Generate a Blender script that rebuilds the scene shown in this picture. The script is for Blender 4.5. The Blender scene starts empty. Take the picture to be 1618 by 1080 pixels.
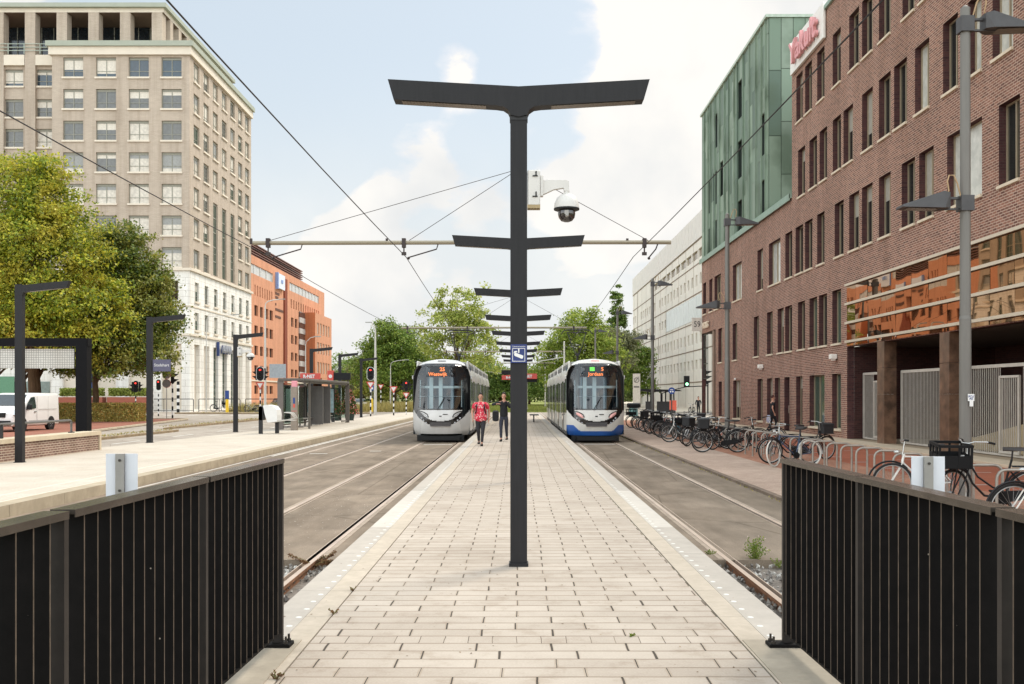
import bpy, math, random
import numpy as np
from mathutils import Vector, Matrix
random.seed(7)
R = math.radians
sc = bpy.context.scene
COL = sc.collection

# ---------------------------------------------------------------- camera
cam = bpy.data.cameras.new("camera"); camo = bpy.data.objects.new("camera", cam); COL.objects.link(camo)
camo.location = (0, 0, 1.97); camo.rotation_euler = (R(90), 0, 0)
cam.lens = 35.0; cam.sensor_width = 36.0; cam.shift_x = -9/1618; cam.shift_y = 84/1618
cam.clip_start = 0.1; cam.clip_end = 6000
sc.camera = camo
F = 1573.0
def gp(px, py, z=0.0):
    """ground point at height z seen at photo pixel (px,py)"""
    d = F*(1.97-z)/(py-624.0)
    return ((px-818.0)/F*d, d)

# ---------------------------------------------------------------- render / view
sc.render.engine = 'CYCLES'
sc.view_settings.view_transform = 'Standard'; sc.view_settings.look = 'None'
sc.view_settings.exposure = 0.66; sc.view_settings.gamma = 1.0
try:
    sc.cycles.max_bounces = 6; sc.cycles.diffuse_bounces = 3; sc.cycles.glossy_bounces = 3
    sc.cycles.transmission_bounces = 4; sc.cycles.transparent_max_bounces = 12
    sc.cycles.caustics_reflective = False; sc.cycles.caustics_refractive = False
except Exception: pass

# ---------------------------------------------------------------- sun
SUN_EL, SUN_AZ = 48, 42          # azimuth clockwise from +Y (ahead), towards +X (right)
sv = Vector((math.sin(R(SUN_AZ))*math.cos(R(SUN_EL)), math.cos(R(SUN_AZ))*math.cos(R(SUN_EL)), math.sin(R(SUN_EL))))
sl = bpy.data.lights.new("sun", 'SUN'); sl.energy = 2.1; sl.angle = R(22); sl.color = (1, .93, .82)
so = bpy.data.objects.new("sun", sl); COL.objects.link(so); so.rotation_euler = (-sv).to_track_quat('-Z', 'Y').to_euler()

# ---------------------------------------------------------------- world: physical sky with broken cloud
def world():
    w = bpy.data.worlds.new("World"); sc.world = w; w.use_nodes = True
    nt = w.node_tree; N = nt.nodes; L = nt.links; N.clear()
    def nd(t, **k):
        n = N.new(t)
        for a, b in k.items(): setattr(n, a, b)
        return n
    def math_(op, a, b=None, c=None, clamp=False):
        n = nd('ShaderNodeMath', operation=op, use_clamp=clamp)
        for i, v in enumerate((a, b, c)):
            if v is None: continue
            if isinstance(v, (int, float)): n.inputs[i].default_value = v
            else: L.new(v, n.inputs[i])
        return n.outputs[0]
    out = nd('ShaderNodeOutputWorld')
    sky = nd('ShaderNodeTexSky', sky_type='NISHITA'); sky.sun_disc = False
    sky.sun_elevation = R(SUN_EL); sky.sun_rotation = R(SUN_AZ); sky.air_density = 1.0; sky.dust_density = 2.0; sky.ozone_density = 1.0
    bgs = nd('ShaderNodeBackground'); L.new(sky.outputs[0], bgs.inputs[0]); bgs.inputs[1].default_value = 0.10
    tc = nd('ShaderNodeTexCoord')
    sep = nd('ShaderNodeSeparateXYZ'); L.new(tc.outputs['Generated'], sep.inputs[0])
    zz = math_('ADD', math_('MAXIMUM', sep.outputs[2], 0.0), 0.22)
    cmb = nd('ShaderNodeCombineXYZ')
    L.new(math_('DIVIDE', sep.outputs[0], zz), cmb.inputs[0]); L.new(math_('DIVIDE', sep.outputs[1], zz), cmb.inputs[1])
    def noise(scale, detail, rough, src=cmb.outputs[0], off=(0, 0, 0)):
        mp = nd('ShaderNodeMapping'); mp.inputs['Location'].default_value = off; L.new(src, mp.inputs[0])
        n = nd('ShaderNodeTexNoise'); n.inputs['Scale'].default_value = scale; n.inputs['Detail'].default_value = detail
        n.inputs['Roughness'].default_value = rough; L.new(mp.outputs[0], n.inputs['Vector']); return n.outputs[0]
    def warp(off, sz):
        mp = nd('ShaderNodeMapping'); mp.inputs['Location'].default_value = off; mp.inputs['Scale'].default_value = (1, 1, sz); L.new(tc.outputs['Generated'], mp.inputs[0]); return mp.outputs[0]
    n1 = noise(11.0, 10, .56, warp((3.1, 1.7, .4), 1.7))
    n0 = noise(4.2, 4, .5, warp((5.2, 2.2, .9), 2.2))
    acc = math_('ADD', math_('MULTIPLY', math_('SUBTRACT', n1, .5), 1.9), math_('MULTIPLY', math_('SUBTRACT', n0, .5), 1.1))
    def blob(acc, px, py, r0, r1, amp):
        c = Vector(((px-818)/F, 1, (624-py)/F)).normalized()
        vm = nd('ShaderNodeVectorMath', operation='DOT_PRODUCT'); L.new(tc.outputs['Generated'], vm.inputs[0]); vm.inputs[1].default_value = c
        mr = nd('ShaderNodeMapRange', interpolation_type='SMOOTHSTEP'); L.new(vm.outputs['Value'], mr.inputs[0])
        mr.inputs[1].default_value = math.cos(R(r1)); mr.inputs[2].default_value = math.cos(R(r0)); mr.inputs[3].default_value = 0; mr.inputs[4].default_value = amp
        return math_('ADD', acc, mr.outputs[0])
    for b in ((645, 265, .8, 3.4, .50), (580, 300, .3, 2.2, .3), (740, 305, .3, 2.4, .28), (1080, 70, 3.0, 9.0, .8), (1020, 280, 2.0, 6.5, .7), (1250, 90, 5, 11, .9), (930, 330, 1, 4, .45),
              (715, 100, .6, 2.0, .55), (140, -30, 2, 5, .5), (560, 400, 1, 5, .45), (500, 470, 1, 5, .4), (640, 480, 1, 5, .45),
              (450, 150, 3, 9, -.8), (850, 60, .5, 5.0, -.7), (250, 130, 3, 8, -.7), (590, 50, 2, 6, -.6), (900, 200, .3, 2.4, -.3), (420, 330, 1, 4, -.5), (660, 400, .8, 3.2, -.55), (780, 220, .5, 2.5, -.35), (500, 260, .6, 3.2, -.45)):
        acc = blob(acc, *b)
    # general haze towards the horizon adds cover
    hz = nd('ShaderNodeMapRange', interpolation_type='SMOOTHSTEP'); L.new(sep.outputs[2], hz.inputs[0])
    hz.inputs[1].default_value = .34; hz.inputs[2].default_value = 0.0; hz.inputs[3].default_value = 0; hz.inputs[4].default_value = .42
    cover = nd('ShaderNodeMapRange', interpolation_type='SMOOTHSTEP'); L.new(acc, cover.inputs[0])
    cover.inputs[1].default_value = -.06; cover.inputs[2].default_value = .34; cover.inputs[3].default_value = 0; cover.inputs[4].default_value = 1
    # thin veil everywhere + haze + clouds
    veil = math_('ADD', hz.outputs[0], .74)
    mask = math_('MAXIMUM', veil, cover.outputs[0], clamp=True)
    # cloud colour: sunlit white with soft grey undersides
    n2 = noise(7.0, 5, .5, tc.outputs['Generated'], (8.1, 4.7, 2.4))
    ramp = nd('ShaderNodeValToRGB'); L.new(n2, ramp.inputs[0])
    ramp.color_ramp.elements[0].position = .34; ramp.color_ramp.elements[0].color = (.84, .86, .87, 1)
    ramp.color_ramp.elements[1].position = .62; ramp.color_ramp.elements[1].color = (1.08, 1.05, 1.00, 1)
    veilc = nd('ShaderNodeRGB'); veilc.outputs[0].default_value = (.78, .87, .92, 1)
    mixc = nd('ShaderNodeMix', data_type='RGBA'); L.new(math_('MAXIMUM', cover.outputs[0], math_('MULTIPLY', hz.outputs[0], 2.0), clamp=True), mixc.inputs[0])
    L.new(veilc.outputs[0], mixc.inputs[6]); L.new(ramp.outputs[0], mixc.inputs[7])
    # unseen sky behind the camera brightened, added as fill for camera-facing faces
    fl = nd('ShaderNodeVectorMath', operation='DOT_PRODUCT'); L.new(tc.outputs['Generated'], fl.inputs[0]); fl.inputs[1].default_value = (-.25, -.97, 0)
    fr = nd('ShaderNodeMapRange', interpolation_type='SMOOTHSTEP'); L.new(fl.outputs['Value'], fr.inputs[0]); fr.inputs[1].default_value = -.75; fr.inputs[2].default_value = .45; fr.inputs[3].default_value = .61; fr.inputs[4].default_value = 1.75
    bgc = nd('ShaderNodeBackground'); L.new(mixc.outputs[2], bgc.inputs[0]); L.new(fr.outputs[0], bgc.inputs[1])
    mx = nd('ShaderNodeMixShader'); L.new(mask, mx.inputs[0]); L.new(bgs.outputs[0], mx.inputs[1]); L.new(bgc.outputs[0], mx.inputs[2])
    L.new(mx.outputs[0], out.inputs[0])
world()

# ---------------------------------------------------------------- materials
def lin(c):
    c = [v/255 for v in c]
    return tuple(v/12.92 if v <= .04045 else ((v+.055)/1.055)**2.4 for v in c)+(1,)
_M = {}
def nodes_of(name):
    m = bpy.data.materials.new(name); m.use_nodes = True
    return m, m.node_tree.nodes, m.node_tree.links, m.node_tree.nodes['Principled BSDF']
def mat(name, rgb, rough=.6, metal=0.0, var=.12, scale=6.0, bump=0.0, spec=.5, hue=0.0, stretch=None, dirt=0.0, coords='obj'):
    """principled with procedural tonal variation; rgb = sRGB base colour"""
    if name in _M: return _M[name]
    m, N, L, B = nodes_of(name)
    base = lin(rgb)
    if coords == 'obj':
        tc = N.new('ShaderNodeTexCoord'); src = tc.outputs['Object']
    else:
        ge = N.new('ShaderNodeNewGeometry'); src = ge.outputs['Position']
    mp = N.new('ShaderNodeMapping'); L.new(src, mp.inputs[0])
    if stretch: mp.inputs['Scale'].default_value = stretch
    n = N.new('ShaderNodeTexNoise'); n.inputs['Scale'].default_value = scale; n.inputs['Detail'].default_value = 6; n.inputs['Roughness'].default_value = .6
    L.new(mp.outputs[0], n.inputs['Vector'])
    r = N.new('ShaderNodeValToRGB'); L.new(n.outputs[0], r.inputs[0])
    lo = tuple(max(0, c*(1-var)) for c in base[:3]); hi = tuple(min(1, c*(1+var)) for c in base[:3])
    r.color_ramp.elements[0].position = .3; r.color_ramp.elements[0].color = lo+(1,)
    r.color_ramp.elements[1].position = .7; r.color_ramp.elements[1].color = hi+(1,)
    col = r.outputs[0]
    if dirt > 0:
        n2 = N.new('ShaderNodeTexNoise'); n2.inputs['Scale'].default_value = scale*.23; n2.inputs['Detail'].default_value = 9; n2.inputs['Roughness'].default_value = .7
        L.new(mp.outputs[0], n2.inputs['Vector'])
        r2 = N.new('ShaderNodeValToRGB'); L.new(n2.outputs[0], r2.inputs[0]); r2.color_ramp.elements[0].position = .42; r2.color_ramp.elements[1].position = .62
        r2.color_ramp.elements[0].color = (1-dirt, 1-dirt, 1-dirt*1.05, 1); r2.color_ramp.elements[1].color = (1, 1, 1, 1)
        mx = N.new('ShaderNodeMix'); mx.data_type = 'RGBA'; mx.blend_type = 'MULTIPLY'; mx.inputs[0].default_value = 1
        L.new(col, mx.inputs[6]); L.new(r2.outputs[0], mx.inputs[7]); col = mx.outputs[2]
    L.new(col, B.inputs['Base Color'])
    B.inputs['Roughness'].default_value = rough; B.inputs['Metallic'].default_value = metal
    B.inputs['Specular IOR Level'].default_value = spec
    if bump > 0:
        b = N.new('ShaderNodeBump'); b.inputs['Strength'].default_value = bump; b.inputs['Distance'].default_value = .02
        L.new(n.outputs[0], b.inputs['Height']); L.new(b.outputs[0], B.inputs['Normal'])
    _M[name] = m
    return m
def emis(name, rgb, s):
    if name in _M: return _M[name]
    m, N, L, B = nodes_of(name)
    B.inputs['Base Color'].default_value = lin(rgb); B.inputs['Emission Color'].default_value = lin(rgb); B.inputs['Emission Strength'].default_value = s
    _M[name] = m; return m
def glass_dark(name, rgb, rough=.04, spec=1.0, wav=.0, wscale=1.0, metal=0.0, var=.2):
    """opaque reflective window glass, optionally with the ripple of float panes"""
    if name in _M: return _M[name]
    m = mat(name, rgb, rough, metal, var, 3.0, 0, spec)
    if wav > 0:
        N = m.node_tree.nodes; L = m.node_tree.links; B = N['Principled BSDF']
        ge = N.new('ShaderNodeNewGeometry'); n = N.new('ShaderNodeTexNoise'); n.inputs['Scale'].default_value = wscale; n.inputs['Detail'].default_value = 1
        L.new(ge.outputs['Position'], n.inputs['Vector'])
        b = N.new('ShaderNodeBump'); b.inputs['Strength'].default_value = wav; b.inputs['Distance'].default_value = .05
        L.new(n.outputs[0], b.inputs['Height']); L.new(b.outputs[0], B.inputs['Normal'])
    return m
def clear_glass(name, tint=(235, 245, 240), alpha=.25):
    if name in _M: return _M[name]
    m, N, L, B = nodes_of(name)
    out = N['Material Output']
    tr = N.new('ShaderNodeBsdfTransparent'); tr.inputs[0].default_value = lin(tint)
    gl = N.new('ShaderNodeBsdfGlossy'); gl.inputs['Roughness'].default_value = .03
    fr = N.new('ShaderNodeFresnel'); fr.inputs[0].default_value = 1.5
    ad = N.new('ShaderNodeMath'); ad.operation = 'ADD'; ad.use_clamp = True; ad.inputs[1].default_value = alpha; L.new(fr.outputs[0], ad.inputs[0])
    mx = N.new('ShaderNodeMixShader'); L.new(ad.outputs[0], mx.inputs[0]); L.new(tr.outputs[0], mx.inputs[1]); L.new(gl.outputs[0], mx.inputs[2])
    L.new(mx.outputs[0], out.inputs[0]); _M[name] = m; return m
def brickmat(name, c1, c2, cm, bw=.22, bh=.0725, mo=.011, rough=.85, uv='wall', bump=.25, off=.5, big=.10, blend=0.0, mdark=None):
    """running-bond masonry / paving in world space. uv 'wall': (x+y, z); 'floor': (x, y)"""
    if name in _M: return _M[name]
    m, N, L, B = nodes_of(name)
    ge = N.new('ShaderNodeNewGeometry'); sp = N.new('ShaderNodeSeparateXYZ'); L.new(ge.outputs['Position'], sp.inputs[0])
    cb = N.new('ShaderNodeCombineXYZ')
    if uv == 'wall':
        ad = N.new('ShaderNodeMath'); ad.operation = 'ADD'; L.new(sp.outputs[0], ad.inputs[0]); L.new(sp.outputs[1], ad.inputs[1]); L.new(ad.outputs[0], cb.inputs[0]); L.new(sp.outputs[2], cb.inputs[1])
    elif uv == 'floory':
        L.new(sp.outputs[1], cb.inputs[0]); L.new(sp.outputs[0], cb.inputs[1])
    else:
        L.new(sp.outputs[0], cb.inputs[0]); L.new(sp.outputs[1], cb.inputs[1])
    bt = N.new('ShaderNodeTexBrick'); L.new(cb.outputs[0], bt.inputs['Vector']); bt.offset = off
    bt.inputs['Scale'].default_value = 1; bt.inputs['Brick Width'].default_value = bw; bt.inputs['Row Height'].default_value = bh
    bt.inputs['Mortar Size'].default_value = mo; bt.inputs['Mortar Smooth'].default_value = .1; bt.inputs['Bias'].default_value = blend
    bt.inputs['Color1'].default_value = lin(c1); bt.inputs['Color2'].default_value = lin(c2); bt.inputs['Mortar'].default_value = lin(cm)
    n = N.new('ShaderNodeTexNoise'); n.inputs['Scale'].default_value = .35; n.inputs['Detail'].default_value = 8; n.inputs['Roughness'].default_value = .65; L.new(ge.outputs['Position'], n.inputs['Vector'])
    r = N.new('ShaderNodeValToRGB'); L.new(n.outputs[0], r.inputs[0]); r.color_ramp.elements[0].position = .35; r.color_ramp.elements[1].position = .65
    r.color_ramp.elements[0].color = (1-big, 1-big*1.1, 1-big*1.2, 1); r.color_ramp.elements[1].color = (1+big, 1+big, 1+big, 1)
    mx = N.new('ShaderNodeMix'); mx.data_type = 'RGBA'; mx.blend_type = 'MULTIPLY'; mx.inputs[0].default_value = 1
    L.new(bt.outputs[0], mx.inputs[6]); L.new(r.outputs[0], mx.inputs[7])
    n3 = N.new('ShaderNodeTexNoise'); n3.inputs['Scale'].default_value = 30; n3.inputs['Detail'].default_value = 3; L.new(ge.outputs['Position'], n3.inputs['Vector'])
    r3 = N.new('ShaderNodeValToRGB'); L.new(n3.outputs[0], r3.inputs[0]); r3.color_ramp.elements[0].position = .3; r3.color_ramp.elements[1].position = .7
    r3.color_ramp.elements[0].color = (.86, .86, .86, 1); r3.color_ramp.elements[1].color = (1.1, 1.1, 1.1, 1)
    m2 = N.new('ShaderNodeMix'); m2.data_type = 'RGBA'; m2.blend_type = 'MULTIPLY'; m2.inputs[0].default_value = 1
    L.new(mx.outputs[2], m2.inputs[6]); L.new(r3.outputs[0], m2.inputs[7])
    fin = m2.outputs[2]
    if uv == 'wall':
        mp4 = N.new('ShaderNodeMapping'); mp4.inputs['Scale'].default_value = (1.4, 1.4, .10); L.new(ge.outputs['Position'], mp4.inputs[0])
        n4 = N.new('ShaderNodeTexNoise'); n4.inputs['Scale'].default_value = 1.0; n4.inputs['Detail'].default_value = 6; n4.inputs['Roughness'].default_value = .6; L.new(mp4.outputs[0], n4.inputs['Vector'])
        r4 = N.new('ShaderNodeValToRGB'); L.new(n4.outputs[0], r4.inputs[0]); r4.color_ramp.elements[0].position = .34; r4.color_ramp.elements[1].position = .56; r4.color_ramp.elements[0].color = (.84, .82, .80, 1); r4.color_ramp.elements[1].color = (1, 1, 1, 1)
        m5 = N.new('ShaderNodeMix'); m5.data_type = 'RGBA'; m5.blend_type = 'MULTIPLY'; m5.inputs[0].default_value = 1; L.new(fin, m5.inputs[6]); L.new(r4.outputs[0], m5.inputs[7]); fin = m5.outputs[2]
    L.new(fin, B.inputs['Base Color']); B.inputs['Roughness'].default_value = rough; B.inputs['Specular IOR Level'].default_value = .3
    if bump > 0:
        b = N.new('ShaderNodeBump'); b.inputs['Strength'].default_value = bump; b.inputs['Distance'].default_value = .01; b.invert = True
        L.new(bt.outputs['Fac'], b.inputs['Height']); L.new(b.outputs[0], B.inputs['Normal'])
    _M[name] = m; return m

# ---------------------------------------------------------------- mesh helpers
class MB:
    def __init__(s): s.v = []; s.f = []; s.m = []; s.mi = 0
    def add(s, vs, fs):
        o = len(s.v); s.v += [tuple(p) for p in vs]; s.f += [tuple(i+o for i in f) for f in fs]; s.m += [s.mi]*len(fs); return s
    def box(s, x0, x1, y0, y1, z0, z1, bev=0):
        if x0 > x1: x0, x1 = x1, x0
        if y0 > y1: y0, y1 = y1, y0
        if bev > 0:   # chamfered along vertical edges and top
            b = bev
            P = [(x0+b, y0), (x1-b, y0), (x1, y0+b), (x1, y1-b), (x1-b, y1), (x0+b, y1), (x0, y1-b), (x0, y0+b)]
            Q = [(x0+b, y0+b), (x1-b, y0+b), (x1-b, y0+b), (x1-b, y1-b), (x1-b, y1-b), (x0+b, y1-b), (x0+b, y1-b), (x0+b, y0+b)]
            vs = [(x, y, z0) for x, y in P]+[(x, y, z1-b) for x, y in P]+[(x, y, z1) for x, y in Q]
            fs = [tuple(range(7, -1, -1)), (16, 17, 19, 21)]
            fs = [tuple(range(7, -1, -1))]
            for i in range(8):
                j = (i+1) % 8; fs.append((i, j, 8+j, 8+i)); fs.append((8+i, 8+j, 16+j, 16+i))
            fs.append((16, 17, 19, 21))
            return s.add(vs, fs)
        vs = [(x0, y0, z0), (x1, y0, z0), (x1, y1, z0), (x0, y1, z0), (x0, y0, z1), (x1, y0, z1), (x1, y1, z1), (x0, y1, z1)]
        return s.add(vs, [(0, 3, 2, 1), (4, 5, 6, 7), (0, 1, 5, 4), (1, 2, 6, 5), (2, 3, 7, 6), (3, 0, 4, 7)])
    def cyl(s, p0, p1, r0, r1=None, n=10, caps=True):
        r1 = r0 if r1 is None else r1
        p0 = Vector(p0); p1 = Vector(p1); d = (p1-p0).normalized()
        a = d.orthogonal().normalized(); b = d.cross(a)
        vs = []
        for p, r in ((p0, r0), (p1, r1)):
            for i in range(n):
                t = 2*math.pi*i/n; vs.append(p+a*(r*math.cos(t))+b*(r*math.sin(t)))
        fs = [(i, (i+1) % n, n+(i+1) % n, n+i) for i in range(n)]
        if caps: fs += [tuple(range(n-1, -1, -1)), tuple(range(n, 2*n))]
        return s.add(vs, fs)
    def tube(s, pts, r, n=8, closed=False, caps=True):
        pts = [Vector(p) for p in pts]; k = len(pts); vs = []; fs = []
        rs = r if isinstance(r, (list, tuple)) else [r]*k
        up = None
        for i, p in enumerate(pts):
            if closed: d = pts[(i+1) % k]-pts[i-1]
            else: d = pts[min(i+1, k-1)]-pts[max(i-1, 0)]
            d.normalize()
            if up is None: up = d.orthogonal().normalized()
            up = (up-d*up.dot(d))
            if up.length < 1e-5: up = d.orthogonal()
            up.normalize(); b = d.cross(up)
            for j in range(n):
                t = 2*math.pi*j/n; vs.append(p+up*(rs[i]*math.cos(t))+b*(rs[i]*math.sin(t)))
        m = k if closed else k-1
        for i in range(m):
            o = i*n; q = ((i+1) % k)*n
            if closed and i == k-1:   # align seam
                best = min(range(n), key=lambda h: (Vector(vs[o])-Vector(vs[q+h])).length)
            else: best = 0
            for j in range(n): fs.append((o+j, o+(j+1) % n, q+(j+1+best) % n, q+(j+best) % n))
        if not closed and caps: fs += [tuple(range(n-1, -1, -1)), tuple(range((k-1)*n, k*n))]
        return s.add(vs, fs)
    def lathe(s, prof, c=(0, 0, 0), n=16, axis='z'):
        vs = []; fs = []; k = len(prof)
        for r, h in prof:
            for j in range(n):
                t = 2*math.pi*j/n; a, b = r*math.cos(t), r*math.sin(t)
                p = (a, b, h) if axis == 'z' else ((a, h, b) if axis == 'y' else (h, a, b))
                vs.append((c[0]+p[0], c[1]+p[1], c[2]+p[2]))
        for i in range(k-1):
            for j in range(n): fs.append((i*n+j, i*n+(j+1) % n, (i+1)*n+(j+1) % n, (i+1)*n+j))
        if prof[0][0] > 1e-4: fs.append(tuple(range(n-1, -1, -1)))
        if prof[-1][0] > 1e-4: fs.append(tuple(range((k-1)*n, k*n)))
        return s.add(vs, fs)
    def prism(s, poly, a, b, plane='xz'):
        """2-D polygon extruded from a to b along the third axis"""
        n = len(poly)
        def pt(p, t): return (p[0], t, p[1]) if plane == 'xz' else ((t, p[0], p[1]) if plane == 'yz' else (p[0], p[1], t))
        vs = [pt(p, a) for p in poly]+[pt(p, b) for p in poly]
        fs = [tuple(range(n)), tuple(range(2*n-1, n-1, -1))]+[(i, n+i, n+(i+1) % n, (i+1) % n) for i in range(n)]
        return s.add(vs, fs)
    def quad(s, *p): return s.add(p, [tuple(range(len(p)))])
    def ball(s, c, r, n=10, sq=(1, 1, 1)):
        vs = []; fs = []; k = n//2+1
        for i in range(k+1):
            ph = math.pi*i/k
            for j in range(n):
                t = 2*math.pi*j/n
                vs.append((c[0]+r*sq[0]*math.sin(ph)*math.cos(t), c[1]+r*sq[1]*math.sin(ph)*math.sin(t), c[2]+r*sq[2]*math.cos(ph)))
        for i in range(k):
            for j in range(n): fs.append((i*n+j, (i+1)*n+j, (i+1)*n+(j+1) % n, i*n+(j+1) % n))
        return s.add(vs, fs)
    def loft(s, loops, caps=True, closed=True):
        n = len(loops[0]); vs = [p for l in loops for p in l]; fs = []
        for i in range(len(loops)-1):
            for j in range(n if closed else n-1): fs.append((i*n+j, i*n+(j+1) % n, (i+1)*n+(j+1) % n, (i+1)*n+j))
        if caps: fs += [tuple(range(n-1, -1, -1)), tuple(range((len(loops)-1)*n, len(loops)*n))]
        return s.add(vs, fs)
    def mesh(s, name, mats, off=None, smooth=None, fix=True):
        me = bpy.data.meshes.new(name)
        v = s.v if off is None else [(p[0]-off[0], p[1]-off[1], p[2]-off[2]) for p in s.v]
        me.from_pydata([tuple(p) for p in v], [], s.f)
        if not isinstance(mats, (list, tuple)): mats = [mats]
        for m in mats: me.materials.append(m)
        if len(mats) > 1: me.polygons.foreach_set('material_index', s.m)
        me.update()
        if smooth:
            me.polygons.foreach_set('use_smooth', [True]*len(me.polygons)); me.set_sharp_from_angle(angle=R(smooth))
        return me
    def build(s, name, mats, parent=None, off=None, smooth=35, loc=None, rot=None, **tagk):
        o = bpy.data.objects.new(name, s.mesh(name, mats, off, smooth)); COL.objects.link(o)
        if parent is not None: o.parent = parent
        if loc is not None: o.location = loc
        if rot is not None: o.rotation_euler = rot
        if tagk: tag(o, **tagk)
        return o
def tag(o, label=None, cat=None, group=None, kind=None):
    if label: o['label'] = label
    if cat: o['category'] = cat
    if group: o['group'] = group
    if kind: o['kind'] = kind
    return o
def thing(name, label, cat, loc=(0, 0, 0), rz=0, group=None):
    o = bpy.data.objects.new(name, None); COL.objects.link(o); o.location = loc; o.rotation_euler = (0, 0, rz); o.empty_display_size = .2
    return tag(o, label, cat, group)
def copy_tree(o, parent=None):
    c = o.copy(); COL.objects.link(c)
    if parent is not None: c.parent = parent
    for ch in list(o.children): copy_tree(ch, c)
    return c
def dup(o, loc, rz, label, group=None):
    c = copy_tree(o); c.location = loc; c.rotation_euler = (0, 0, rz); c['label'] = label
    if group: c['group'] = group
    return c
def struct(name, mb, m, smooth=None, off=None): return mb.build(name, m, smooth=smooth, kind='structure')
ORD = ['', 'nearest', 'second', 'third', 'fourth', 'fifth', 'sixth', 'seventh', 'eighth', 'ninth', 'tenth', 'eleventh', 'twelfth', 'thirteenth', 'fourteenth', 'fifteenth', 'sixteenth', 'seventeenth', 'eighteenth', 'nineteenth', 'twentieth']
def ordn(i):
    if i <= 20: return ORD[i]
    return 'twenty-'+['', 'first', 'second', 'third', 'fourth', 'fifth', 'sixth', 'seventh', 'eighth', 'ninth'][i-20] if i < 30 else 'thirty-'+['', 'first', 'second', 'third', 'fourth', 'fifth', 'sixth', 'seventh', 'eighth', 'ninth'][i-30] if i > 30 else 'thirtieth'
def text(name, body, size, m, parent, loc, rot, extrude=.002, align='CENTER', sx=1.0, bold=0.0):
    cu = bpy.data.curves.new(name, 'FONT'); cu.body = body; cu.size = size; cu.extrude = extrude; cu.align_x = align; cu.align_y = 'CENTER'; cu.offset = bold; cu.resolution_u = 3
    t = bpy.data.objects.new(name, cu); COL.objects.link(t)
    dg = bpy.context.evaluated_depsgraph_get(); dg.update()
    me = bpy.data.meshes.new_from_object(t.evaluated_get(dg)); me.name = name
    bpy.data.objects.remove(t); bpy.data.curves.remove(cu)
    me.materials.clear(); me.materials.append(m)
    o = bpy.data.objects.new(name, me); COL.objects.link(o); o.parent = parent; o.location = loc; o.rotation_euler = rot; o.scale = (sx, 1, 1)
    return o
FRONT = (R(90), 0, 0)             # text readable from -Y (the camera side)
def facade(mb, axis, plane, u0, u1, z0, z1, holes, depth, reveal=0):
    """wall sheet with real openings and reveals; depth is signed (direction into the building)"""
    us = sorted({u0, u1, *[h[0] for h in holes], *[h[1] for h in holes]}); zs = sorted({z0, z1, *[h[2] for h in holes], *[h[3] for h in holes]})
    us = [u for u in us if u0-1e-6 <= u <= u1+1e-6]; zs = [z for z in zs if z0-1e-6 <= z <= z1+1e-6]
    P = (lambda u, z, d=0: (plane+d, u, z)) if axis == 'x' else (lambda u, z, d=0: (u, plane+d, z))
    for j in range(len(zs)-1):
        zc = (zs[j]+zs[j+1])/2; row = [h for h in holes if h[2] < zc < h[3]]
        st = None
        for i in range(len(us)-1):
            uc = (us[i]+us[i+1])/2; hole = any(h[0] < uc < h[1] for h in row)
            if not hole and st is None: st = us[i]
            if st is not None and (hole or i == len(us)-2):
                e = us[i] if hole else us[i+1]
                mb.quad(P(st, zs[j]), P(e, zs[j]), P(e, zs[j+1]), P(st, zs[j+1])); st = None
    for (a, b, c, d) in holes:
        keep = mb.mi; mb.mi = reveal
        mb.quad(P(a, c), P(a, d), P(a, d, depth), P(a, c, depth)); mb.quad(P(b, c), P(b, c, depth), P(b, d, depth), P(b, d))
        mb.quad(P(a, d), P(b, d), P(b, d, depth), P(a, d, depth)); mb.quad(P(a, c), P(a, c, depth), P(b, c, depth), P(b, c))
        mb.mi = keep
# ================================================================ GROUND, TRACKS, PLATFORMS
asph = mat('asphalt_track', (139, 125, 110), .9, 0, .20, 2.2, .5, .2, dirt=.25, coords='w', stretch=(1.0, .35, 1))
def weather_asphalt(m):
    """tyre and oil streaks along the track, patches, fine grain and hairline cracks"""
    N = m.node_tree.nodes; L = m.node_tree.links; B = N['Principled BSDF']; col = B.inputs['Base Color'].links[0].from_socket; ge = N.new('ShaderNodeNewGeometry')
    def layer(col, scale, stretch, lo, p0, p1, kind='noise', hi=(1, 1, 1)):
        mp = N.new('ShaderNodeMapping'); mp.inputs['Scale'].default_value = stretch; L.new(ge.outputs['Position'], mp.inputs[0])
        if kind == 'noise': n = N.new('ShaderNodeTexNoise'); n.inputs['Detail'].default_value = 7; n.inputs['Roughness'].default_value = .62; o = n.outputs[0]
        else: n = N.new('ShaderNodeTexVoronoi'); n.feature = 'DISTANCE_TO_EDGE'; o = n.outputs['Distance']
        n.inputs['Scale'].default_value = scale; L.new(mp.outputs[0], n.inputs['Vector'])
        r = N.new('ShaderNodeValToRGB'); L.new(o, r.inputs[0]); r.color_ramp.elements[0].position = p0; r.color_ramp.elements[1].position = p1; r.color_ramp.elements[0].color = lo+(1,); r.color_ramp.elements[1].color = hi+(1,)
        x = N.new('ShaderNodeMix'); x.data_type = 'RGBA'; x.blend_type = 'MULTIPLY'; x.inputs[0].default_value = 1; L.new(col, x.inputs[6]); L.new(r.outputs[0], x.inputs[7]); return x.outputs[2]
    col = layer(col, 1.0, (2.6, .09, 1), (.86, .85, .84), .38, .62)
    col = layer(col, .5, (1, .6, 1), (.92, .91, .90), .46, .52, hi=(1.06, 1.06, 1.06))
    col = layer(col, 60, (1, 1, 1), (.80, .80, .80), .35, .65, hi=(1.15, 1.14, 1.12))
    col = layer(col, .33, (1, .7, 1), (.62, .60, .58), .0, .006, 'v')
    L.new(col, B.inputs['Base Color'])
weather_asphalt(asph)
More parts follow.
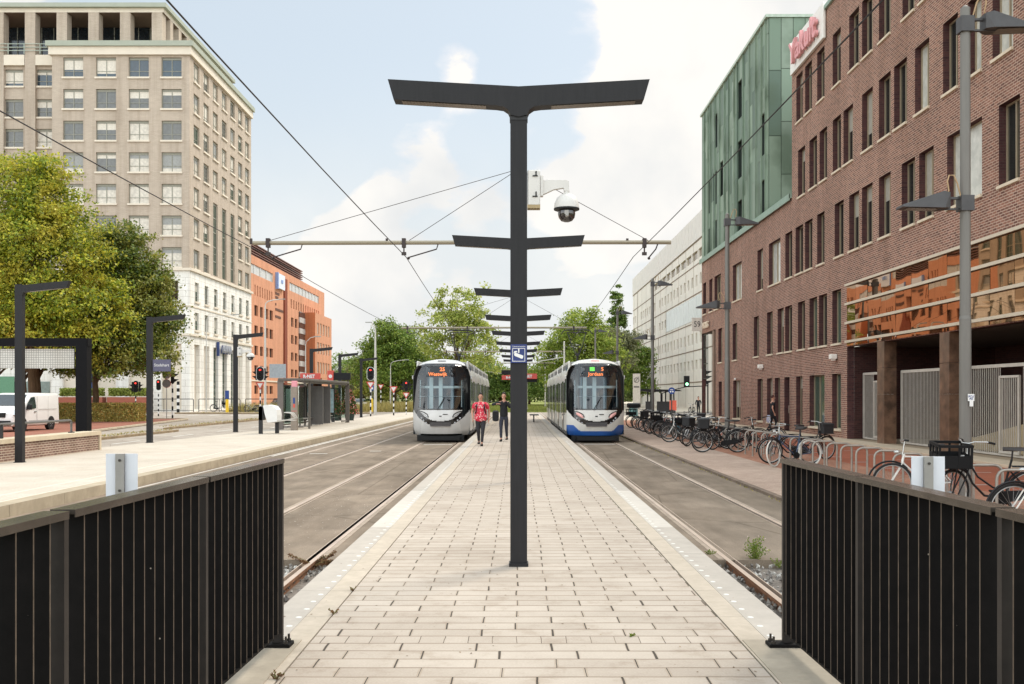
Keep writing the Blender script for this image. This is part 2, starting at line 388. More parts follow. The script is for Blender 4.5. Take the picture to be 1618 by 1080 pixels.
asph2 = mat('asphalt_road', (168, 158, 147), .9, 0, .10, 2.0, .3, .2, dirt=.12, coords='w'); weather_asphalt(asph2)
conc_band = mat('rail_band', (164, 148, 132), .85, 0, .18, 5, .2, .3, coords='w', dirt=.15)
rail_top = mat('rail_steel', (196, 176, 158), .42, .35, .2, 4, 0, .5, coords='w', stretch=(1, .2, 1))
rail_rust = mat('rail_rust', (138, 100, 76), .8, .15, .35, 9, .2, .3, coords='w')
dark_gap = mat('groove_dirt', (52, 44, 38), .95, 0, .3, 20, .3, .1, coords='w')
ballast_m = mat('ballast', (120, 112, 104), .9, 0, .35, 14, .8, .2, coords='w')
grass_m = mat('verge_grass', (134, 134, 84), .95, 0, .3, 1.2, .6, .1, coords='w', dirt=.25)

def paving_mat():
    """cream concrete setts in running bond: thin bed joints, open dark cross joints"""
    m, N, L, B = nodes_of('platform_setts')
    ge = N.new('ShaderNodeNewGeometry'); sp = N.new('ShaderNodeSeparateXYZ'); L.new(ge.outputs['Position'], sp.inputs[0])
    def M(op, a, b=None, clamp=False):
        n = N.new('ShaderNodeMath'); n.operation = op; n.use_clamp = clamp
        for i, v in enumerate((a, b)):
            if v is None: continue
            if isinstance(v, (int, float)): n.inputs[i].default_value = v
            else: L.new(v, n.inputs[i])
        return n.outputs[0]
    nz = N.new('ShaderNodeTexNoise'); nz.inputs['Scale'].default_value = 1.7; nz.inputs['Detail'].default_value = 3; L.new(ge.outputs['Position'], nz.inputs['Vector'])
    wob = M('MULTIPLY', M('SUBTRACT', nz.outputs[0], .5), .03)
    y = M('ADD', M('DIVIDE', M('SUBTRACT', M('ADD', sp.outputs[1], wob), 6.7), .20), 100); row = M('FLOOR', y); fy = M('FRACT', y)
    wn0 = N.new('ShaderNodeTexWhiteNoise'); wn0.noise_dimensions = '1D'; L.new(row, wn0.inputs['W'])
    sold = M('COMPARE', row, 100.0); sold.node.inputs[2].default_value = .1        # one course of half-width setts
    nearz = M('LESS_THAN', row, 99.5)
    x = M('MULTIPLY', M('ADD', sp.outputs[0], wob), M('ADD', 2.0, M('MULTIPLY', sold, 4.0)))
    x = M('ADD', x, M('ADD', M('MULTIPLY', M('MODULO', row, 2.0), .5), M('MULTIPLY', wn0.outputs[0], M('ADD', .03, M('MULTIPLY', nearz, .5)))))
    x = M('ADD', x, 50); colm = M('FLOOR', x); fx = M('FRACT', x)
    cb = N.new('ShaderNodeCombineXYZ'); L.new(colm, cb.inputs[0]); L.new(row, cb.inputs[1])
    wn = N.new('ShaderNodeTexWhiteNoise'); wn.noise_dimensions = '2D'; L.new(cb.outputs[0], wn.inputs['Vector'])
    wn2 = N.new('ShaderNodeTexWhiteNoise'); wn2.noise_dimensions = '3D'
    cb2 = N.new('ShaderNodeCombineXYZ'); L.new(colm, cb2.inputs[0]); L.new(row, cb2.inputs[1]); cb2.inputs[2].default_value = 7; L.new(cb2.outputs[0], wn2.inputs['Vector'])
    # cross joint (dark, open): half width varies per sett
    nzx = N.new('ShaderNodeTexNoise'); nzx.inputs['Scale'].default_value = .9; nzx.inputs['Detail'].default_value = 2; L.new(ge.outputs['Position'], nzx.inputs['Vector'])
    hx = M('MULTIPLY', M('ADD', M('MULTIPLY', M('POWER', wn.outputs['Value'], 1.3), .013), .0055), M('ADD', M('MULTIPLY', nzx.outputs[0], 1.6), .0))
    dx = M('MINIMUM', fx, M('SUBTRACT', 1.0, fx)); jx = M('LESS_THAN', dx, hx)
    hy = M('ADD', M('MULTIPLY', wn2.outputs['Value'], .018), .013)
    dy = M('MINIMUM', fy, M('SUBTRACT', 1.0, fy)); jy = M('LESS_THAN', dy, hy)
    # colour
    n1 = N.new('ShaderNodeTexNoise'); n1.inputs['Scale'].default_value = 70; n1.inputs['Detail'].default_value = 4; L.new(ge.outputs['Position'], n1.inputs['Vector'])
    n2 = N.new('ShaderNodeTexNoise'); n2.inputs['Scale'].default_value = .8; n2.inputs['Detail'].default_value = 8; n2.inputs['Roughness'].default_value = .7; L.new(ge.outputs['Position'], n2.inputs['Vector'])
    val = M('ADD', M('ADD', M('MULTIPLY', wn.outputs['Value'], .16), M('MULTIPLY', n1.outputs[0], .34)), M('MULTIPLY', n2.outputs[0], .75))
    r = N.new('ShaderNodeValToRGB'); L.new(val, r.inputs[0]); e = r.color_ramp.elements
    e[0].position = .38; e[0].color = lin((158, 145, 131)); e[1].position = .88; e[1].color = lin((194, 182, 168))
    # brownish dirt close to joints
    near = M('LESS_THAN', M('MINIMUM', M('MULTIPLY', dx, .5), M('MULTIPLY', dy, .2)), .013)
    m1 = N.new('ShaderNodeMix'); m1.data_type = 'RGBA'; L.new(M('MULTIPLY', near, .35), m1.inputs[0]); L.new(r.outputs[0], m1.inputs[6]); m1.inputs[7].default_value = lin((150, 130, 108))
    m2 = N.new('ShaderNodeMix'); m2.data_type = 'RGBA'; L.new(M('MULTIPLY', jy, .82), m2.inputs[0]); L.new(m1.outputs[2], m2.inputs[6]); m2.inputs[7].default_value = lin((92, 78, 64))
    m3 = N.new('ShaderNodeMix'); m3.data_type = 'RGBA'; L.new(M('MULTIPLY', jx, .88), m3.inputs[0]); L.new(m2.outputs[2], m3.inputs[6]); m3.inputs[7].default_value = lin((40, 34, 29))
    n5 = N.new('ShaderNodeTexNoise'); n5.inputs['Scale'].default_value = 3.2; n5.inputs['Detail'].default_value = 5; n5.inputs['Roughness'].default_value = .7; L.new(ge.outputs['Position'], n5.inputs['Vector'])
    r5 = N.new('ShaderNodeValToRGB'); L.new(n5.outputs[0], r5.inputs[0]); r5.color_ramp.elements[0].position = .33; r5.color_ramp.elements[1].position = .46; r5.color_ramp.elements[0].color = (.90, .875, .85, 1); r5.color_ramp.elements[1].color = (1, 1, 1, 1)
    v5 = N.new('ShaderNodeTexVoronoi'); v5.inputs['Scale'].default_value = 1.9; L.new(ge.outputs['Position'], v5.inputs['Vector']); gum = M('LESS_THAN', v5.outputs['Distance'], .035)
    m6 = N.new('ShaderNodeMix'); m6.data_type = 'RGBA'; m6.blend_type = 'MULTIPLY'; m6.inputs[0].default_value = 1; L.new(m3.outputs[2], m6.inputs[6]); L.new(r5.outputs[0], m6.inputs[7])
    m7 = N.new('ShaderNodeMix'); m7.data_type = 'RGBA'; L.new(M('MULTIPLY', gum, .4), m7.inputs[0]); L.new(m6.outputs[2], m7.inputs[6]); m7.inputs[7].default_value = lin((104, 96, 88))
    L.new(m7.outputs[2], B.inputs['Base Color']); B.inputs['Roughness'].default_value = .85; B.inputs['Specular IOR Level'].default_value = .25
    b = N.new('ShaderNodeBump'); b.inputs['Strength'].default_value = .35; b.inputs['Distance'].default_value = .008
    L.new(M('SUBTRACT', M('MULTIPLY', n1.outputs[0], .3), M('MAXIMUM', jx, M('MULTIPLY', jy, .5))), b.inputs['Height']); L.new(b.outputs[0], B.inputs['Normal'])
    return m
setts = paving_mat()
band_m = mat('platform_band', (186, 173, 156), .85, 0, .07, 12, .15, .25, dirt=.10, coords='w')
edge_m = mat('platform_edge_stone', (178, 169, 158), .8, 0, .06, 8, .15, .25, dirt=.08, coords='w')
edge_new = mat('platform_edge_pale', (194, 186, 175), .8, 0, .05, 8, .1, .25, dirt=.05, coords='w')
lplat = mat('side_platform_top', (194, 179, 158), .85, 0, .06, 3, .15, .25, dirt=.10, coords='w')
kerb_m = mat('kerb_concrete', (176, 162, 140), .85, 0, .10, 5, .2, .25, dirt=.18, coords='w')
paint = mat('road_paint', (214, 208, 198), .7, 0, .08, 8, .1, .3, dirt=.2, coords='w')

# big ground
mb = MB(); mb.quad((-3000, -200, -.32), (3000, -200, -.32), (3000, 4000, -.32), (-3000, 4000, -.32)); struct('ground', mb, mat('earth', (110, 108, 74), .95, 0, .2, .05, coords='w'))

RAILS = [(-7.185, -1), (-5.75, 1), (-3.895, -1), (-2.46, 1), (2.54, -1), (3.975, 1)]   # gauge face x, outward sign
def track_surface(y0, y1):
    """paved strips between grooves"""
    cuts = []
    for x, s in RAILS:
        head = (x, x+.058*s); groove = (x-.055*s, x); band = (x+.058*s, x+.15*s)
        cuts.append((min(groove[0], head[0], head[1]), max(groove[1], head[0], head[1]), x, s))
    a = MB(); xs = -8.22
    for lo, hi, x, s in sorted(cuts):
        a.box(xs, lo, y0, y1, -.25, 0); xs = hi
    a.box(xs, 4.9, y0, y1, -.25, 0)
    return a
struct('tramway_paving', track_surface(11.9, 93), asph)
mb = MB(); mb.box(-8.22, 4.9, 11.9, 93, -.28, -.255); struct('groove_bed', mb, dark_gap)
mb = MB()
for x, s in RAILS:
    xb = sorted((x+.062*s, x+.125*s)); y = 11.95
    while y < 92:
        y2 = min(y+random.uniform(2.5, 6), 92); mb.box(xb[0], xb[1], y+.01, y2, -.02, .0045); y = y2
struct('rail_edging', mb, conc_band)
tr = None
for i, (x, s) in enumerate(RAILS):
    o = x+.029*s
    mb = MB(); mb.mi = 0
    mb.prism([(o-.029, .006), (o+.029, .006), (o+.029, -.03), (o+.008, -.045), (o+.008, -.125), (o+.065, -.14), (o+.065, -.15), (o-.065, -.15), (o-.065, -.14), (o-.008, -.125), (o-.008, -.045), (o-.029, -.03)], 1.0, 130, 'xz')
    g = x-.055*s; mb.mi = 1; mb.box(min(g, x), max(g, x), 1, 93, -.045, -.04); mb.mi = 0
    mb.box(min(g, g-.012*s), max(g, g-.012*s), 1.0, 93, -.05, .005)
    mb.m = [0 if k != 1 else 1 for k in mb.m]
    lab = ['outermost left steel rail beside the left platform kerb', 'right rail of the empty far left track', 'left rail of the track under the silver tram', 'rusty rail ending in gravel beside the platform, left track',
           'rusty rail nearest the platform on the blue tram side', 'right rail of the track under the white and blue tram'][i]
    rr = mb.build('tram_rail', [rail_top, dark_gap], smooth=None, label=lab, cat='rail', group='steel tram rails')
    # rusty flanks where the paving stops
    mb = MB(); mb.box(o-.0305, o+.0305, 1.05, 11.85, -.032, .003); mb.box(o-.0095, o+.0095, 1.05, 11.85, -.12, -.03); mb.box(o-.066, o+.066, 1.05, 11.85, -.148, -.136)
    mb.build('rusty_flank', rail_rust, rr, smooth=None)
# ballast bed + loose stones
mb = MB(); mb.box(-8.22, 4.9, 1, 11.9, -.3, -.10); struct('ballast_bed', mb, ballast_m)
def stones(name, n, boxes, zr, sr, m, seed=1):
    rnd = np.random.RandomState(seed)
    base = np.array([(1, 0, 0), (-1, 0, 0), (0, 1, 0), (0, -1, 0), (0, 0, 1), (0, 0, -1)], float)
    tri = np.array([(0, 2, 4), (2, 1, 4), (1, 3, 4), (3, 0, 4), (2, 0, 5), (1, 2, 5), (3, 1, 5), (0, 3, 5)])
    V = []; Fc = []
    for i in range(n):
        b = boxes[rnd.randint(len(boxes))]
        c = np.array([rnd.uniform(b[0], b[1]), rnd.uniform(b[2], b[3]), rnd.uniform(*zr)])
        s = rnd.uniform(*sr)*np.array([1, rnd.uniform(.6, 1), rnd.uniform(.45, .8)])
        q = np.linalg.qr(rnd.randn(3, 3))[0]
        p = (base*s*(1+rnd.uniform(-.3, .3, (6, 1))))@q.T+c
        V.append(p); Fc.append(tri+6*i)
    V = np.concatenate(V); Fc = np.concatenate(Fc)
    me = bpy.data.meshes.new(name); me.from_pydata(V.tolist(), [], Fc.tolist()); me.materials.append(m)
    o = bpy.data.objects.new(name, me); COL.objects.link(o); return o
def island_mat(name, cols, rough=.85, transl=0.0, spec=.25, noise_tint=None, nscale=.5):
    if name in _M: return _M[name]
    m, N, L, B = nodes_of(name)
    ge = N.new('ShaderNodeNewGeometry'); r = N.new('ShaderNodeValToRGB'); L.new(ge.outputs['Random Per Island'], r.inputs[0])
    e = r.color_ramp.elements; k = len(cols)
    e[0].position = 0; e[0].color = lin(cols[0]); e[1].position = 1; e[1].color = lin(cols[-1])
    for i in range(1, k-1): x = e.new(i/(k-1)); x.color = lin(cols[i])
    col = r.outputs[0]
    if noise_tint:
        n = N.new('ShaderNodeTexNoise'); n.inputs['Scale'].default_value = nscale; n.inputs['Detail'].default_value = 4; L.new(ge.outputs['Position'], n.inputs['Vector'])
        rr = N.new('ShaderNodeValToRGB'); L.new(n.outputs[0], rr.inputs[0]); rr.color_ramp.elements[0].position = .48; rr.color_ramp.elements[1].position = .66
        mx = N.new('ShaderNodeMix'); mx.data_type = 'RGBA'; L.new(rr.outputs[0], mx.inputs[0]); L.new(col, mx.inputs[6]); mx.inputs[7].default_value = lin(noise_tint)
        m2 = N.new('ShaderNodeMath'); m2.operation = 'MULTIPLY'; m2.inputs[1].default_value = .7; L.new(rr.outputs[0], m2.inputs[0]); L.new(m2.outputs[0], mx.inputs[0]); col = mx.outputs[2]
    L.new(col, B.inputs['Base Color']); B.inputs['Roughness'].default_value = rough; B.inputs['Specular IOR Level'].default_value = spec
    if transl > 0:
        out = N['Material Output']; t = N.new('ShaderNodeBsdfTranslucent'); L.new(col, t.inputs[0]); mx = N.new('ShaderNodeMixShader'); mx.inputs[0].default_value = transl
        L.new(B.outputs[0], mx.inputs[1]); L.new(t.outputs[0], mx.inputs[2]); L.new(mx.outputs[0], out.inputs[0])
    _M[name] = m; return m
stone_m = island_mat('gravel_stones', [(82, 76, 72), (126, 120, 114), (164, 158, 150), (108, 102, 96), (192, 188, 180), (96, 88, 82)])
o = stones('track_gravel', 5200, [(1.98, 2.52, 4.5, 11.88), (2.62, 3.9, 6, 11.88), (2.62, 3.9, 8, 11.88), (4.05, 4.9, 8, 11.88), (-2.44, -1.88, 4.5, 11.88), (-3.82, -2.54, 6, 11.88), (-3.82, -2.54, 8, 11.88), (-5.6, -4, 6, 11.88)], (-.13, -.045), (.018, .040), stone_m)
tag(o, 'grey loose gravel around the rails where the paving stops', 'gravel', kind='stuff')

# ---- central platform
PX0, PX1 = -1.86, 1.97
mb = MB(); mb.box(PX0+.02, PX1-.02, .5, 92, -.3, .285); struct('platform_core', mb, dark_gap)
mb = MB(); mb.box(-1.40, 1.503, .5, 92, .28, .30); struct('platform_paving', mb, setts)
def slabs(name, x0, x1, segs, m, gap=.006, z1=.30, z0=-.25):
    mb = MB()
    for a, b in segs: mb.box(x0, x1, a+gap/2, b-gap/2, z0, z1, 0)
    return struct(name, mb, m)
def segs(a, b, st, jit=0):
    out = []; y = a
    while y < b-1e-3:
        y2 = min(b, y+st+random.uniform(-jit, jit)); out.append((y, y2)); y = y2
    return out
slabs('platform_band', 1.516, 1.70, segs(.5, 92, 1.0), band_m, .008)
slabs('platform_band', -1.60, -1.413, segs(.5, 92, 1.0), band_m, .008)
slabs('platform_edge', 1.703, PX1, segs(.5, 12.6, 2.0)+segs(17.4, 92, 2.0), edge_m)
slabs('platform_edge', PX0, -1.603, segs(.5, 12.6, 2.0)+segs(17.4, 92, 2.0), edge_m)
slabs('platform_edge', 1.703, PX1, segs(12.6, 17.4, 1.6), edge_new)
slabs('platform_edge', PX0, -1.603, segs(12.6, 17.4, 1.6), edge_new)
mb = MB()
for X in (1.748, -1.648):
    y = 5.2
    while y < 36:
        mb.lathe([(.025, .301), (.021, .304), (0, .305)], (X+random.uniform(-.004, .004), y, 0), 8); y += .285
struct('tactile_dots', mb, mat('dot_white', (214, 212, 204), .6, 0, .05, 8, coords='w'))
# fence footing strips
for sx in (-1, 1):
    mb = MB(); a, b = sorted((sx*1.50 + .03, sx*2.02+.03)); mb.box(a, b, 1.0, 6.78, -.2, .306); struct('fence_footing', mb, mat('footing_concrete', (172, 160, 142), .85, 0, .1, 6, .2, dirt=.2, coords='w'))

# ---- side platform (left)
poly = [(-8.27, .5), (-8.27, 100), (-9.4, 103.5), (-11.2, 103), (-12.2, 96), (-12.6, 60), (-13.3, 45), (-14.15, 33.5), (-14.15, .5)]
mb = MB(); mb.prism(poly, -.3, .192, 'xy'); struct('side_platform', mb, brickmat('side_platform_slabs', (184, 173, 158), (190, 180, 166), (166, 155, 139), .6, .6, .006, .85, 'floor', .1, big=.07))
mb = MB()
for a, b in segs(.5, 100, 1.95): mb.box(-8.56, -8.22, a+.006, b-.006, -.2, .20)
struct('side_platform_kerb', mb, kerb_m)
mb = MB(); mb.box(-8.62, -8.58, 4, 98, .15, .196); mb.box(-9.2, -9.12, 4, 98, .15, .1955); struct('tactile_line', mb, mat('pale_line', (206, 194, 176), .8, 0, .05, 6, coords='w'))
# ---- left: roads, medians, brick pavement
mb = MB(); mb.quad((-90, .5, -.004), (-8.22, .5, -.004), (-8.22, 93, -.004), (-90, 93, -.004)); struct('left_road', mb, asph2)
mb = MB(); mb.quad((-90, 93, 0), (60, 93, 0), (60, 114, 0), (-90, 114, 0)); mb.quad((-40, 114, 0), (-8.2, 114, 0), (-6.0, 330, 0), (-17, 330, 0)); struct('cross_road', mb, asph2)
mb = MB(); mb.quad((-400, 114, -.01), (400, 114, -.01), (400, 900, -.01), (-400, 900, -.01)); struct('far_verge', mb, grass_m)
mb = MB(); mb.quad((-95, 114.02, .006), (-38, 114.02, .006), (-34, 175, .006), (-95, 175, .006)); struct('forecourt', mb, mat('forecourt_paving', (190, 176, 158), .85, 0, .06, 1, .1, coords='w'))
red_pv = brickmat('red_pavers', (150, 92, 74), (134, 84, 68), (130, 100, 84), .21, .10, .008, .9, 'floor', .1, big=.12)
mb = MB(); mb.prism([(-22, 40), (-22.4, 52), (-26.2, 79), (-60, 79), (-60, 40)], -.02, .10, 'xy'); struct('brick_pavement', mb, red_pv)
mb = MB(); mb.tube([(-22, 40, .06), (-22.4, 52, .06), (-26.2, 79, .06), (-36, 80.5, .06)], .09, 6); struct('pavement_kerb', mb, kerb_m)
dirt = mat('median_dirt', (140, 122, 98), .95, 0, .3, 2.0, .6, .1, coords='w')
mb = MB(); mb.prism([(-18.3, 41), (-18.3, 53), (-18.45, 54.2), (-18.6, 53), (-18.7, 41)], -.02, .10, 'xy'); mb.prism([(-20.1, 58), (-20.3, 57), (-20.6, 59), (-20.9, 84), (-20.6, 86), (-20.2, 84)], -.02, .10, 'xy')
mb.prism([(-15.5, 108), (-36, 106), (-36, 104.5), (-30, 103.5), (-15.5, 105)], -.02, .12, 'xy'); struct('median_strip', mb, dirt)
# markings
mb = MB()
def line(mb, x0, y0, x1, y1, w, z=.004):
    d = Vector((x1-x0, y1-y0, 0)).normalized(); n = Vector((-d.y, d.x, 0))*w/2
    mb.quad((x0-n.x, y0-n.y, z), (x1-n.x, y1-n.y, z), (x1+n.x, y1+n.y, z), (x0+n.x, y0+n.y, z))
for k in range(9): line(mb, -16.3, 40+k*7, -16.3, 43+k*7, .15)
for k in range(12): line(mb, -34+k*2.1, 96, -34+k*2.1, 99.5, .5, .008)
line(mb, -30, 101.5, -9, 101.5, .25, .008)
line(mb, -7.9, 32, -7.9, 90, .1); line(mb, -8.05, 20, -8.05, 90, .07)
for y in (33.5,): line(mb, -7.0, y, -6.4, y, .2); line(mb, -5.2, y+1.5, -4.8, y+1.5, .2)
for k in range(6): line(mb, -14.9+k*.02, 60+k*3.4, -14.9, 61.4+k*3.4, .3)
line(mb, -3.75, 39.6, -2.6, 39.6, .28); line(mb, 2.65, 39.9, 3.9, 39.9, .28)
struct('road_markings', mb, paint)
# ---- central grass beyond the platform with the tracks running through
mb = MB(); mb.quad((-8.2, 114.03, .0), (8.2, 114.03, .0), (8.2, 420, .0), (-8.2, 420, .0)); struct('grass_track', mb, mat('track_grass', (140, 146, 84), .95, 0, .3, 2.0, .6, .1, coords='w', dirt=.2))
# ---- right pavement
beige_pv = brickmat('beige_pavers', (186, 164, 146), (170, 146, 130), (158, 136, 120), .20, .10, .007, .88, 'floor', .1, big=.14)
orange_pv = brickmat('orange_pavers', (172, 122, 96), (156, 108, 86), (140, 106, 86), .20, .065, .006, .9, 'floory', .1, big=.15)
mb = MB()
for a, b in segs(1, 93, 1.0): mb.box(4.9, 5.02, a+.004, b-.004, -.2, .055)
struct('right_kerb', mb, mat('dark_kerb', (126, 108, 92), .9, 0, .2, 6, .3, coords='w', dirt=.3))
mb = MB(); mb.box(5.02, 6.85, 1, 76, -.3, .06); struct('right_pavement', mb, beige_pv)
mb = MB(); mb.box(6.85, 9.3, 1, 76, -.3, .058); struct('cycle_parking_paving', mb, orange_pv)
mb = MB(); mb.box(9.3, 12.85, 1, 76, -.3, .056); struct('red_cycle_path', mb, mat('red_asphalt', (158, 92, 68), .9, 0, .10, 3, .3, .2, dirt=.15, coords='w'))
mb = MB(); mb.box(12.85, 14.0, 1, 76, -.3, .14, .01); mb.box(12.85, 16.2, 68.5, 76, -.3, .13); struct('building_step', mb, mat('pale_step', (196, 176, 150), .85, 0, .08, 4, .15, coords='w', dirt=.12))
mb = MB()
for k in range(16):
    line(mb, 9.55, 14+k*2.4, 10.0, 14+k*2.4, .08, .062)
    line(mb, 11.2, 15+k*2.4, 11.7, 15+k*2.4, .06, .062)
struct('path_markings', mb, paint)
mb = MB(); mb.quad((5.02, 76, .058), (60, 76, .058), (60, 93, .058), (5.02, 93, .058)); struct('far_right_pavement', mb, mat('far_paving', (196, 182, 164), .9, 0, .08, 1, coords='w', dirt=.1))
mb = MB(); mb.quad((8.5, 114.05, .05), (60, 114.05, .05), (60, 300, .05), (8.5, 300, .05)); struct('far_right_forecourt', mb, mat('far_forecourt', (200, 188, 170), .9, 0, .08, .5, coords='w', dirt=.12))
# ================================================================ BUILDINGS
brick = brickmat('red_brick', (146, 101, 84), (98, 64, 55), (182, 158, 140), .24, .081, .012, .9, 'wall', .35, big=.10)
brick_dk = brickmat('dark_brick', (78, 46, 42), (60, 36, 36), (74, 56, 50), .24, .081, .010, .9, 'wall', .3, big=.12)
sill_m = mat('stone_sill', (206, 190, 166), .8, 0, .08, 5, .1)
frame_b = mat('beige_frame', (158, 142, 118), .5, .2, .06, 3)
glass_b = glass_dark('window_glass_dark', (34, 38, 36), .04, .9, .0)
glass_l = glass_dark('window_glass_curtain', (190, 188, 178), .12, .6)
glass_g = glass_dark('window_glass_green', (66, 84, 72), .06, .9)
FX = 13.8
def D(x): return F*FX/(x-818.0)
bo = thing('brick_office_building', 'long dark red brick office building with tall narrow windows along the cycle parking', 'building', (FX, 50, 0))
OFF = (FX, 50, 0)
W5 = [(1258, 1268.5), (1272, 1283), (1291, 1303), (1315.6, 1328.5), (1342, 1357), (1362, 1379), (1389, 1407), (1425.6, 1445.6), (1452, 1472), (1500, 1524), (1545, 1566), (1600, 1634)]
W4 = [(1261, 1272), (1279, 1290.7), (1294.8, 1307), (1315.6, 1329), (1333, 1347.5), (1362, 1379), (1389, 1407), (1413, 1432.6), (1446, 1468), (1489.6, 1514), (1530, 1551), (1568, 1601), (1640, 1672)]
W3 = [(1111, 1116), (1120.7, 1125.8), (1129, 1139), (1158, 1171.8), (1196.8, 1205.4), (1215, 1233), (1241, 1251.6), (1257, 1269), (1271.7, 1283.8), (1291, 1303), (1319, 1333), (1341.7, 1357.5), (1361.8, 1378.5), (1389, 1407), (1425, 1445.6), (1452.6, 1475), (1497, 1551), (1578.6, 1611), (1650, 1690)]
W2 = [(1135, 1141), (1157.7, 1164.6), (1191, 1199), (1212, 1220.6), (1228.6, 1238.4), (1240.7, 1251.3), (1260.8, 1272), (1279, 1291), (1294, 1306.7), (1315, 1329)]
W1 = [(1135.6, 1140.7), (1158.5, 1170), (1196.8, 1205), (1212, 1220.6), (1223.9, 1232.8), (1258, 1268), (1279, 1303), (1315, 1328.6)]
holes = []; wins = []
def addrow(row, z0, z1):
    for a, b in row:
        d0, d1 = D(b), D(a); c = (d0+d1)/2; w = round(max(.5, d1-d0)/.1)*.1
        holes.append((c-w/2, c+w/2, z0, z1)); wins.append((c, w, z0, z1, a))
addrow(W5, 15.4, 17.73); addrow(W4, 11.67, 14.0); addrow(W3, 7.94, 10.27); addrow(W2, 4.2, 6.52); addrow(W1, .5, 2.9)
dd = ((D(1238.5)+D(1248.3))/2, 1.0); holes.append((dd[0]-.5, dd[0]+.5, .14, 2.9))
PE = 41.7
low = [h for h in holes if h[3] < 12]; hi = [h for h in holes if h[2] > 11]
mb = MB()
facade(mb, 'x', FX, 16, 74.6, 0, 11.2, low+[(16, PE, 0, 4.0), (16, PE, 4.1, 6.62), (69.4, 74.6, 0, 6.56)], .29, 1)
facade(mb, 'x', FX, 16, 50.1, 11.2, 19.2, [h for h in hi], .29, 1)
facade(mb, 'x', FX, 50.1, 74.6, 11.2, 11.9, [], .34)
mb.quad((FX, 74.6, 6.56), (32, 74.6, 6.56), (32, 74.6, 11.9), (FX, 74.6, 11.9)); mb.quad((16.2, 69.4, 0), (16.2, 74.6, 0), (16.2, 74.6, 6.56), (16.2, 69.4, 6.56))
mb.quad((FX, 69.4, 0), (16.2, 69.4, 0), (16.2, 69.4, 6.56), (FX, 69.4, 6.56))
mb.quad((FX, 50.1, 11.9), (32, 50.1, 11.9), (32, 50.1, 19.2), (FX, 50.1, 19.2))
mb.quad((FX, 16, 0), (32, 16, 0), (32, 16, 19.2), (FX, 16, 19.2)); mb.quad((32, 16, 0), (32, 74.6, 0), (32, 74.6, 11.9), (32, 16, 11.9))
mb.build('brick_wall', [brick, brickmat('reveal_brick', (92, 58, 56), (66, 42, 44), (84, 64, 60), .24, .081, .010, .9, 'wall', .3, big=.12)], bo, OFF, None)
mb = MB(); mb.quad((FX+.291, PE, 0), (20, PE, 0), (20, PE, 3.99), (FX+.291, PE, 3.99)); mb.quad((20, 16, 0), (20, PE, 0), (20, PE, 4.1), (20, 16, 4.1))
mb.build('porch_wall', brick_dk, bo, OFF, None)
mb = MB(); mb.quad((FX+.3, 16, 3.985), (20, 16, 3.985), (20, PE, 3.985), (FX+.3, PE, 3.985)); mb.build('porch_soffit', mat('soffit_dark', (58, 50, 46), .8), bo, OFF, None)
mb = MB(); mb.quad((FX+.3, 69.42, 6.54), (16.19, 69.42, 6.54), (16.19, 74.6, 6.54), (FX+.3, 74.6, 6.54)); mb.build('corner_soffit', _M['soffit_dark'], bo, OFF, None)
mb = MB(); mb.box(FX-.12, 32, 16, 50.1, 19.2, 19.38); mb.box(FX-.14, 32, 50.1, 74.8, 11.9, 12.1); mb.box(FX-.16, FX-.1, 50.1, 74.8, 11.78, 12.12); mb.build('parapet_coping', mat('patina_coping', (140, 160, 144), .6, .2, .1, 2), bo, OFF)
# windows
rb = random.Random(4)
_wm = {}
def wmesh(w, h, kind):
    k = (round(w, 2), round(h, 2), kind)
    if k in _wm: return _wm[k]
    hw = w/2; f = MB(); x0 = .21; x1 = .285; t = .05
    f.box(x0, x1, -hw, -hw+t, 0, h); f.box(x0, x1, hw-t, hw, 0, h); f.box(x0, x1, -hw+t, hw-t, h-t, h); f.box(x0, x1, -hw+t, hw-t, 0, t)
    if w > .75: f.box(x0-.01, x1-.005, -.02+(.0 if w < 1.6 else .2), .035+(.0 if w < 1.6 else .2), t, h-t)
    g = MB(); g.quad((x0+.04, -hw+t, t), (x0+.04, hw-t, t), (x0+.04, hw-t, h-t), (x0+.04, -hw+t, h-t))
    s = MB(); s.box(-.07, .21, -hw-.03, hw+.03, -.075, .012)
    _wm[k] = (f.mesh('window', frame_b), g.mesh('pane', glass_l if kind == 1 else (glass_g if kind == 2 else glass_b)), s.mesh('sill', sill_m)); return _wm[k]
def link(name, me, parent, loc=(0, 0, 0)):
    o = bpy.data.objects.new(name, me); COL.objects.link(o); o.parent = parent; o.location = loc; return o
for (c, w, z0, z1, a) in wins:
    kind = 1 if a in (1497, 1530, 1568, 1215, 1158) or (a == 1446) else (2 if a in (1279, 1315, 1489.6, 1452.6) and z0 < 5 else 0)
    f, g, s = wmesh(w, z1-z0, kind)
    o = link('window', f, bo, (0, c-50, z0)); link('pane', g, o); link('sill', s, o)
    if rb.random() < .3 and kind == 0:
        h = z1-z0; f_ = rb.choice([.25, .4, .7]); q = MB(); q.quad((.243, -w/2+.05, h*(1-f_)), (.243, w/2-.05, h*(1-f_)), (.243, w/2-.05, h-.05), (.243, -w/2+.05, h-.05)); q.build('blind', mat('blind_office', (150, 144, 132), .7), o, smooth=None)
dm = MB(); dm.box(.24, .3, -.5, .5, 0, 2.76); o = dm.build('entrance_door', mat('brown_door', (70, 52, 46), .5), bo, loc=(0, dd[0]-50, .14))
dm = MB(); dm.box(.225, .238, -.36, .1, .3, 2.5); dm.build('pane', glass_b, o); dm = MB(); dm.tube([(.19, .32, .9), (.19, .32, 1.3)], .015); dm.build('handle', rail_top, o)
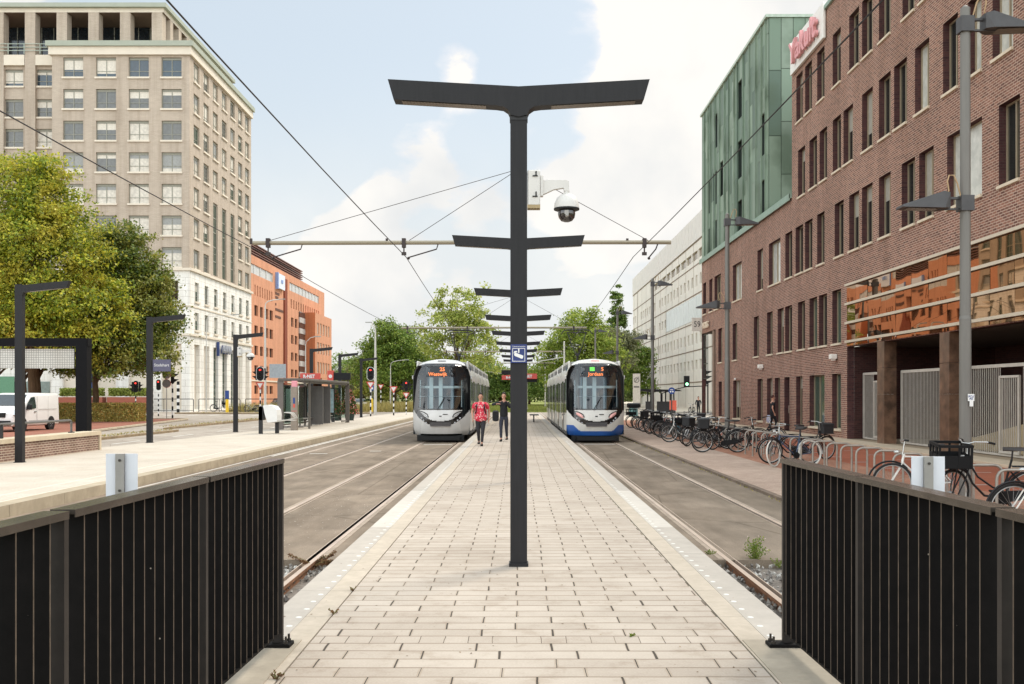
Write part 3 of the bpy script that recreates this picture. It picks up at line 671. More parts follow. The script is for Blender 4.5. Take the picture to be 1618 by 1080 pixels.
# glazed mirror band over the porch
mirror = glass_dark('mirror_glazing', (164, 130, 98), .015, 1.0, .14, .5, 1.0, 0)
mb = MB(); y = 16.0
i = 0
while y < PE-.05:
    y2 = min(PE-.02, y+1.45)
    for a, b in ((4.02, 4.2), (4.2, 4.98), (4.98, 5.77), (5.77, 6.56)):
        j = .010*math.sin(i*2.1+a*5); k = .008*math.cos(i*1.3+a*3)
        mb.quad((FX-.02+j, y+.008, a+.006), (FX-.02+k, y2-.008, a+.006), (FX-.02-j, y2-.008, b-.006), (FX-.02-k, y+.008, b-.006))
    y = y2; i += 1
mb.build('mirror_glazing', mirror, bo, OFF, None)
mb = MB(); mb.quad((FX-.01, 16, 4.02), (20, 16, 4.02), (20, PE, 4.02), (FX-.01, PE, 4.02)); mb.build('porch_ceiling_glass', mat('bronze_panel', (84, 62, 50), .3, .6), bo, OFF, None)
mb = MB()
for z in (6.56, 5.77, 4.98, 4.2): mb.box(FX-.12, FX-.045, 16, PE, z-.05, z+.05)
mb.build('glazing_rails', mat('cream_metal_rail', (206, 192, 170), .45, .3, .05, 3), bo, OFF)
granite = mat('brown_granite', (112, 84, 66), .35, 0, .55, 2.6, 0, .5, coords='w', dirt=.35)
for y in (37.85, 32.2, 26.55, 20.9):
    mb = MB(); mb.box(FX+.0, FX+.46, y-.37, y+.37, .14, 2.0); mb.box(FX+.0, FX+.46, y-.37, y+.37, 2.012, 3.0); mb.box(FX+.0, FX+.46, y-.37, y+.37, 3.012, 4.0); mb.build('granite_pillar', granite, bo, OFF, None)
bars_m = mat('galvanised_bars', (206, 198, 186), .5, .4, .1, 4)
def gate(y0, y1, door=None):
    mb = MB(); X = 14.42; z0, z1 = .2, 2.86
    mb.box(X-.03, X+.03, y0, y1, z1-.06, z1+.04); mb.box(X-.03, X+.03, y0, y1, z0-.03, z0+.03)
    n = max(2, int((y1-y0)/.125))
    for k in range(n+1):
        y = y0+(y1-y0)*k/n
        if door and door[0]-.02 < y < door[1]+.02: continue
        mb.box(X-.010, X+.010, y-.009, y+.009, z0+.03, z1-.06)
    mb.box(X-.035, X+.035, y0, y0+.06, z0, z1); mb.box(X-.035, X+.035, y1-.06, y1, z0, z1)
    g = mb.build('bar_screen', bars_m, bo, OFF)
    if door:
        m2 = MB(); a, b = door; X2 = X-.05
        for yy in (a, b-.07): m2.box(X2-.02, X2+.04, yy, yy+.07, z0+.05, 2.55)
        m2.box(X2-.02, X2+.04, a+.07, b-.07, 2.48, 2.55); m2.box(X2-.02, X2+.04, a+.07, b-.07, z0+.05, z0+.12)
        y = a+.15
        while y < b-.1: m2.box(X2, X2+.02, y-.012, y+.012, z0+.12, 2.48); y += .11
        m2.build('gate_leaf', bars_m, g)
        g.children[0].location = (0, 0, 0)
        for v in g.children[0].data.vertices: v.co -= Vector(OFF)
gate(38.3, 41.5, (38.6, 40.2)); gate(32.65, 37.4); gate(27.0, 31.75, (28.5, 29.7)); gate(21.3, 26.1)
stair_m = mat('stair_stone', (190, 168, 130), .85, 0, .08, 4, .1, coords='w')
mb = MB()
for k in range(12): mb.box(16.0, 19.8, 30.6-k*.45-.45, 30.6-k*.45+4.0*0, .14, .14+.15*(k+1)); 
mb.box(15.8, 16.0, 24, 35.5, .14, .5); 
mb.prism([(36.2, .14), (24.5, .14), (24.5, 2.1)], 15.55, 15.8, 'yz')
mb.build('staircase', stair_m, bo, OFF, None)
mb = MB(); mb.quad((FX, 16, .141), (20, 16, .141), (20, PE, .141), (FX, PE, .141)); mb.build('porch_floor', mat('porch_floor', (150, 130, 106), .8), bo, OFF, None)
# corner pillar, steel grid behind
mb = MB(); mb.box(13.85, 14.45, 70.2, 70.9, .06, 6.55); mb.build('corner_pillar', mat('brown_concrete', (122, 100, 84), .8, 0, .2, 2, .2), bo, OFF)
mb = MB()
for y in (72.9, 73.5, 74.1, 74.5): mb.box(13.9, 13.94, y-.03, y+.03, 3.2, 6.5)
for z in (3.2, 4.3, 5.4, 6.45): mb.box(13.89, 13.95, 72.9, 74.5, z-.03, z+.03)
mb.build('steel_grid', mat('dark_green_steel', (66, 70, 62), .5, .3), bo, OFF)
# wall lamps / cameras
for y, z in ((D(1206), 3.55), (D(1322), 3.6), (D(1163), 3.0)):
    mb = MB(); s = 1 if z > 3.2 else .4; mb.box(FX-.3*s, FX-.02, y-.16*s, y+.16*s, z-.06, z+.14*s, .02); mb.box(FX-.22*s, FX-.08, y-.1*s, y+.1*s, z-.13*s, z-.06); mb.build('wall_lamp', mat('white_fixture', (226, 220, 210), .4), bo, OFF)
# rooftop sign and lettering
WH = mat('white_sign_panel', (228, 224, 216), .5, 0, .04, 2)
mb = MB(); y0, y1 = D(1306), D(1253.5); mb.box(FX-.16, FX-.03, y0, y1, 17.95, 19.55, .02); sp_ = mb.build('sign_panel', WH, bo, OFF)
SIDE = (R(90), 0, R(-90))         # text readable from the street (-X side)
pink = mat('pink_letters', (216, 150, 150), .5, 0, .05, 3)
text('sign_letters', 'Yakult', 1.5, pink, sp_, (-.30, (y0+y1)/2-50, 18.72), SIDE, .08, sx=1.12, bold=.03)
text('entrance_letters', 'NOISS', .62, mat('cream_letters', (214, 196, 172), .5), bo, (-.12, 72.6-50, 7.05), SIDE, .05, sx=1.25, bold=.02)
mb = MB(); mb.box(13.0, 13.78, 74.3, 74.42, 6.75, 7.75, .01); ns = mb.build('number_sign', mat('number_sign_grey', (208, 200, 188), .5), bo, OFF)
text('number', '59', .62, mat('number_black', (60, 54, 50), .6), ns, (13.39-FX, 74.285-50, 7.25), FRONT, .004, sx=.82)

# ---- copper volume
patina = island_mat('copper_patina', [(112, 130, 112), (130, 148, 129), (96, 114, 98), (144, 160, 140), (117, 135, 117), (86, 104, 90), (154, 168, 149)], .55, spec=.4, noise_tint=(84, 100, 80), nscale=.45)
co = thing('copper_clad_block', 'green patinated copper clad block rising behind the brick building', 'building', (FX, 60, 12))
CO = (FX, 60, 12); CY0, CY1, CZ0, CZ1 = 54.7, 74.2, 12.1, 22.7
ch = [(61.0, 62.2, 19.1, 21.4), (68.5, 69.6, 19.1, 21.4), (55.3, 56.4, 15.4, 17.7), (61, 62.2, 15.4, 17.7), (66.6, 67.8, 15.4, 17.7), (68.7, 69.9, 15.2, 17.5), (70.6, 71.7, 15.0, 17.3), (55.3, 56.4, 12.2, 14.0), (61, 62.2, 12.2, 14.0), (68.7, 69.9, 12.2, 14.1), (70.6, 71.7, 12.2, 13.9)]
mb = MB(); rnd = random.Random(5)
yy = CY0
while yy < CY1-.1:
    w = rnd.choice([.55, .62, .7, .95]); y2 = min(CY1, yy+w)
    for h in ch:
        if yy < h[0]-.05 < y2: y2 = h[0]; break
        if yy < h[1]-.05 < y2: y2 = h[1]; break
    z = CZ0; hs = [h for h in ch if h[0]-.02 <= (yy+y2)/2 <= h[1]+.02]
    while z < CZ1-.05:
        z2 = min(CZ1, z+rnd.uniform(1.6, 3.6))
        for h in hs:
            if z < h[2]-.02 < z2: z2 = h[2]
            if abs(z-h[2]) < .03: z = h[3]; z2 = min(CZ1, z+rnd.uniform(1.2, 2.6))
        for h in hs:
            if z < h[2]-.02 < z2: z2 = h[2]
        mb.box(FX-.07, FX, yy+.015, y2-.015, z+.012, z2-.012); z = z2
    yy = y2
x = FX
while x < 24:
    x2 = x+.66; z = CZ0
    while z < CZ1-.05:
        z2 = min(CZ1, z+rnd.choice([2.0, 2.9, 3.6, 4.1])); mb.box(x+.015, x2-.015, CY0-.07, CY0-.005, z+.015, z2-.015); z = z2
    x = x2
mb.build('copper_cladding', patina, co, CO, None)
mb = MB(); yy = CY0+.3
while yy < CY1:
    mb.box(FX-.16, FX-.071, yy-.02, yy+.02, CZ0, CZ1); yy += rnd.choice([.62, .95, 1.3, 1.6])
mb.build('standing_seams', patina, co, CO, None)
backing = mat('dark_backing', (48, 58, 52), .8)
mb = MB(); facade(mb, 'x', FX, CY0, CY1, CZ0, CZ1, ch, .4); mb.quad((FX, CY0, CZ0), (32, CY0, CZ0), (32, CY0, CZ1), (FX, CY0, CZ1)); mb.quad((FX, CY1, CZ0), (32, CY1, CZ0), (32, CY1, CZ1), (FX, CY1, CZ1)); mb.quad((32, CY0, CZ0), (32, CY1, CZ0), (32, CY1, CZ1), (32, CY0, CZ1))
mb.build('wall', backing, co, CO, None)
mb = MB(); mb.box(FX-.2, 32, CY0-.15, CY1+.1, CZ1, CZ1+.16); mb.build('roof_edge', mat('pale_patina', (176, 188, 172), .6), co, CO)
for h in ch:
    mb = MB(); X = FX+.36; mb.box(X, X+.05, h[0], h[0]+.06, h[2], h[3]); mb.box(X, X+.05, h[1]-.06, h[1], h[2], h[3]); mb.box(X, X+.05, h[0], h[1], h[3]-.06, h[3]); mb.box(X-.01, X+.04, (h[0]+h[1])/2-.02, (h[0]+h[1])/2+.02, h[2], h[3])
    o = mb.build('window', frame_b, co, CO); m2 = MB(); m2.quad((X+.02, h[0], h[2]), (X+.02, h[1], h[2]), (X+.02, h[1], h[3]), (X+.02, h[0], h[3])); m2.build('pane', glass_g, o, CO, None)

# ---- white panel building
WX = 26.4
wo = thing('white_panel_building', 'long white panelled office block with small square windows beyond the brick building', 'building', (WX, 170, 0)); WO = (WX, 170, 0)
wpan = mat('white_panels', (234, 227, 216), .7, 0, .05, .5, 0, coords='w', dirt=.05)
wpan2 = mat('pale_glazing', (206, 212, 208), .25, .1, .08, .6, coords='w')
rows = [(5.75, 7.2), (9.6, 11.2), (13.9, 15.4), (18.1, 19.7)]
wh = []
y = 112.0
for zi, (a, b) in enumerate(rows):
    y = 139.5 if zi else 139.5
    k = 0
    while y < 226:
        if not (zi == 2 and y < 176) and not (212 < y < 219) and not (186 < y < 191 and zi != 1): wh.append((y, y+1.55, a, b))
        y += 3.45; k += 1
big = []
y = 141
while y < 196: big.append((y, y+4.6, 22.0, 23.3)); y += 5.2
allh = wh[:]
mb = MB(); facade(mb, 'x', WX, 108, 228, 0, 24.6, allh+big, .35); mb.quad((WX, 228, 0), (60, 228, 0), (60, 228, 28.5), (WX, 228, 28.5)); mb.quad((WX, 108, 0), (60, 108, 0), (60, 108, 28.5), (WX, 108, 28.5)); mb.quad((60, 108, 0), (60, 228, 0), (60, 228, 28.5), (60, 108, 28.5))
mb.build('wall', wpan, wo, WO, None)
mb = MB(); y = 108
while y < 228: y2 = min(228, y+3.0); mb.box(WX-.12, WX-.005, y+.06, y2-.06, 24.75, 28.5); y = y2
mb.quad((WX, 108, 24.6), (WX, 228, 24.6), (WX, 228, 28.4), (WX, 108, 28.4)); mb.build('attic_panels', mat('attic_panels', (222, 216, 208), .6, 0, .05, 1), wo, WO)
mb = MB()
for z in (3.9, 8.6, 12.7, 16.9, 21.2, 24.62): mb.box(WX-.05, WX-.01, 108, 228, z-.07, z+.07)
for y, z0, z1 in ((219.5, 0, 24.6), (177, 12.7, 16.9), (186.5, 8.6, 12.7)): mb.box(WX-.05, WX-.01, y-.12, y+.12, z0, z1)
y = 108
while y < 228: mb.box(WX-.02, WX-.004, y-.03, y+.03, 0, 24.5); y += 3.45*2
mb.build('panel_joints', mat('joint_brown', (124, 104, 86), .8), wo, WO)
mb = MB(); y = 126
while y < 175: mb.box(WX-.06, WX-.01, y+.08, y+2.2, 13.1, 16.6); y += 2.3
mb.build('glazed_bay', wpan2, wo, WO)
f = MB(); f.box(.2, .3, 0, .12, 0, 1.5); f.box(.2, .3, 1.43, 1.55, 0, 1.5); f.box(.2, .3, .12, 1.43, 1.38, 1.5); fm = f.mesh('window', mat('pale_frame', (188, 178, 160), .5))
g = MB(); g.quad((.26, .1, 0), (.26, 1.5, 0), (.26, 1.5, 1.5), (.26, .1, 1.5)); gm = g.mesh('pane', glass_dark('pane_grey', (120, 116, 104), .1, .5))
for n_, h in enumerate(allh[:100]):
    o = link('window', fm, wo, (0, h[0]-170, h[2])); link('pane', gm, o)
if len(allh) > 100:
    mb = MB()
    for h in allh[100:]: mb.quad((WX+.26, h[0], h[2]), (WX+.26, h[1], h[2]), (WX+.26, h[1], h[3]), (WX+.26, h[0], h[3]))
    tag(mb.build('window_panes', _M['pane_grey'], wo, WO, None), kind='stuff')
for h in big:
    mb = MB(); mb.quad((WX+.26, h[0], h[2]), (WX+.26, h[1], h[2]), (WX+.26, h[1], h[3]), (WX+.26, h[0], h[3])); mb.build('ribbon_window', glass_dark('pane_brown', (120, 104, 80), .15, .5), wo, WO, None)

# ---- pale tower block (left)
tan = brickmat('tower_brick', (190, 175, 158), (181, 166, 150), (170, 157, 142), .5, .12, .01, .9, 'wall', .05, big=.06)
white_st = brickmat('white_stone_cladding', (240, 237, 230), (233, 230, 222), (196, 190, 180), 1.6, .75, .02, .8, 'wall', .05, big=.04)
cream = mat('cream_concrete', (218, 206, 188), .8, 0, .05, 1, coords='w'); corn = mat('grey_green_cornice', (158, 162, 146), .6, 0, .06, 1)
to = thing('tower_block', 'tall beige brick office tower with white stone base and open colonnade on top', 'building', (-38.4, 116.5, 0)); TO = (-38.4, 116.5, 0)
TX, TY = -38.4, 116.5; TX0 = -54.5; TY1 = 143.4
rz = [(39.2-3.7*k, 41.5-3.7*k) for k in range(7)]
fc = [(-53.2+3.84*k, -50.85+3.84*k) for k in range(4)]
cy = [119.05, 122.75, 126.5, 130.3, 134.1, 137.8, 141.3]
fh = [(a, b, c, d) for (a, b) in fc for (c, d) in rz]
sh = []
for i, y in enumerate(cy):
    for k, (c, d) in enumerate(rz):
        if i in (2, 3, 4) and k >= 4: continue
        sh.append((y-1.05, y+1.05, c, d))
strips = [(y-.95, y+.95, 17.1, 26.3) for y in cy[2:5]]
bh = [(y-.75, y+.75, c, d) for y in cy for c, d in ((13.1, 15.4), (9.7, 11.8))]
ar = [(y-1.0, y+1.0, .3, 8.0) for y in cy]
bfh = [(a+.4, b-.4, c, d) for (a, b) in fc for c, d in ((13.1, 15.4), (9.7, 11.8))]; bfa = [(a, b, .3, 8.0) for a, b in fc]
mb = MB(); facade(mb, 'y', TY, TX0, TX, 16.7, 42.7, fh, .3); facade(mb, 'x', TX, TY, TY1, 16.7, 42.7, sh+strips, -.3)
mb.quad((TX0, TY, 0), (TX0, 119, 0), (TX0, 119, 42.7), (TX0, TY, 42.7)); mb.quad((-75, TY1, 0), (TX, TY1, 0), (TX, TY1, 42.7), (-75, TY1, 42.7)); mb.quad((-54.5, TY, 43.2), (TX, TY, 43.2), (TX, TY1, 43.2), (-54.5, TY1, 43.2))
mb.build('brick_wall', tan, to, TO, None)
mb = MB(); facade(mb, 'y', TY-.05, TX0, TX+.05, 0, 16.7, bfh+bfa, .5); facade(mb, 'x', TX+.05, TY-.05, TY1, 0, 16.7, bh+ar, -.5); mb.build('stone_base', white_st, to, TO, None)
mb = MB()
for (z, h, p) in ((42.7, .6, .55), (16.55, .3, .3), (12.35, .14, .14), (8.95, .25, .25)):
    mb = MB(); mb.box(TX0-p, TX+p, TY-p, TY1+.1, z, z+h); mb.build('cornice', corn if z > 40 else cream, to, TO)
mb = MB(); mb.box(TX0-.3, TX+.3, TY-.3, TY1, 41.75, 42.7); mb.build('frieze', cream, to, TO)
_tw = {}
pane_a = glass_dark('pane_blue', (52, 66, 76), .05, .9); pane_b = glass_dark('pane_blinds', (206, 198, 184), .22, .4); pane_c = glass_dark('pane_half', (98, 98, 94), .08, .8); fr_g = mat('grey_green_frame', (142, 140, 126), .5)
def tw(w, h, kind, axis, sill=True):
    k = (round(w, 2), round(h, 2), kind, axis, sill)
    if k in _tw: return _tw[k]
    hw = w/2; f = MB(); g = MB(); s = MB(); t = .07
    f.box(-hw, -hw+t, .2, .28, 0, h); f.box(hw-t, hw, .2, .28, 0, h); f.box(-hw+t, hw-t, .19, .28, h-.28, h); f.box(-hw+t, hw-t, .2, .28, 0, t); f.box(-.04, .04, .19, .27, t, h-.28); f.box(-hw+t, hw-t, .2, .265, h*.3, h*.3+.06)
    if h > 4:
        for q in range(1, 5): f.box(-hw+t, hw-t, .195, .262, h*q/5-.06, h*q/5+.06)
    g.quad((-hw+t, .25, t), (hw-t, .25, t), (hw-t, .25, h-t), (-hw+t, .25, h-t))
    if sill: s.box(-hw-.12, hw+.12, -.16, .19, -.2, .01)
    gm = g.mesh('pane', {0: pane_a, 1: pane_b, 2: pane_c, 3: glass_g}[kind]); _tw[k] = (f.mesh('window', fr_g), gm, s.mesh('sill', cream) if sill else None); return _tw[k]
def put_tw(parent, off, axis, c, plane, z0, z1, w, kind, sill=True):
    f, g, s = tw(w, z1-z0, kind, 'n', sill)
    o = link('window', f, parent, ((c-off[0], plane-off[1], z0-off[2]) if axis == 'y' else (plane-off[0], c-off[1], z0-off[2])))
    if axis == 'x': o.rotation_euler = (0, 0, R(90))
    if axis == 'x-': o.location = (plane-off[0], c-off[1], z0-off[2]); o.rotation_euler = (0, 0, R(-90))
    link('pane', g, o)
    if s: link('sill', s, o)
    if sill and brr.random() < .55:
        h = z1-z0; f_ = brr.choice([.3, .45, .6, .8]); key = ('blind', round(w, 2), round(h, 2), f_, kind == 1)
        if key not in _tw:
            q = MB(); q.quad((-w/2+.08, .242, h*(1-f_)), (w/2-.08, .242, h*(1-f_)), (w/2-.08, .242, h-.25), (-w/2+.08, .242, h-.25)); _tw[key] = q.mesh('blind', blind_a if kind != 1 else blind_b)
        link('blind', _tw[key], o)
brr = random.Random(9); blind_a = mat('blind_cream', (214, 206, 192), .7); blind_b = mat('blind_grey', (150, 150, 146), .6)
rr = random.Random(3)
for i, (a, b, c, d) in enumerate(fh): k = int(round((41.5-d)/3.7)); put_tw(to, TO, 'y', (a+b)/2, TY, c, d, b-a, 0 if k == 0 else (2 if k == 1 or rr.random() < .35 else 1))
for (a, b, c, d) in sh: put_tw(to, TO, 'x', (a+b)/2, TX, c, d, b-a, rr.choice([1, 1, 1, 2, 3]))
for (a, b, c, d) in strips: put_tw(to, TO, 'x', (a+b)/2, TX, c, d, b-a, 3, False)
for (a, b, c, d) in bh: put_tw(to, TO, 'x', (a+b)/2, TX+.05, c, d, b-a, rr.choice([3, 2]))
for i, (a, b, c, d) in enumerate(ar):
    if i in (2, 3, 4): put_tw(to, TO, 'x', (a+b)/2, TX-.1, c, d, b-a, 3, False)
mb = MB()
for i, (a, b, c, d) in enumerate(ar):
    if i not in (2, 3, 4): mb = MB(); mb.quad((TX-.4, a, c), (TX-.4, b, c), (TX-.4, b, d), (TX-.4, a, d)); mb.build('recessed_panel', cream, to, TO, None)
for (a, b, c, d) in bfa: mb = MB(); mb.quad((a, TY+.4, c), (b, TY+.4, c), (b, TY+.4, d), (a, TY+.4, d)); mb.build('recessed_panel', cream, to, TO, None)
# setback wing + crown
WY = 119.0; CX1 = -42.2
cols = [-43.0-3.78*k for k in range(9)]
wingh = [(-61.5, -59.1, c, d) for c, d in ((38.9, 40.9), (35.2, 37.35), (31.6, 33.8), (28.0, 30.2), (24.4, 26.6), (20.8, 23.0), (17.2, 19.4))]+[(-57.6, -55.2, c, d) for c, d in ((38.9, 40.9), (35.2, 37.35), (31.6, 33.8), (28.0, 30.2), (24.4, 26.6), (20.8, 23.0), (17.2, 19.4))]
wingh += [(-65.3, -62.9, c, d) for c, d in ((38.9, 40.9), (35.2, 37.35), (31.6, 33.8), (28.0, 30.2))]
mb = MB(); facade(mb, 'y', WY, -75, TX0, 8.0, 42.6, wingh, .35)
for c in cols: mb.box(c-.62, c+.62, WY-.35, WY+.9, 8.0 if c < -55 else 42.6, 47.6)
for y in range(8): mb.box(CX1-.9, CX1+.02, 120.9+y*3.0, 121.9+y*3.0, 43.2, 47.6)
mb.build('wing_wall', tan, to, TO, None)
mb = MB(); mb.box(-75, CX1, WY-.36, 147, 47.6, 48.1); mb.build('crown_beam', cream, to, TO)
mb = MB(); mb.box(-75.4, CX1+.4, WY-.8, 147.4, 48.1, 48.6); mb.build('crown_roof', corn, to, TO)
mb = MB(); mb.quad((-75, WY-.3, 47.55), (CX1, WY-.3, 47.55), (CX1, 147, 47.55), (-75, 147, 47.55)); mb.build('crown_soffit', mat('brown_soffit', (120, 98, 84), .8), to, TO, None)
mb = MB(); mb.box(-75, CX1-3.5, 123.4, 144, 42.6, 47.5); mb.build('penthouse_glazing', glass_dark('pane_night', (34, 42, 48), .08, .8), to, TO)
mb = MB()
for k in range(20): mb.box(-74+k*1.5, -73.92+k*1.5, 123.28, 123.39, 42.7, 47.5)
for z in (45.0,): mb.box(-75, CX1-3.5, 123.3, 123.39, z-.05, z+.05)
for k in range(12): mb.box(CX1-3.49, CX1-3.38, 123.6+k*1.6, 123.68+k*1.6, 42.7, 47.5)
mb.build('penthouse_frames', fr_g, to, TO)
mb = MB(); mb.box(-75, -54.4, WY-.2, 123.4, 42.3, 42.6)
for c in cols[3:]: mb.box(c+.65, c+3.1, WY-.38, WY-.01, 41.3, 42.5)
mb.build('balcony_slab', cream, to, TO)
mb = MB()
for z in (43.0, 43.4, 43.8): mb.box(-75, -54.4, WY-.5, WY-.44, z-.03, z+.03)
for k in range(11): mb.box(-74+k*1.9, -73.93+k*1.9, WY-.5, WY-.44, 42.6, 43.8)
mb.build('balcony_railing', mat('pale_green_railing', (170, 180, 166), .5), to, TO)
for i, (a, b, c, d) in enumerate(wingh): put_tw(to, TO, 'y', (a+b)/2, WY, c, d, b-a, 0 if i in (0, 7) else rr.choice([1, 2, 2]))
mb = MB(); mb.box(-95, TX0-.1, WY, 140, 0, 8.0); mb.build('podium', white_st, to, TO, None)
mb = MB()
for k in range(9): mb.box(-92+k*4.1, -88.7+k*4.1, WY-.06, WY-.01, .8, 3.6)
mb.build('shopfront_glazing', glass_dark('shop_glass', (96, 112, 104), .1, .7), to, TO, None)
for k, (cc, nm) in enumerate((((196, 140, 70), 'ochre_panel'), ((92, 136, 106), 'green_panel'), ((60, 92, 150), 'blue_banner'))):
    X = (-64.5, -61.0, -48.6)[k]; mb = MB(); Y = WY-.12 if k < 2 else 113.2; mb.box(X-.9 if k < 2 else X-.45, X+.9 if k < 2 else X+.45, Y-.05, Y, 1.5 if k < 2 else 1.9, 4.2 if k < 2 else 5.2); mb.build(nm, mat(nm, cc, .6), to, TO)
blue_l = mat('blue_letters', (52, 70, 120), .5); sil_l = mat('silver_letters', (176, 178, 186), .35, .3)
mb = MB(); mb.box(TX+.12, TX+.4, 126.6, 126.95, 6.95, 8.75); bs = mb.build('blue_sign_bar', blue_l, to, TO)
text('sign_letters', 'AVVA', 1.45, sil_l, bs, (.5, 129.9-116.5, 7.85), (R(90), 0, R(90)), .12, sx=1.05)
text('sign_letters', 'AVVA', 1.45, blue_l, bs, (.28, 129.96-116.5, 7.80), (R(90), 0, R(90)), .05, sx=1.05, bold=.05)

# ---- orange brick building
OX = -44.0
oo = thing('orange_brick_building', 'orange brick office building with louvred roof screen beside the beige tower', 'building', (OX, 190, 0)); OO = (OX, 190, 0)
orb = brickmat('orange_brick', (214, 154, 122), (208, 147, 115), (202, 149, 119), .5, .15, .01, .9, 'wall', .05, big=.05)
orb_shade = brickmat('shaded_orange_brick', (204, 122, 82), (196, 114, 76), (184, 118, 86), .5, .15, .01, .9, 'wall', .05, big=.05)  # darker copy of the orange brick paints shade on the wing end
def OD(x): return F*44.0/(818-x)
oh = []
rws = [(15.3, 17.1), (12.0, 13.7), (8.7, 10.3), (5.5, 7.0), (2.2, 3.6)]
for a, b in ((402, 407.5), (411, 416), (420, 424), (426, 431.4), (460, 464), (466, 470)):
    for c, d in rws: oh.append((OD(a), OD(b), c, d, 'w'))
for k in range(8): y = 166.5+k*1.62; oh.append((y, y+.62, 18.7, 20.5, 's'))
for k in range(13): y = 193+k*2.2; oh.append((y, y+.9, 18.9, 20.6, 's'))
band1 = (158.5, 179.2, 22.2, 23.8); band2 = (192, 220.5, 22.2, 23.8); slot = (187, 189.2, .5, 23.9)
H4 = [h[:4] for h in oh]
mb = MB(); facade(mb, 'x', OX, 146, 226.5, 0, 25.2, H4+[band1, band2], -.5)
mb.quad((OX, 146, 0), (-80, 146, 0), (-80, 146, 25.2), (OX, 146, 25.2)); mb.quad((OX, 226.5, 0), (-80, 226.5, 0), (-80, 226.5, 25.2), (OX, 226.5, 25.2)); mb.quad((OX, 146, 25.19), (-80, 146, 25.19), (-80, 226.5, 25.19), (OX, 226.5, 25.19))
mb.build('brick_wall', orb, oo, OO, None)
mb = MB(); mb.box(OX+.0, OX+.25, slot[0], slot[1], .5, 23.9); mb.build('recessed_slot', mat('dark_red_brick', (128, 60, 36), .9), oo, OO)
mb = MB(); mb.box(OX, OX+.15, 146, 226.5, 4.3, 4.55); mb.build('string_course', cream, oo, OO)
wm_f = {}
for (a, b, c, d, k) in oh:
    w = round(b-a, 1); key = (w, round(d-c, 2), k)
    if key not in wm_f:
        f = MB(); hw = w/2; h = d-c
        f.box(-.42, -.3, -hw, -hw+.1, 0, h); f.box(-.42, -.3, hw-.1, hw, 0, h)
        if k == 'w': f.box(-.44, -.3, -.05, .05, 0, h)
        g = MB(); g.quad((-.4, -hw, 0), (-.4, hw, 0), (-.4, hw, h), (-.4, -hw, h))
        wm_f[key] = (f.mesh('window', mat('dark_frame', (92, 70, 58), .6)), g.mesh('pane', glass_dark('pane_red', (92, 72, 62), .12, .5) if k == 'w' else mat('slit_dark', (90, 50, 36), .8)))
    f, g = wm_f[key]; o = link('window', f, oo, (0, (a+b)/2-190, c)); link('pane', g, o)
for (a, b, c, d), n in ((band1, 5), (band2, 9)):
    for k in range(n):
        ya = a+(b-a)*k/n; yb = a+(b-a)*(k+1)/n-.5; mb = MB(); mb.quad((OX-.2, ya+.2, c), (OX-.2, yb+.1, c), (OX-.2, yb+.1, d), (OX-.2, ya+.2, d)); mb.box(OX-.25, OX-.1, yb+.1, yb+.7, c, d); mb.build('ribbon_window', glass_dark('pane_sky', (196, 194, 188), .1, .6), oo, OO, None)
mb = MB()
for k in range(6): z = 25.5+k*.42; mb.box(OX-1.2, OX-.7, 146, 207, z, z+.14)
mb.build('roof_louvres', mat('louvre_brown', (120, 86, 78), .6), oo, OO)
mb = MB(); mb.box(-70, OX-1.4, 147, 206, 25.2, 27.6); mb.build('plant_room', mat('plant_room', (196, 186, 180), .8), oo, OO)
mb = MB(); mb.box(OX+.03, OX+.5, 181.2, 186.2, 21.5, 24.2); lg = mb.build('logo_panel', mat('logo_pale_blue', (218, 224, 234), .5), oo, OO)
mb = MB(); mb.box(OX+.02, OX+.55, 180.7, 181.15, 21.3, 24.3); mb.box(OX+.51, OX+.6, 183.2, 184.4, 22.6, 23.2); mb.build('logo_mark', mat('logo_blue', (130, 156, 204), .5), lg, OO)
bt_ = mat('dark_letters', (96, 60, 44), .7)
mb = MB()
for z, ln in ((20.3, 3.0), (19.6, 2.2), (18.3, .7), (17.4, 6.2), (16.1, 4.2)): mb.box(OX+.02, OX+.07, 180.6, 180.6+ln, z, z+.42)
mb.build('wall_letters', bt_, oo, OO)
# wing
mb = MB(); mb.quad((OX, 205, 5.6), (-41.7, 205, 5.6), (-41.7, 205, 19), (OX, 205, 19)); mb.quad((OX, 205, 19), (-41.7, 205, 19), (-41.7, 222, 19), (OX, 222, 19)); mb.box(-43.98, -41.75, 205.05, 222, 5.5, 5.6); mb.build('wing_end_wall', orb_shade, oo, OO, None)
wwh = [(207.2+k*2.9, 209.0+k*2.9, c, c+2.4) for k in range(5) for c in (14.7, 10.6, 6.5)]
mb = MB(); facade(mb, 'x', -41.7, 205, 223, 5.6, 19, wwh, -.3); facade(mb, 'x', -41.72, 212, 223, 0, 5.6, [], -.3); mb.quad((-44, 223, 0), (-41.7, 223, 0), (-41.7, 223, 19), (-44, 223, 19)); mb.build('wing_wall', orb, oo, OO, None)
f = MB(); f.box(-.25, -.15, -.05, .05, 0, 2.4); ff = f.mesh('window', fr_g); g = MB(); g.quad((-.2, -.9, 0), (-.2, .9, 0), (-.2, .9, 2.4), (-.2, -.9, 2.4)); gg = g.mesh('pane', pane_b)
for (a, b, c, d) in wwh: o = link('window', ff, oo, (2.3, (a+b)/2-190, c)); link('pane', gg, o)
for k in range(6):
    z = 5.6+k*2.2; mb = MB(); mb.box(OX+.02, OX+.3, 200, 204.9, z, z+1.05); mb.build('stair_panel', mat('pale_grey_panel', (190, 184, 180), .5), oo, OO)
    mb = MB(); mb.box(OX+.02, OX+.2, 200, 204.9, z+1.05, z+2.2); mb.build('stair_window', glass_dark('stair_glass', (70, 66, 66), .1, .6), oo, OO)
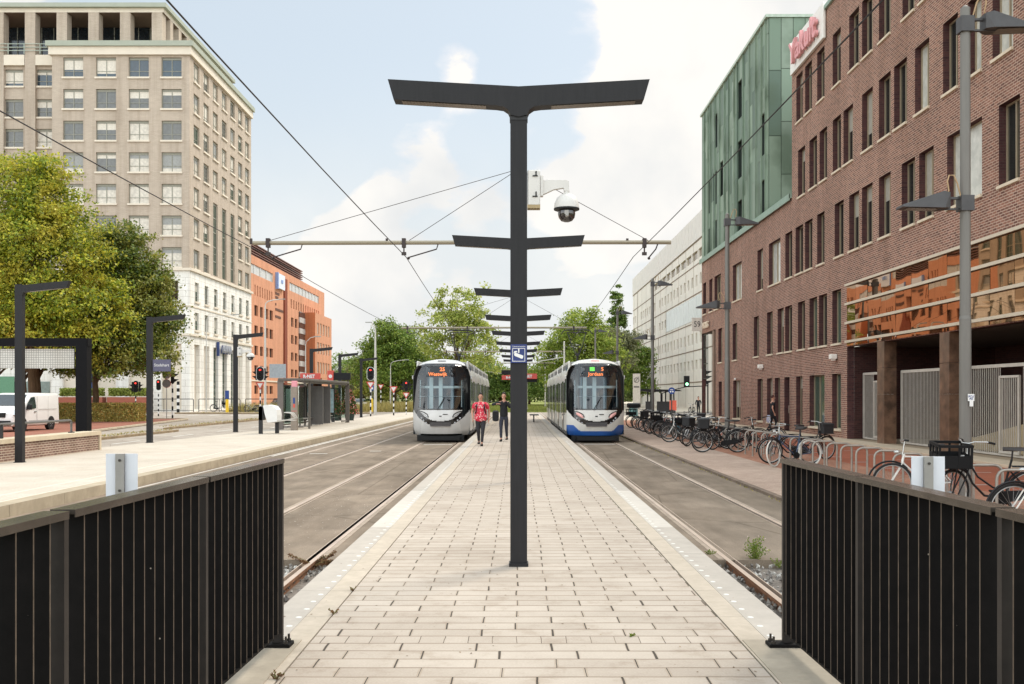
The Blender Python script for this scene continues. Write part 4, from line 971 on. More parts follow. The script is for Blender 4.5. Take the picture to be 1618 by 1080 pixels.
mb = MB(); mb.box(OX+.02, OX+.1, 200, 211, .2, 5.4); mb.build('undercroft', mat('undercroft_dark', (60, 44, 38), .9), oo, OO)
# ================================================================ PLATFORM FURNITURE
black_st = mat('anthracite_steel', (38, 37, 38), .5, .2, .10, 9, .05, .5, dirt=.12)
black_lamp = mat('anthracite_lamp', (40, 39, 40), .5, .0, .12, 7, .03, .22, stretch=(6, 6, .6))
fence_m = mat('fence_black', (15, 12, 11), .65, .0, .4, 14, .05, .15, dirt=.3)
def specks(m, scale=16, r=.03, col=(150, 140, 128)):
    N = m.node_tree.nodes; L = m.node_tree.links; B = N['Principled BSDF']; c = B.inputs['Base Color'].links[0].from_socket
    ge = N.new('ShaderNodeNewGeometry'); v = N.new('ShaderNodeTexVoronoi'); v.inputs['Scale'].default_value = scale; L.new(ge.outputs['Position'], v.inputs['Vector'])
    sp = N.new('ShaderNodeSeparateColor'); L.new(v.outputs['Color'], sp.inputs[0])
    a = N.new('ShaderNodeMath'); a.operation = 'MULTIPLY'; a.inputs[1].default_value = r*2.2; L.new(sp.outputs[0], a.inputs[0])
    b = N.new('ShaderNodeMath'); b.operation = 'SUBTRACT'; L.new(a.outputs[0], b.inputs[0]); b.inputs[1].default_value = r*1.3
    l = N.new('ShaderNodeMath'); l.operation = 'LESS_THAN'; L.new(v.outputs['Distance'], l.inputs[0]); L.new(b.outputs[0], l.inputs[1])
    x = N.new('ShaderNodeMix'); x.data_type = 'RGBA'; L.new(l.outputs[0], x.inputs[0]); L.new(c, x.inputs[6]); x.inputs[7].default_value = lin(col); L.new(x.outputs[2], B.inputs['Base Color'])
specks(fence_m, 11, .05)
fence_top = mat('fence_rail_worn', (96, 88, 80), .26, .6, .25, 9, .05, .5, dirt=.3)
galv = mat('galvanised_steel', (150, 147, 142), .45, .55, .12, 6, .03, .5, dirt=.12)
galv_l = mat('pale_grey_steel', (192, 188, 180), .5, .2, .06, 5)
white_p = mat('white_paint', (222, 220, 216), .45, 0, .05, 4)
black_p = mat('black_plastic', (24, 24, 25), .5, 0, .15, 8, spec=.25)
red_p = mat('red_sign', (200, 78, 66), .5, 0, .06, 4)
blue_p = mat('blue_sign', (30, 62, 128), .45, 0, .06, 4)
yel_p = mat('yellow_paint', (232, 190, 40), .5, 0, .06, 4)
led_w = mat('lamp_louvre', (120, 110, 98), .3, .6, .1, 30)

def double_lamp():
    t = thing('platform_lamp', 'x', 'street lamp', group='double-armed black lamps along the middle platform')
    m = MB(); m.box(-.082, .082, -.06, .06, .02, 4.37); m.box(-.094, .094, -.09, .09, 0, .03); m.build('pole', black_lamp, t, smooth=None)
    m = MB(); m.box(-.088, .088, -.066, .066, 4.355, 4.40); m.build('collar', black_st, t, smooth=None)
    for s in (-1, 1):
        P = [(0, 4.675), (1.275, 4.745), (1.218, 4.548), (.22, 4.49), (.15, 4.48), (.105, 4.45), (.082, 4.40), (0, 4.38)]
        P = [(s*x, z) for x, z in P]
        if s < 0: P = P[::-1]
        m = MB(); m.prism(P, -.085, .085, 'xz'); a = m.build('lamp_arm', black_lamp, t, smooth=None)
        m = MB(); x0, x1 = s*.32, s*1.14
        def zz(x): return 4.49+(abs(x)-.22)/.998*.058
        m.quad((x0, -.062, zz(x0)-.004), (x1, -.062, zz(x1)-.004), (x1, .062, zz(x1)-.004), (x0, .062, zz(x0)-.004))
        for k in range(26):
            x = x0+(x1-x0)*(k+.5)/26; m.box(x-.004, x+.004, -.06, .06, zz(x)-.008, zz(x)-.005)
        m.build('light_louvre', led_w, a, smooth=None)
        m = MB(); xx = s*1.24; pass
    return t
L0 = double_lamp()
names = ['tall double-armed black lamp in the foreground carrying the white dome camera', 'second black double lamp, first one behind the foreground pole', 'third black double lamp along the middle platform', 'fourth black double lamp, level with the tram fronts', 'fifth black double lamp between the two trams', 'sixth black double lamp between the tram bodies', 'seventh black double lamp on the middle platform', 'eighth black double lamp near the platform end', 'farthest small double lamp at the platform end']
for k in range(9):
    y = 9.77+9.42*k
    if k == 0: L0.location = (.01, y, .30); L0['label'] = names[0]
    else: dup(L0, (.01+.003*k, y, .30), 0, names[k])
# CCTV notice on the near pole
t = thing('cctv_sign', 'small blue sign with a white camera symbol on the foreground lamp pole', 'sign', (.01, 9.7, 2.38))
m = MB(); m.box(-.079, .079, -.006, .004, -.095, .085); m.build('sign_plate', mat('navy_sign', (24, 44, 104), .4), t)
m = MB()
for a, b, c, d in ((-.062, .062, .042, .047), (-.062, .062, -.082, -.077), (-.062, -.057, -.077, .042), (.057, .062, -.077, .042)): m.box(a, b, -.0085, -.0062, c, d)
m.prism([(-.045, -.012), (-.038, .006), (.046, -.026), (.04, -.052), (.03, -.056), (-.042, -.026)], -.0085, -.0062, 'xz'); m.box(-.006, .006, -.0085, -.0062, .002, .042); m.prism([(-.05, -.002), (-.044, .018), (-.02, .022), (-.012, .01), (-.03, .004)], -.0085, -.0062, 'xz')
m.build('camera_symbol', white_p, t, smooth=None)
text('sign_text', 'Cameratoezicht', .020, white_p, t, (0, -.0065, .064), FRONT, .0006)

def dome_camera(t, s=1):
    m = MB(); m.box(.0, .125, -.06, .06, -.19, .15, .012); m.box(.127, .155, -.045, .045, -.10, .10, .005); m.build('junction_box', mat('camera_housing', (206, 202, 196), .45, 0, .04, 6), t)
    m = MB(); m.box(.0, .125, -.058, .058, -.225, -.188); [m.cyl((.02+k*.028, -.02, -.235), (.02+k*.028, -.02, -.225), .011, n=6) for k in range(4)]; m.build('cable_glands', mat('brass_glands', (160, 140, 104), .5, .3), t)
    for z in (.09, -.11): m = MB(); m.box(.05, .10, -.07, -.058, z-.006, z+.004); m.box(.078, .09, -.068, -.058, z, z+.045); m.build('hinge', black_p, t)
    m = MB(); P = [(.155, .055), (.38, .055), (.405, .045), (.41, .02), (.41, -.05), (.36, -.05), (.355, -.02), (.26, -.035), (.155, -.085)]
    m.prism(P, -.03, .03, 'xz'); m.build('bracket_arm', _M['camera_housing'], t, smooth=50)
    m = MB(); m.lathe([(.0, -.045), (.028, -.045), (.03, -.075), (.06, -.085), (.095, -.115), (.118, -.165), (.124, -.215), (.124, -.222)], (.385, 0, 0), 24); m.build('dome_housing', _M['camera_housing'], t, smooth=60)
    m = MB(); m.lathe([(.126, -.218), (.126, -.232), (.09, -.246), (.084, -.246)], (.385, 0, 0), 24); m.build('seal_ring', black_p, t, smooth=40)
    m = MB(); m.lathe([(.083, -.24), (.086, -.27), (.078, -.31), (.055, -.34), (.02, -.352), (.0, -.354)], (.385, 0, 0), 20); g = m.build('dome_glass', glass_dark('smoked_dome', (40, 34, 34), .04, 1.0), t, smooth=60)
    m = MB(); m.box(.36, .40, -.095, -.075, -.29, -.25); m.ball((.385, -.082, -.30), .02, 8); m.build('lens', mat('lens_grey', (150, 146, 140), .3, .4), g)
t = thing('dome_camera', 'white dome security camera on an arm, fixed to the right of the foreground lamp pole', 'security camera', (.095, 9.77, 4.02)); dome_camera(t)

# ---- side lamps (L-shaped)
def l_lamp():
    t = thing('side_lamp', 'x', 'street lamp', group='black L-shaped lamps on the left platform')
    m = MB(); m.box(-.10, .10, -.08, .08, 0, 4.70); m.box(-.12, .12, -.10, .10, 0, .02); m.build('pole', black_lamp, t, smooth=None)
    m = MB(); m.prism([(-.10, 4.66), (1.33, 4.80), (1.26, 4.62), (.16, 4.50), (.12, 4.48), (.10, 4.42), (.10, 4.40), (-.10, 4.40)][::-1], -.082, .082, 'xz'); a = m.build('lamp_arm', black_lamp, t, smooth=None)
    m = MB(); m.quad((.25, -.06, 4.508), (1.15, -.06, 4.603), (1.15, .06, 4.603), (.25, .06, 4.508)); m.build('light_louvre', led_w, a, smooth=None)
    return t
SL = [(-13.15, 26.3), (-13.75, 37.2), (-13.6, 48.0), (-12.95, 62.5), (-12.65, 70.8), (-12.5, 79.5)]
ll = ['nearest black L-shaped lamp at the left edge, in front of the brick wall', 'black L-shaped lamp carrying the purple stop name sign', 'black L-shaped lamp with a white dome camera, in front of the white stone base', 'black L-shaped lamp rising behind the glass shelter', 'black L-shaped lamp behind the flower towers', 'farthest black L-shaped lamp at the end of the left platform']
S0 = l_lamp()
for i, (x, y) in enumerate(SL):
    if i == 0: S0.location = (x, y, .19); S0['label'] = ll[0]
    else: dup(S0, (x, y, .19), 0, ll[i])
m = MB(); m.box(.12, .60, 0, .02, -.19, .22, .004)
t = thing('dome_camera', 'small white dome camera on the third black side lamp', 'security camera', (-13.5, 48, 4.1)); dome_camera(t)
for ch_ in t.children: ch_.scale = (1.6, 1.6, 1.3)
t = thing('stop_name_sign', 'purple grey stop name sign reading Stadshart fixed to a black side lamp', 'sign', (-13.64, 37.2, 3.06))
m = MB(); m.box(.0, .68, -.02, .02, -.2, .24, .01); m.build('sign_plate', mat('purple_grey_sign', (84, 82, 104), .45), t)
text('sign_text', 'Stadshart', .15, white_p, t, (.34, -.023, .03), FRONT, .002)

# ---- near fences
slat_edge = mat('slat_edge_highlight', (90, 78, 66), .5, .3, .4, 20)  # lighter strips paint a highlight along the slat edges
def fence_panel(n, sp, first):
    """panel along local +y from a post at 0; inner face towards local -x"""
    t = thing('fence_panel', 'x', 'fence', group='black slatted fence panels at the platform head')
    Ln = n*sp
    m = MB(); m.box(-.05, .045, .0, Ln-.012, 1.225, 1.243); m.box(-.05, -.046, .0, Ln-.012, 1.214, 1.225); m.box(.041, .045, 0, Ln-.012, 1.214, 1.225); m.build('top_rail', fence_top, t, smooth=None)
    m = MB(); m.box(-.028, .028, .03, Ln-.03, .085, .10); m.build('bottom_rail', fence_m, t, smooth=None)
    m = MB()
    for k in range(1, n): m.box(-.036, .036, k*sp-.004, k*sp+.004, .10, 1.226)
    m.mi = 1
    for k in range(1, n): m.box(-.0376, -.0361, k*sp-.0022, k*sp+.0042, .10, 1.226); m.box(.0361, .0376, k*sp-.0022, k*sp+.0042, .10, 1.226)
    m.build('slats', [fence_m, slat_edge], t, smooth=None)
    m = MB(); m.box(-.040, .030, -.017, .017, .02, 1.224); p = m.build('post', mat('post_worn', (42, 36, 32), .5, .2, .3, 12, dirt=.3), t, smooth=None)
    m = MB(); m.box(-.10, .13, -.06, .07, 0, .022, .004); m.build('base_plate', fence_m, p, smooth=None)
    m = MB()
    for (x, y) in ((-.07, -.035), (-.07, .045), (.10, -.035), (.10, .045)): m.cyl((x, y, .02), (x, y, .07), .008, n=8); m.cyl((x, y, .022), (x, y, .038), .016, n=6)
    m.build('anchor_bolts', mat('bolt_steel', (70, 66, 62), .4, .7), p, smooth=None)
    return t
A = fence_panel(13, .1135, True)
lefts = [(-1.60, 6.62), (-1.64, 5.13), (-1.68, 3.62), (-1.72, 2.12)]
rights = [(1.79, 6.62), (1.80, 5.20), (1.82, 3.70), (1.84, 2.2)]
nl = ['far end panel of the left black slatted fence, beside the silver tram track', 'middle panel of the left black slatted fence', 'nearest visible panel of the left black slatted fence', 'panel of the left fence running out of the picture']
nr = ['far end panel of the right black slatted fence, beside the blue tram track', 'middle panel of the right black slatted fence', 'nearest visible panel of the right black slatted fence', 'panel of the right fence running out of the picture']
first = True
for pts, nn, mir in ((lefts, nl, 1), (rights, nr, -1)):
    for i, (x, y) in enumerate(pts[:3]):
        ang = R(180)
        if first: t = A; first = False
        else: t = copy_tree(A)
        t.location = (x, y, .306); t['label'] = nn[i]
        nxt = pts[i+1]; t.rotation_euler = (0, 0, math.atan2(nxt[1]-y, nxt[0]-x)-R(90))
        if mir == -1: pass
# sign plates behind the fence (seen from the back)
for i, (x, y, ry) in enumerate(((-2.17, 5.45, 3), (2.14, 5.2, -3))):
    t = thing('track_marker', ['white marker plate on a steel strip behind the left fence', 'white marker plate on a steel strip behind the right fence'][i], 'sign', (x, y, -.15), R(ry), 'white marker plates behind the fences')
    m = MB(); m.box(-.024, .022, -.025, -.005, 0, 1.80); m.build('post', galv, t, smooth=None)
    m = MB(); m.box(-.082, .088, -.003, .003, 1.56, 1.80); m.build('marker_plate', mat('plate_white', (210, 212, 216), .5, 0, .04, 5, dirt=.06), t)
    for z in (1.60, 1.765): m = MB(); m.cyl((0, -.033, z), (0, -.024, z), .007, n=8); m.build('bolt', _M['bolt_steel'], t)

# ---- side platform wall, rail, portal
t = thing('brick_parapet', 'low brown brick wall with pale concrete coping at the left edge of the platform', 'wall', (-13.8, 25, .19)); O = (-13.8, 25, .19)
m = MB(); m.box(-14.05, -13.62, 14, 32.35, .19, .68); m.build('brickwork', brickmat('wall_brick', (140, 108, 96), (112, 84, 76), (186, 170, 152), .22, .068, .012, .9, 'wall', .3), t, O, None)
m = MB()
for a, b in segs(14, 32.4, 2.2): m.box(-14.12, -13.57, a+.004, b-.004, .68, .80)
m.box(-14.06, -13.58, 32.35, 32.48, .19, .80); m.build('coping', mat('coping_cream', (200, 184, 158), .8, 0, .06, 5, .1, dirt=.1), t, O, None)
t = thing('hand_rail', 'grey steel guard rail standing on the coping of the low brick wall', 'railing', (-13.9, 25, .8)); O = (-13.9, 25, .8)
m = MB(); m.tube([(-13.9, 14, 1.19), (-13.9, 30.9, 1.19), (-13.9, 30.98, 1.17), (-13.9, 31.0, 1.1), (-13.9, 31, .81)], .034, 8); m.build('rail', mat('rail_grey', (106, 104, 102), .45, .4), t, O)
m = MB()
for y in (18.5, 22.6, 26.8): m.box(-13.935, -13.865, y-.04, y+.04, .8, 1.16)
m.box(-13.96, -13.84, 30.9, 31.1, .8, .83); m.build('rail_posts', black_st, t, O)
t = thing('canopy_portal', 'black steel portal frame with a pale gridded screen behind the low wall', 'canopy', (-15.6, 35.6, 0)); O = (-15.6, 35.6, 0)
m = MB(); m.box(-15.72, -15.32, 35.4, 35.8, .1, 3.98); m.build('portal_post', mat('portal_black', (16, 15, 17), .6, .0, spec=.12), t, O)
m = MB(); m.box(-23, -15.30, 35.42, 35.78, 3.72, 4.0); m.build('portal_beam', _M['portal_black'], t, O)
m = MB(); m.box(-23, -15.85, 35.56, 35.62, 2.93, 3.62); m.build('gridded_screen', brickmat('grid_screen', (214, 210, 202), (208, 204, 196), (150, 146, 140), .085, .085, .010, .6, 'wall', 0, 0.0, .02), t, O)
m = MB(); 
for x in (-15.95, -18.4, -20.9): m.box(x-.02, x+.02, 35.57, 35.61, 3.62, 3.73)
m.build('hanger', black_st, t, O)

# ---- lean seat (white curved back on dark posts)
t = thing('lean_seat', 'white curved backrest seat on two dark posts on the left platform', 'seat', (-11.2, 45.8, .195))
m = MB()
for x, y in ((-.62, 0), (.0, .55)):
    m.box(x-.085, x+.085, y-.06, y+.06, 0, .86 if x > -.3 else 1.25)
m.prism([(-.70, .62), (-.53, .62), (-.48, 1.0), (-.55, 1.22), (-.62, 1.28), (-.70, 1.2)], -.06, .5, 'xz'); m.build('post', black_st, t)
m = MB(); P = [(-.30, .52), (.10, .60), (.45, .62)]
m.prism([(-.50, 1.30), (-.30, 1.33), (-.02, 1.27), (.12, 1.10), (.16, .85), (.14, .56), (-.30, .52), (-.42, .9)][::-1], -.08, .8, 'xz')
m.build('backrest', white_p, t, smooth=None)
m = MB()
for y in (.0, .28, .6): m.tube([(-.1, y, .52), (.5, y, .62), (.95, y, .72), (.75, y, .95), (.45, y, .98)], .022, 6)
m.box(.1, .9, 0, .6, .60, .63); m.build('armrest', galv_l, t)

# ---- bus shelter
t = thing('glass_shelter', 'grey framed glass waiting shelter on the left platform', 'shelter', (-11.7, 58, .195)); O = (-11.7, 58, .195)
sh_m = mat('shelter_grey', (112, 104, 98), .5, .3, .06, 5); xa, xb, ya, yb, zt = -12.25, -11.05, 51.3, 64.6, 2.72
m = MB(); m.box(xa-.08, xb+.12, ya-.15, yb+.1, zt, zt+.12, .02); m.build('roof', mat('shelter_roof', (96, 90, 84), .5, .2), t, O)
for (x, y, w) in ((xa+.03, ya, .15), (xb, ya+1.5, .05), (xb, yb, .12), (xa, yb, .06), (xa, ya+6, .05)):
    m = MB(); m.box(x-w, x+w, y-.06, y+.06, .195, zt); m.build('post', sh_m, t, O)
gl = clear_glass('clear_glass', (226, 240, 234), .10)
for a, b in ((ya+.2, ya+4.2), (ya+4.4, ya+8.6), (ya+8.8, yb-.2)):
    m = MB(); m.box(xa-.01, xa+.01, a, b, .5, 2.45); m.build('glass_panel', gl, t, O)
m = MB(); m.box(xa+.2, xb, ya+.02, ya+.04, .5, 2.45); m.build('glass_panel', gl, t, O)
m = MB(); m.box(xa+.1, xb-.02, yb-.01, yb+.01, .5, 2.45); m.build('glass_panel', gl, t, O)
m = MB(); m.box(xa-.03, xa+.03, ya, yb, .38, .46); m.box(xa-.03, xa+.03, ya, yb, 2.45, 2.52); m.box(xa, xb, ya, ya+.06, .30, .38); m.box(xb-.02, xb+.02, yb-2.2, yb, .28, .36); m.box(xb-.03, xb+.03, ya, yb, 2.6, 2.72); m.build('frame_bars', sh_m, t, O)
m = MB(); m.box(-12.1, -11.7, 54.2, 58, .66, .70); m.box(-12.1, -11.7, 59.5, 63, .66, .70)
for y in (54.6, 57.6, 60, 62.5): m.box(-12.0, -11.9, y, y+.08, .2, .66)
m.build('bench', mat('bench_grey', (150, 146, 142), .4, .3), t, O)
for k, y in enumerate((57.0, 59.2)):
    m = MB(); m.box(-11.95, -11.15, y, y+.12, .3, 2.5); p = m.build('poster_panel', mat('poster_dark', (104, 100, 98), .4), t, O)
m = MB(); m.box(-11.65, -11.4, 61.5, 61.6, .9, 2.35); m.build('poster', mat('poster_pale_blue', (170, 196, 206), .4, 0, .3, 4), t, O)
m = MB(); m.box(-12.04, -11.5, 51.7, 51.74, 1.1, 2.3); m.build('timetable', mat('poster_pale', (206, 206, 200), .4, 0, .1, 10), t, O)
t = thing('ticket_totem', 'narrow grey ticket totem with a pink top in front of the glass shelter', 'information post', (-11.3, 50.4, .195))
m = MB(); m.box(-.17, .17, -.1, .1, 0, 2.2, .02); m.build('column', mat('totem_grey', (140, 128, 116), .4, .4), t)
m = MB(); m.box(-.14, .14, -.08, .08, 2.2, 2.5, .02); m.build('pink_cap', mat('pink_sign', (226, 150, 160), .5), t)
m = MB(); m.box(-.05, .05, -.106, -.1, 1.35, 1.65); m.build('blue_label', blue_p, t)
m = MB(); m.box(-.05, .05, -.106, -.1, 1.15, 1.33); m.box(-.14, .14, -.104, -.1, .96, .985); m.build('red_label', red_p, t)
def rnet(x, y, z, w=1.1, h=.34, lab=''):
    t = thing('red_sign_box', lab, 'sign', (x, y, z)); m = MB(); m.box(-w/2, w/2, -.09, .09, 0, h, .01); m.build('sign_box', red_p, t)
    text('sign_text', 'R-NET', h*.72, white_p, t, (-.06, -.095, h*.48), FRONT, .004, sx=.95, bold=.01)
rnet(-11.45, 55, 2.84, lab='red R-NET sign box standing on the roof of the glass shelter'); 
t = thing('information_display', 'red and black departure display on a post behind the glass shelter', 'sign', (-12.2, 65.8, .195))
m = MB(); m.box(-.1, .1, -.08, .08, 0, 3.3); m.build('post', black_st, t)
m = MB(); m.box(-.35, .05, -.16, .1, 2.75, 3.4, .01); m.build('red_box', red_p, t); m = MB(); m.lathe([(.12, 0), (.12, .01)], (-.15, -.17, 3.02), 14, 'y'); m.build('clock_face', white_p, t)
m = MB(); m.box(.08, 1.15, -.12, .1, 2.78, 3.25, .01); dsp = m.build('display', black_p, t)
# flower towers
def flower_tower(lab, x, y, seed, cols):
    t = thing('flower_tower', lab, 'planter', (x, y, .195), group='pyramids of bedding flowers beside the shelter'); rnd = np.random.RandomState(seed)
    m = MB(); m.lathe([(.28, 0), (.36, .42), (.40, .45), (.36, .47), (.0, .46)], n=14); m.build('tub', mat('dark_green_tub', (38, 58, 52), .5), t)
    for nm, n, s, mt in (('foliage', 2600, .06, island_mat('tower_leaves', [(50, 74, 36), (84, 106, 50), (38, 56, 30), (110, 124, 60)], .7, .2)), ('flowers', 620, .055, cols)):
        z = rnd.uniform(0, 1, n); r = (.60*(1-z)**.75+.08)*rnd.uniform(.75, 1.05, n) if nm == 'flowers' else (.58*(1-z)**.75+.06)*np.sqrt(rnd.uniform(.2, 1.1, n)); a = rnd.uniform(0, 6.283, n)
        c = np.stack([r*np.cos(a), r*np.sin(a), .42+z*1.75], 1); leaf_mesh(nm, c, s, mt, rnd, t)
    return t
def leaf_mesh(name, C, size, m, rnd, parent=None, tri=False, norms=None, jitter=.8, aspect=.62):
    """many small leaf quads in one mesh (numpy, fast)"""
    n = len(C); s = size*rnd.uniform(.6, 1.3, (n, 1))
    d = rnd.randn(n, 3)
    if norms is not None: d = d*jitter+norms
    d /= np.linalg.norm(d, axis=1, keepdims=True)+1e-9
    e = rnd.randn(n, 3); u = np.cross(d, e); u /= np.linalg.norm(u, axis=1, keepdims=True)+1e-9; v = np.cross(d, u)
    u *= s; v *= s*aspect
    P = np.stack([C-u, C-v*.9+u*.1, C+u, C+v*.9+u*.1], 1).reshape(-1, 3)
    me = bpy.data.meshes.new(name); me.vertices.add(4*n); me.vertices.foreach_set('co', P.astype(np.float32).ravel())
    me.loops.add(4*n); me.loops.foreach_set('vertex_index', np.arange(4*n, dtype=np.int32)); me.polygons.add(n); me.polygons.foreach_set('loop_start', np.arange(0, 4*n, 4, dtype=np.int32))
    me.update(calc_edges=True); me.validate(); me.materials.append(m)
    o = bpy.data.objects.new(name, me); COL.objects.link(o)
    if parent is not None: o.parent = parent
    return o
flower_tower('flower tower of red and white blooms, left one behind the shelter post', -12.7, 69.2, 1, island_mat('blooms_red', [(188, 40, 60), (230, 190, 190), (196, 60, 70), (210, 90, 60), (150, 30, 50)], .6, .2))
flower_tower('flower tower of pink blooms, right one in a green tub', -11.85, 70.2, 2, island_mat('blooms_pink', [(230, 150, 140), (236, 200, 190), (220, 110, 100), (200, 60, 70), (236, 170, 130)], .6, .2))

# ---- overhead line portals
pipe_m = mat('catenary_tube', (150, 140, 120), .5, .3, .04, .6); iron = mat('fitting_dark', (58, 48, 46), .5, .4)
for i, (Y, x0, x1) in enumerate(((26.35, -7.0, 4.02), (59.5, -6.95, 4.1), (92.0, -6.9, 4.1), (125, -4.6, 4.6), (158, -4.6, 4.6))):
    t = thing('overhead_line_mast', ['nearest overhead line cross tube on its mast behind the foreground lamp pole', 'second overhead line cross tube, above the tram roofs', 'third overhead line cross tube at the platform end', 'fourth overhead line cross tube beyond the platform', 'farthest overhead line cross tube over the grass track'][i], 'catenary mast', (.02, Y, 0), group='overhead line masts with cross tubes')
    m = MB(); m.cyl((0, 0, .3 if Y < 92 else 0), (0, 0, 8.0), .075, .06, 10); m.build('mast', black_st if i == 0 else galv, t)
    m = MB(); m.tube([(x0, -.1, 5.98), (0, -.1, 6.0), (x1, -.1, 6.0)], .055, 8); tb = m.build('cross_tube', pipe_m, t)
    m = MB()
    for x in (-6.6, -3.02, 3.32):
        if x < x0: continue
        m.box(x-.05, x+.05, -.17, -.03, 5.86, 6.1); m.cyl((x, -.1, 5.86), (x, -.1, 5.72), .02, n=6); m.box(x-.06, x+.06, -.14, -.06, 5.66, 5.74)
        m.tube([(x+.9 if x < 0 else x+.35, -.1, 5.95), (x+.86 if x < 0 else x+.3, -.1, 5.82), (x+.12, -.1, 5.6)], .018, 6); m.ball((x+.12, -.1, 5.58), .04, 6); m.box(x-.48, x-.42, -.13, -.07, 5.95, 6.1)
    m.build('insulator_fittings', iron, tb)
    if i < 3:
        m = MB(); top = (-.0, 0, 7.95)
        for x, s in ((-6.55, .012), (-2.88, .012), (3.42, .012)): m.tube([top, (x, -.1, 6.05)], .008, 5)
        m.build('stay_wires', iron, t)
wire_m = mat('contact_wire', (40, 38, 40), .5, .5)
def cwire(lab, pts):
    m = MB(); P = []
    for a, b in zip(pts[:-1], pts[1:]):
        for k in range(6):
            f = k/6; sag = -.12*4*f*(1-f)*((b[1]-a[1])/33.0)
            P.append((a[0]+(b[0]-a[0])*f, a[1]+(b[1]-a[1])*f, a[2]+(b[2]-a[2])*f+sag))
    P.append(pts[-1]); m.tube(P, .0095, 6); m.build('contact_wire', wire_m, label=lab, cat='overhead wire', group='overhead tram wires')
zc = 5.62
cwire('overhead tram wire above the silver tram track', [(-3.3, -6, zc), (-2.95, 26.3, zc), (-3.5, 59.5, zc), (-3.05, 92, zc), (-3.4, 125, zc), (-3.1, 158, zc)])
cwire('overhead tram wire above the empty far left track', [(-6.3, -6, zc), (-6.55, 26.3, zc), (-6.3, 59.5, zc), (-6.6, 92, zc)])
cwire('overhead tram wire above the blue tram track on the right', [(3.45, -6, zc), (3.05, 26.3, zc), (3.5, 59.5, zc), (3.1, 92, zc), (3.4, 125, zc), (3.1, 158, zc)])
# galvanised masts at the junction
for i, (x, y, h) in enumerate(((5.6, 120, 8.4), (6.0, 145, 8.4), (-6.4, 118, 8.0), (1.2, 133, 6.2), (-5.3, 160, 7.5), (4.7, 170, 7))):
    m = MB(); m.cyl((0, 0, 0), (0, 0, h), .13, .10, 10); m.cyl((0, 0, 0), (0, 0, .3), .17, .17, 10); m.cyl((0, 0, h), (0, 0, h+.06), .11, .05, 10)
    m.tube([(0, 0, h*.78), (-3 if x > 0 else 3, 0, h*.72)], .05, 6)
    m.build('tram_mast', galv_l, loc=(x, y, 0), label='pale galvanised tram mast beyond the platform, '+['thick one right of the lamp row', 'second one right of the lamp row', 'one behind the silver tram', 'short one just right of the foreground pole', 'distant one on the left', 'distant one on the right'][i], cat='mast', group='galvanised tram masts')
# platform end furniture
rnet(.62, 60, 2.95, 1.1, .32, 'red R-NET sign on a thin frame right of the foreground pole, between the trams')
rnet(-.36, 57, 2.85, 1.1, .26, 'red sign box left of the foreground pole, between the trams')
for i, (x, y, w) in enumerate(((.62, 60.1, 1.1), (-.36, 57.1, 1.15))):
    t = thing('display_post', ['dark departure display under the right red sign', 'dark departure display above the left red sign'][i], 'sign', (x, y, .3))
    m = MB(); m.box(-w/2, w/2, 0, .16, 2.45 if i == 0 else 2.86, 2.66 if i == 0 else 3.1, .01); m.build('display', black_p, t)
    m = MB(); s = -1 if x > 0 else 1; m.box(s*(w/2-.1)-.04, s*(w/2-.1)+.04, .02, .10, 0, 2.9); m.build('post', galv, t)
t = thing('platform_bench', 'low dark bench on the middle platform between the trams', 'bench', (1.0, 62, .3))
m = MB(); m.box(-.25, .3, -.8, .8, .42, .48, .01); m.build('seat', black_st, t)
for y in (-.6, .6): m = MB(); m.box(-.03, .03, y-.04, y+.04, 0, .42); m.build('leg', black_st, t)
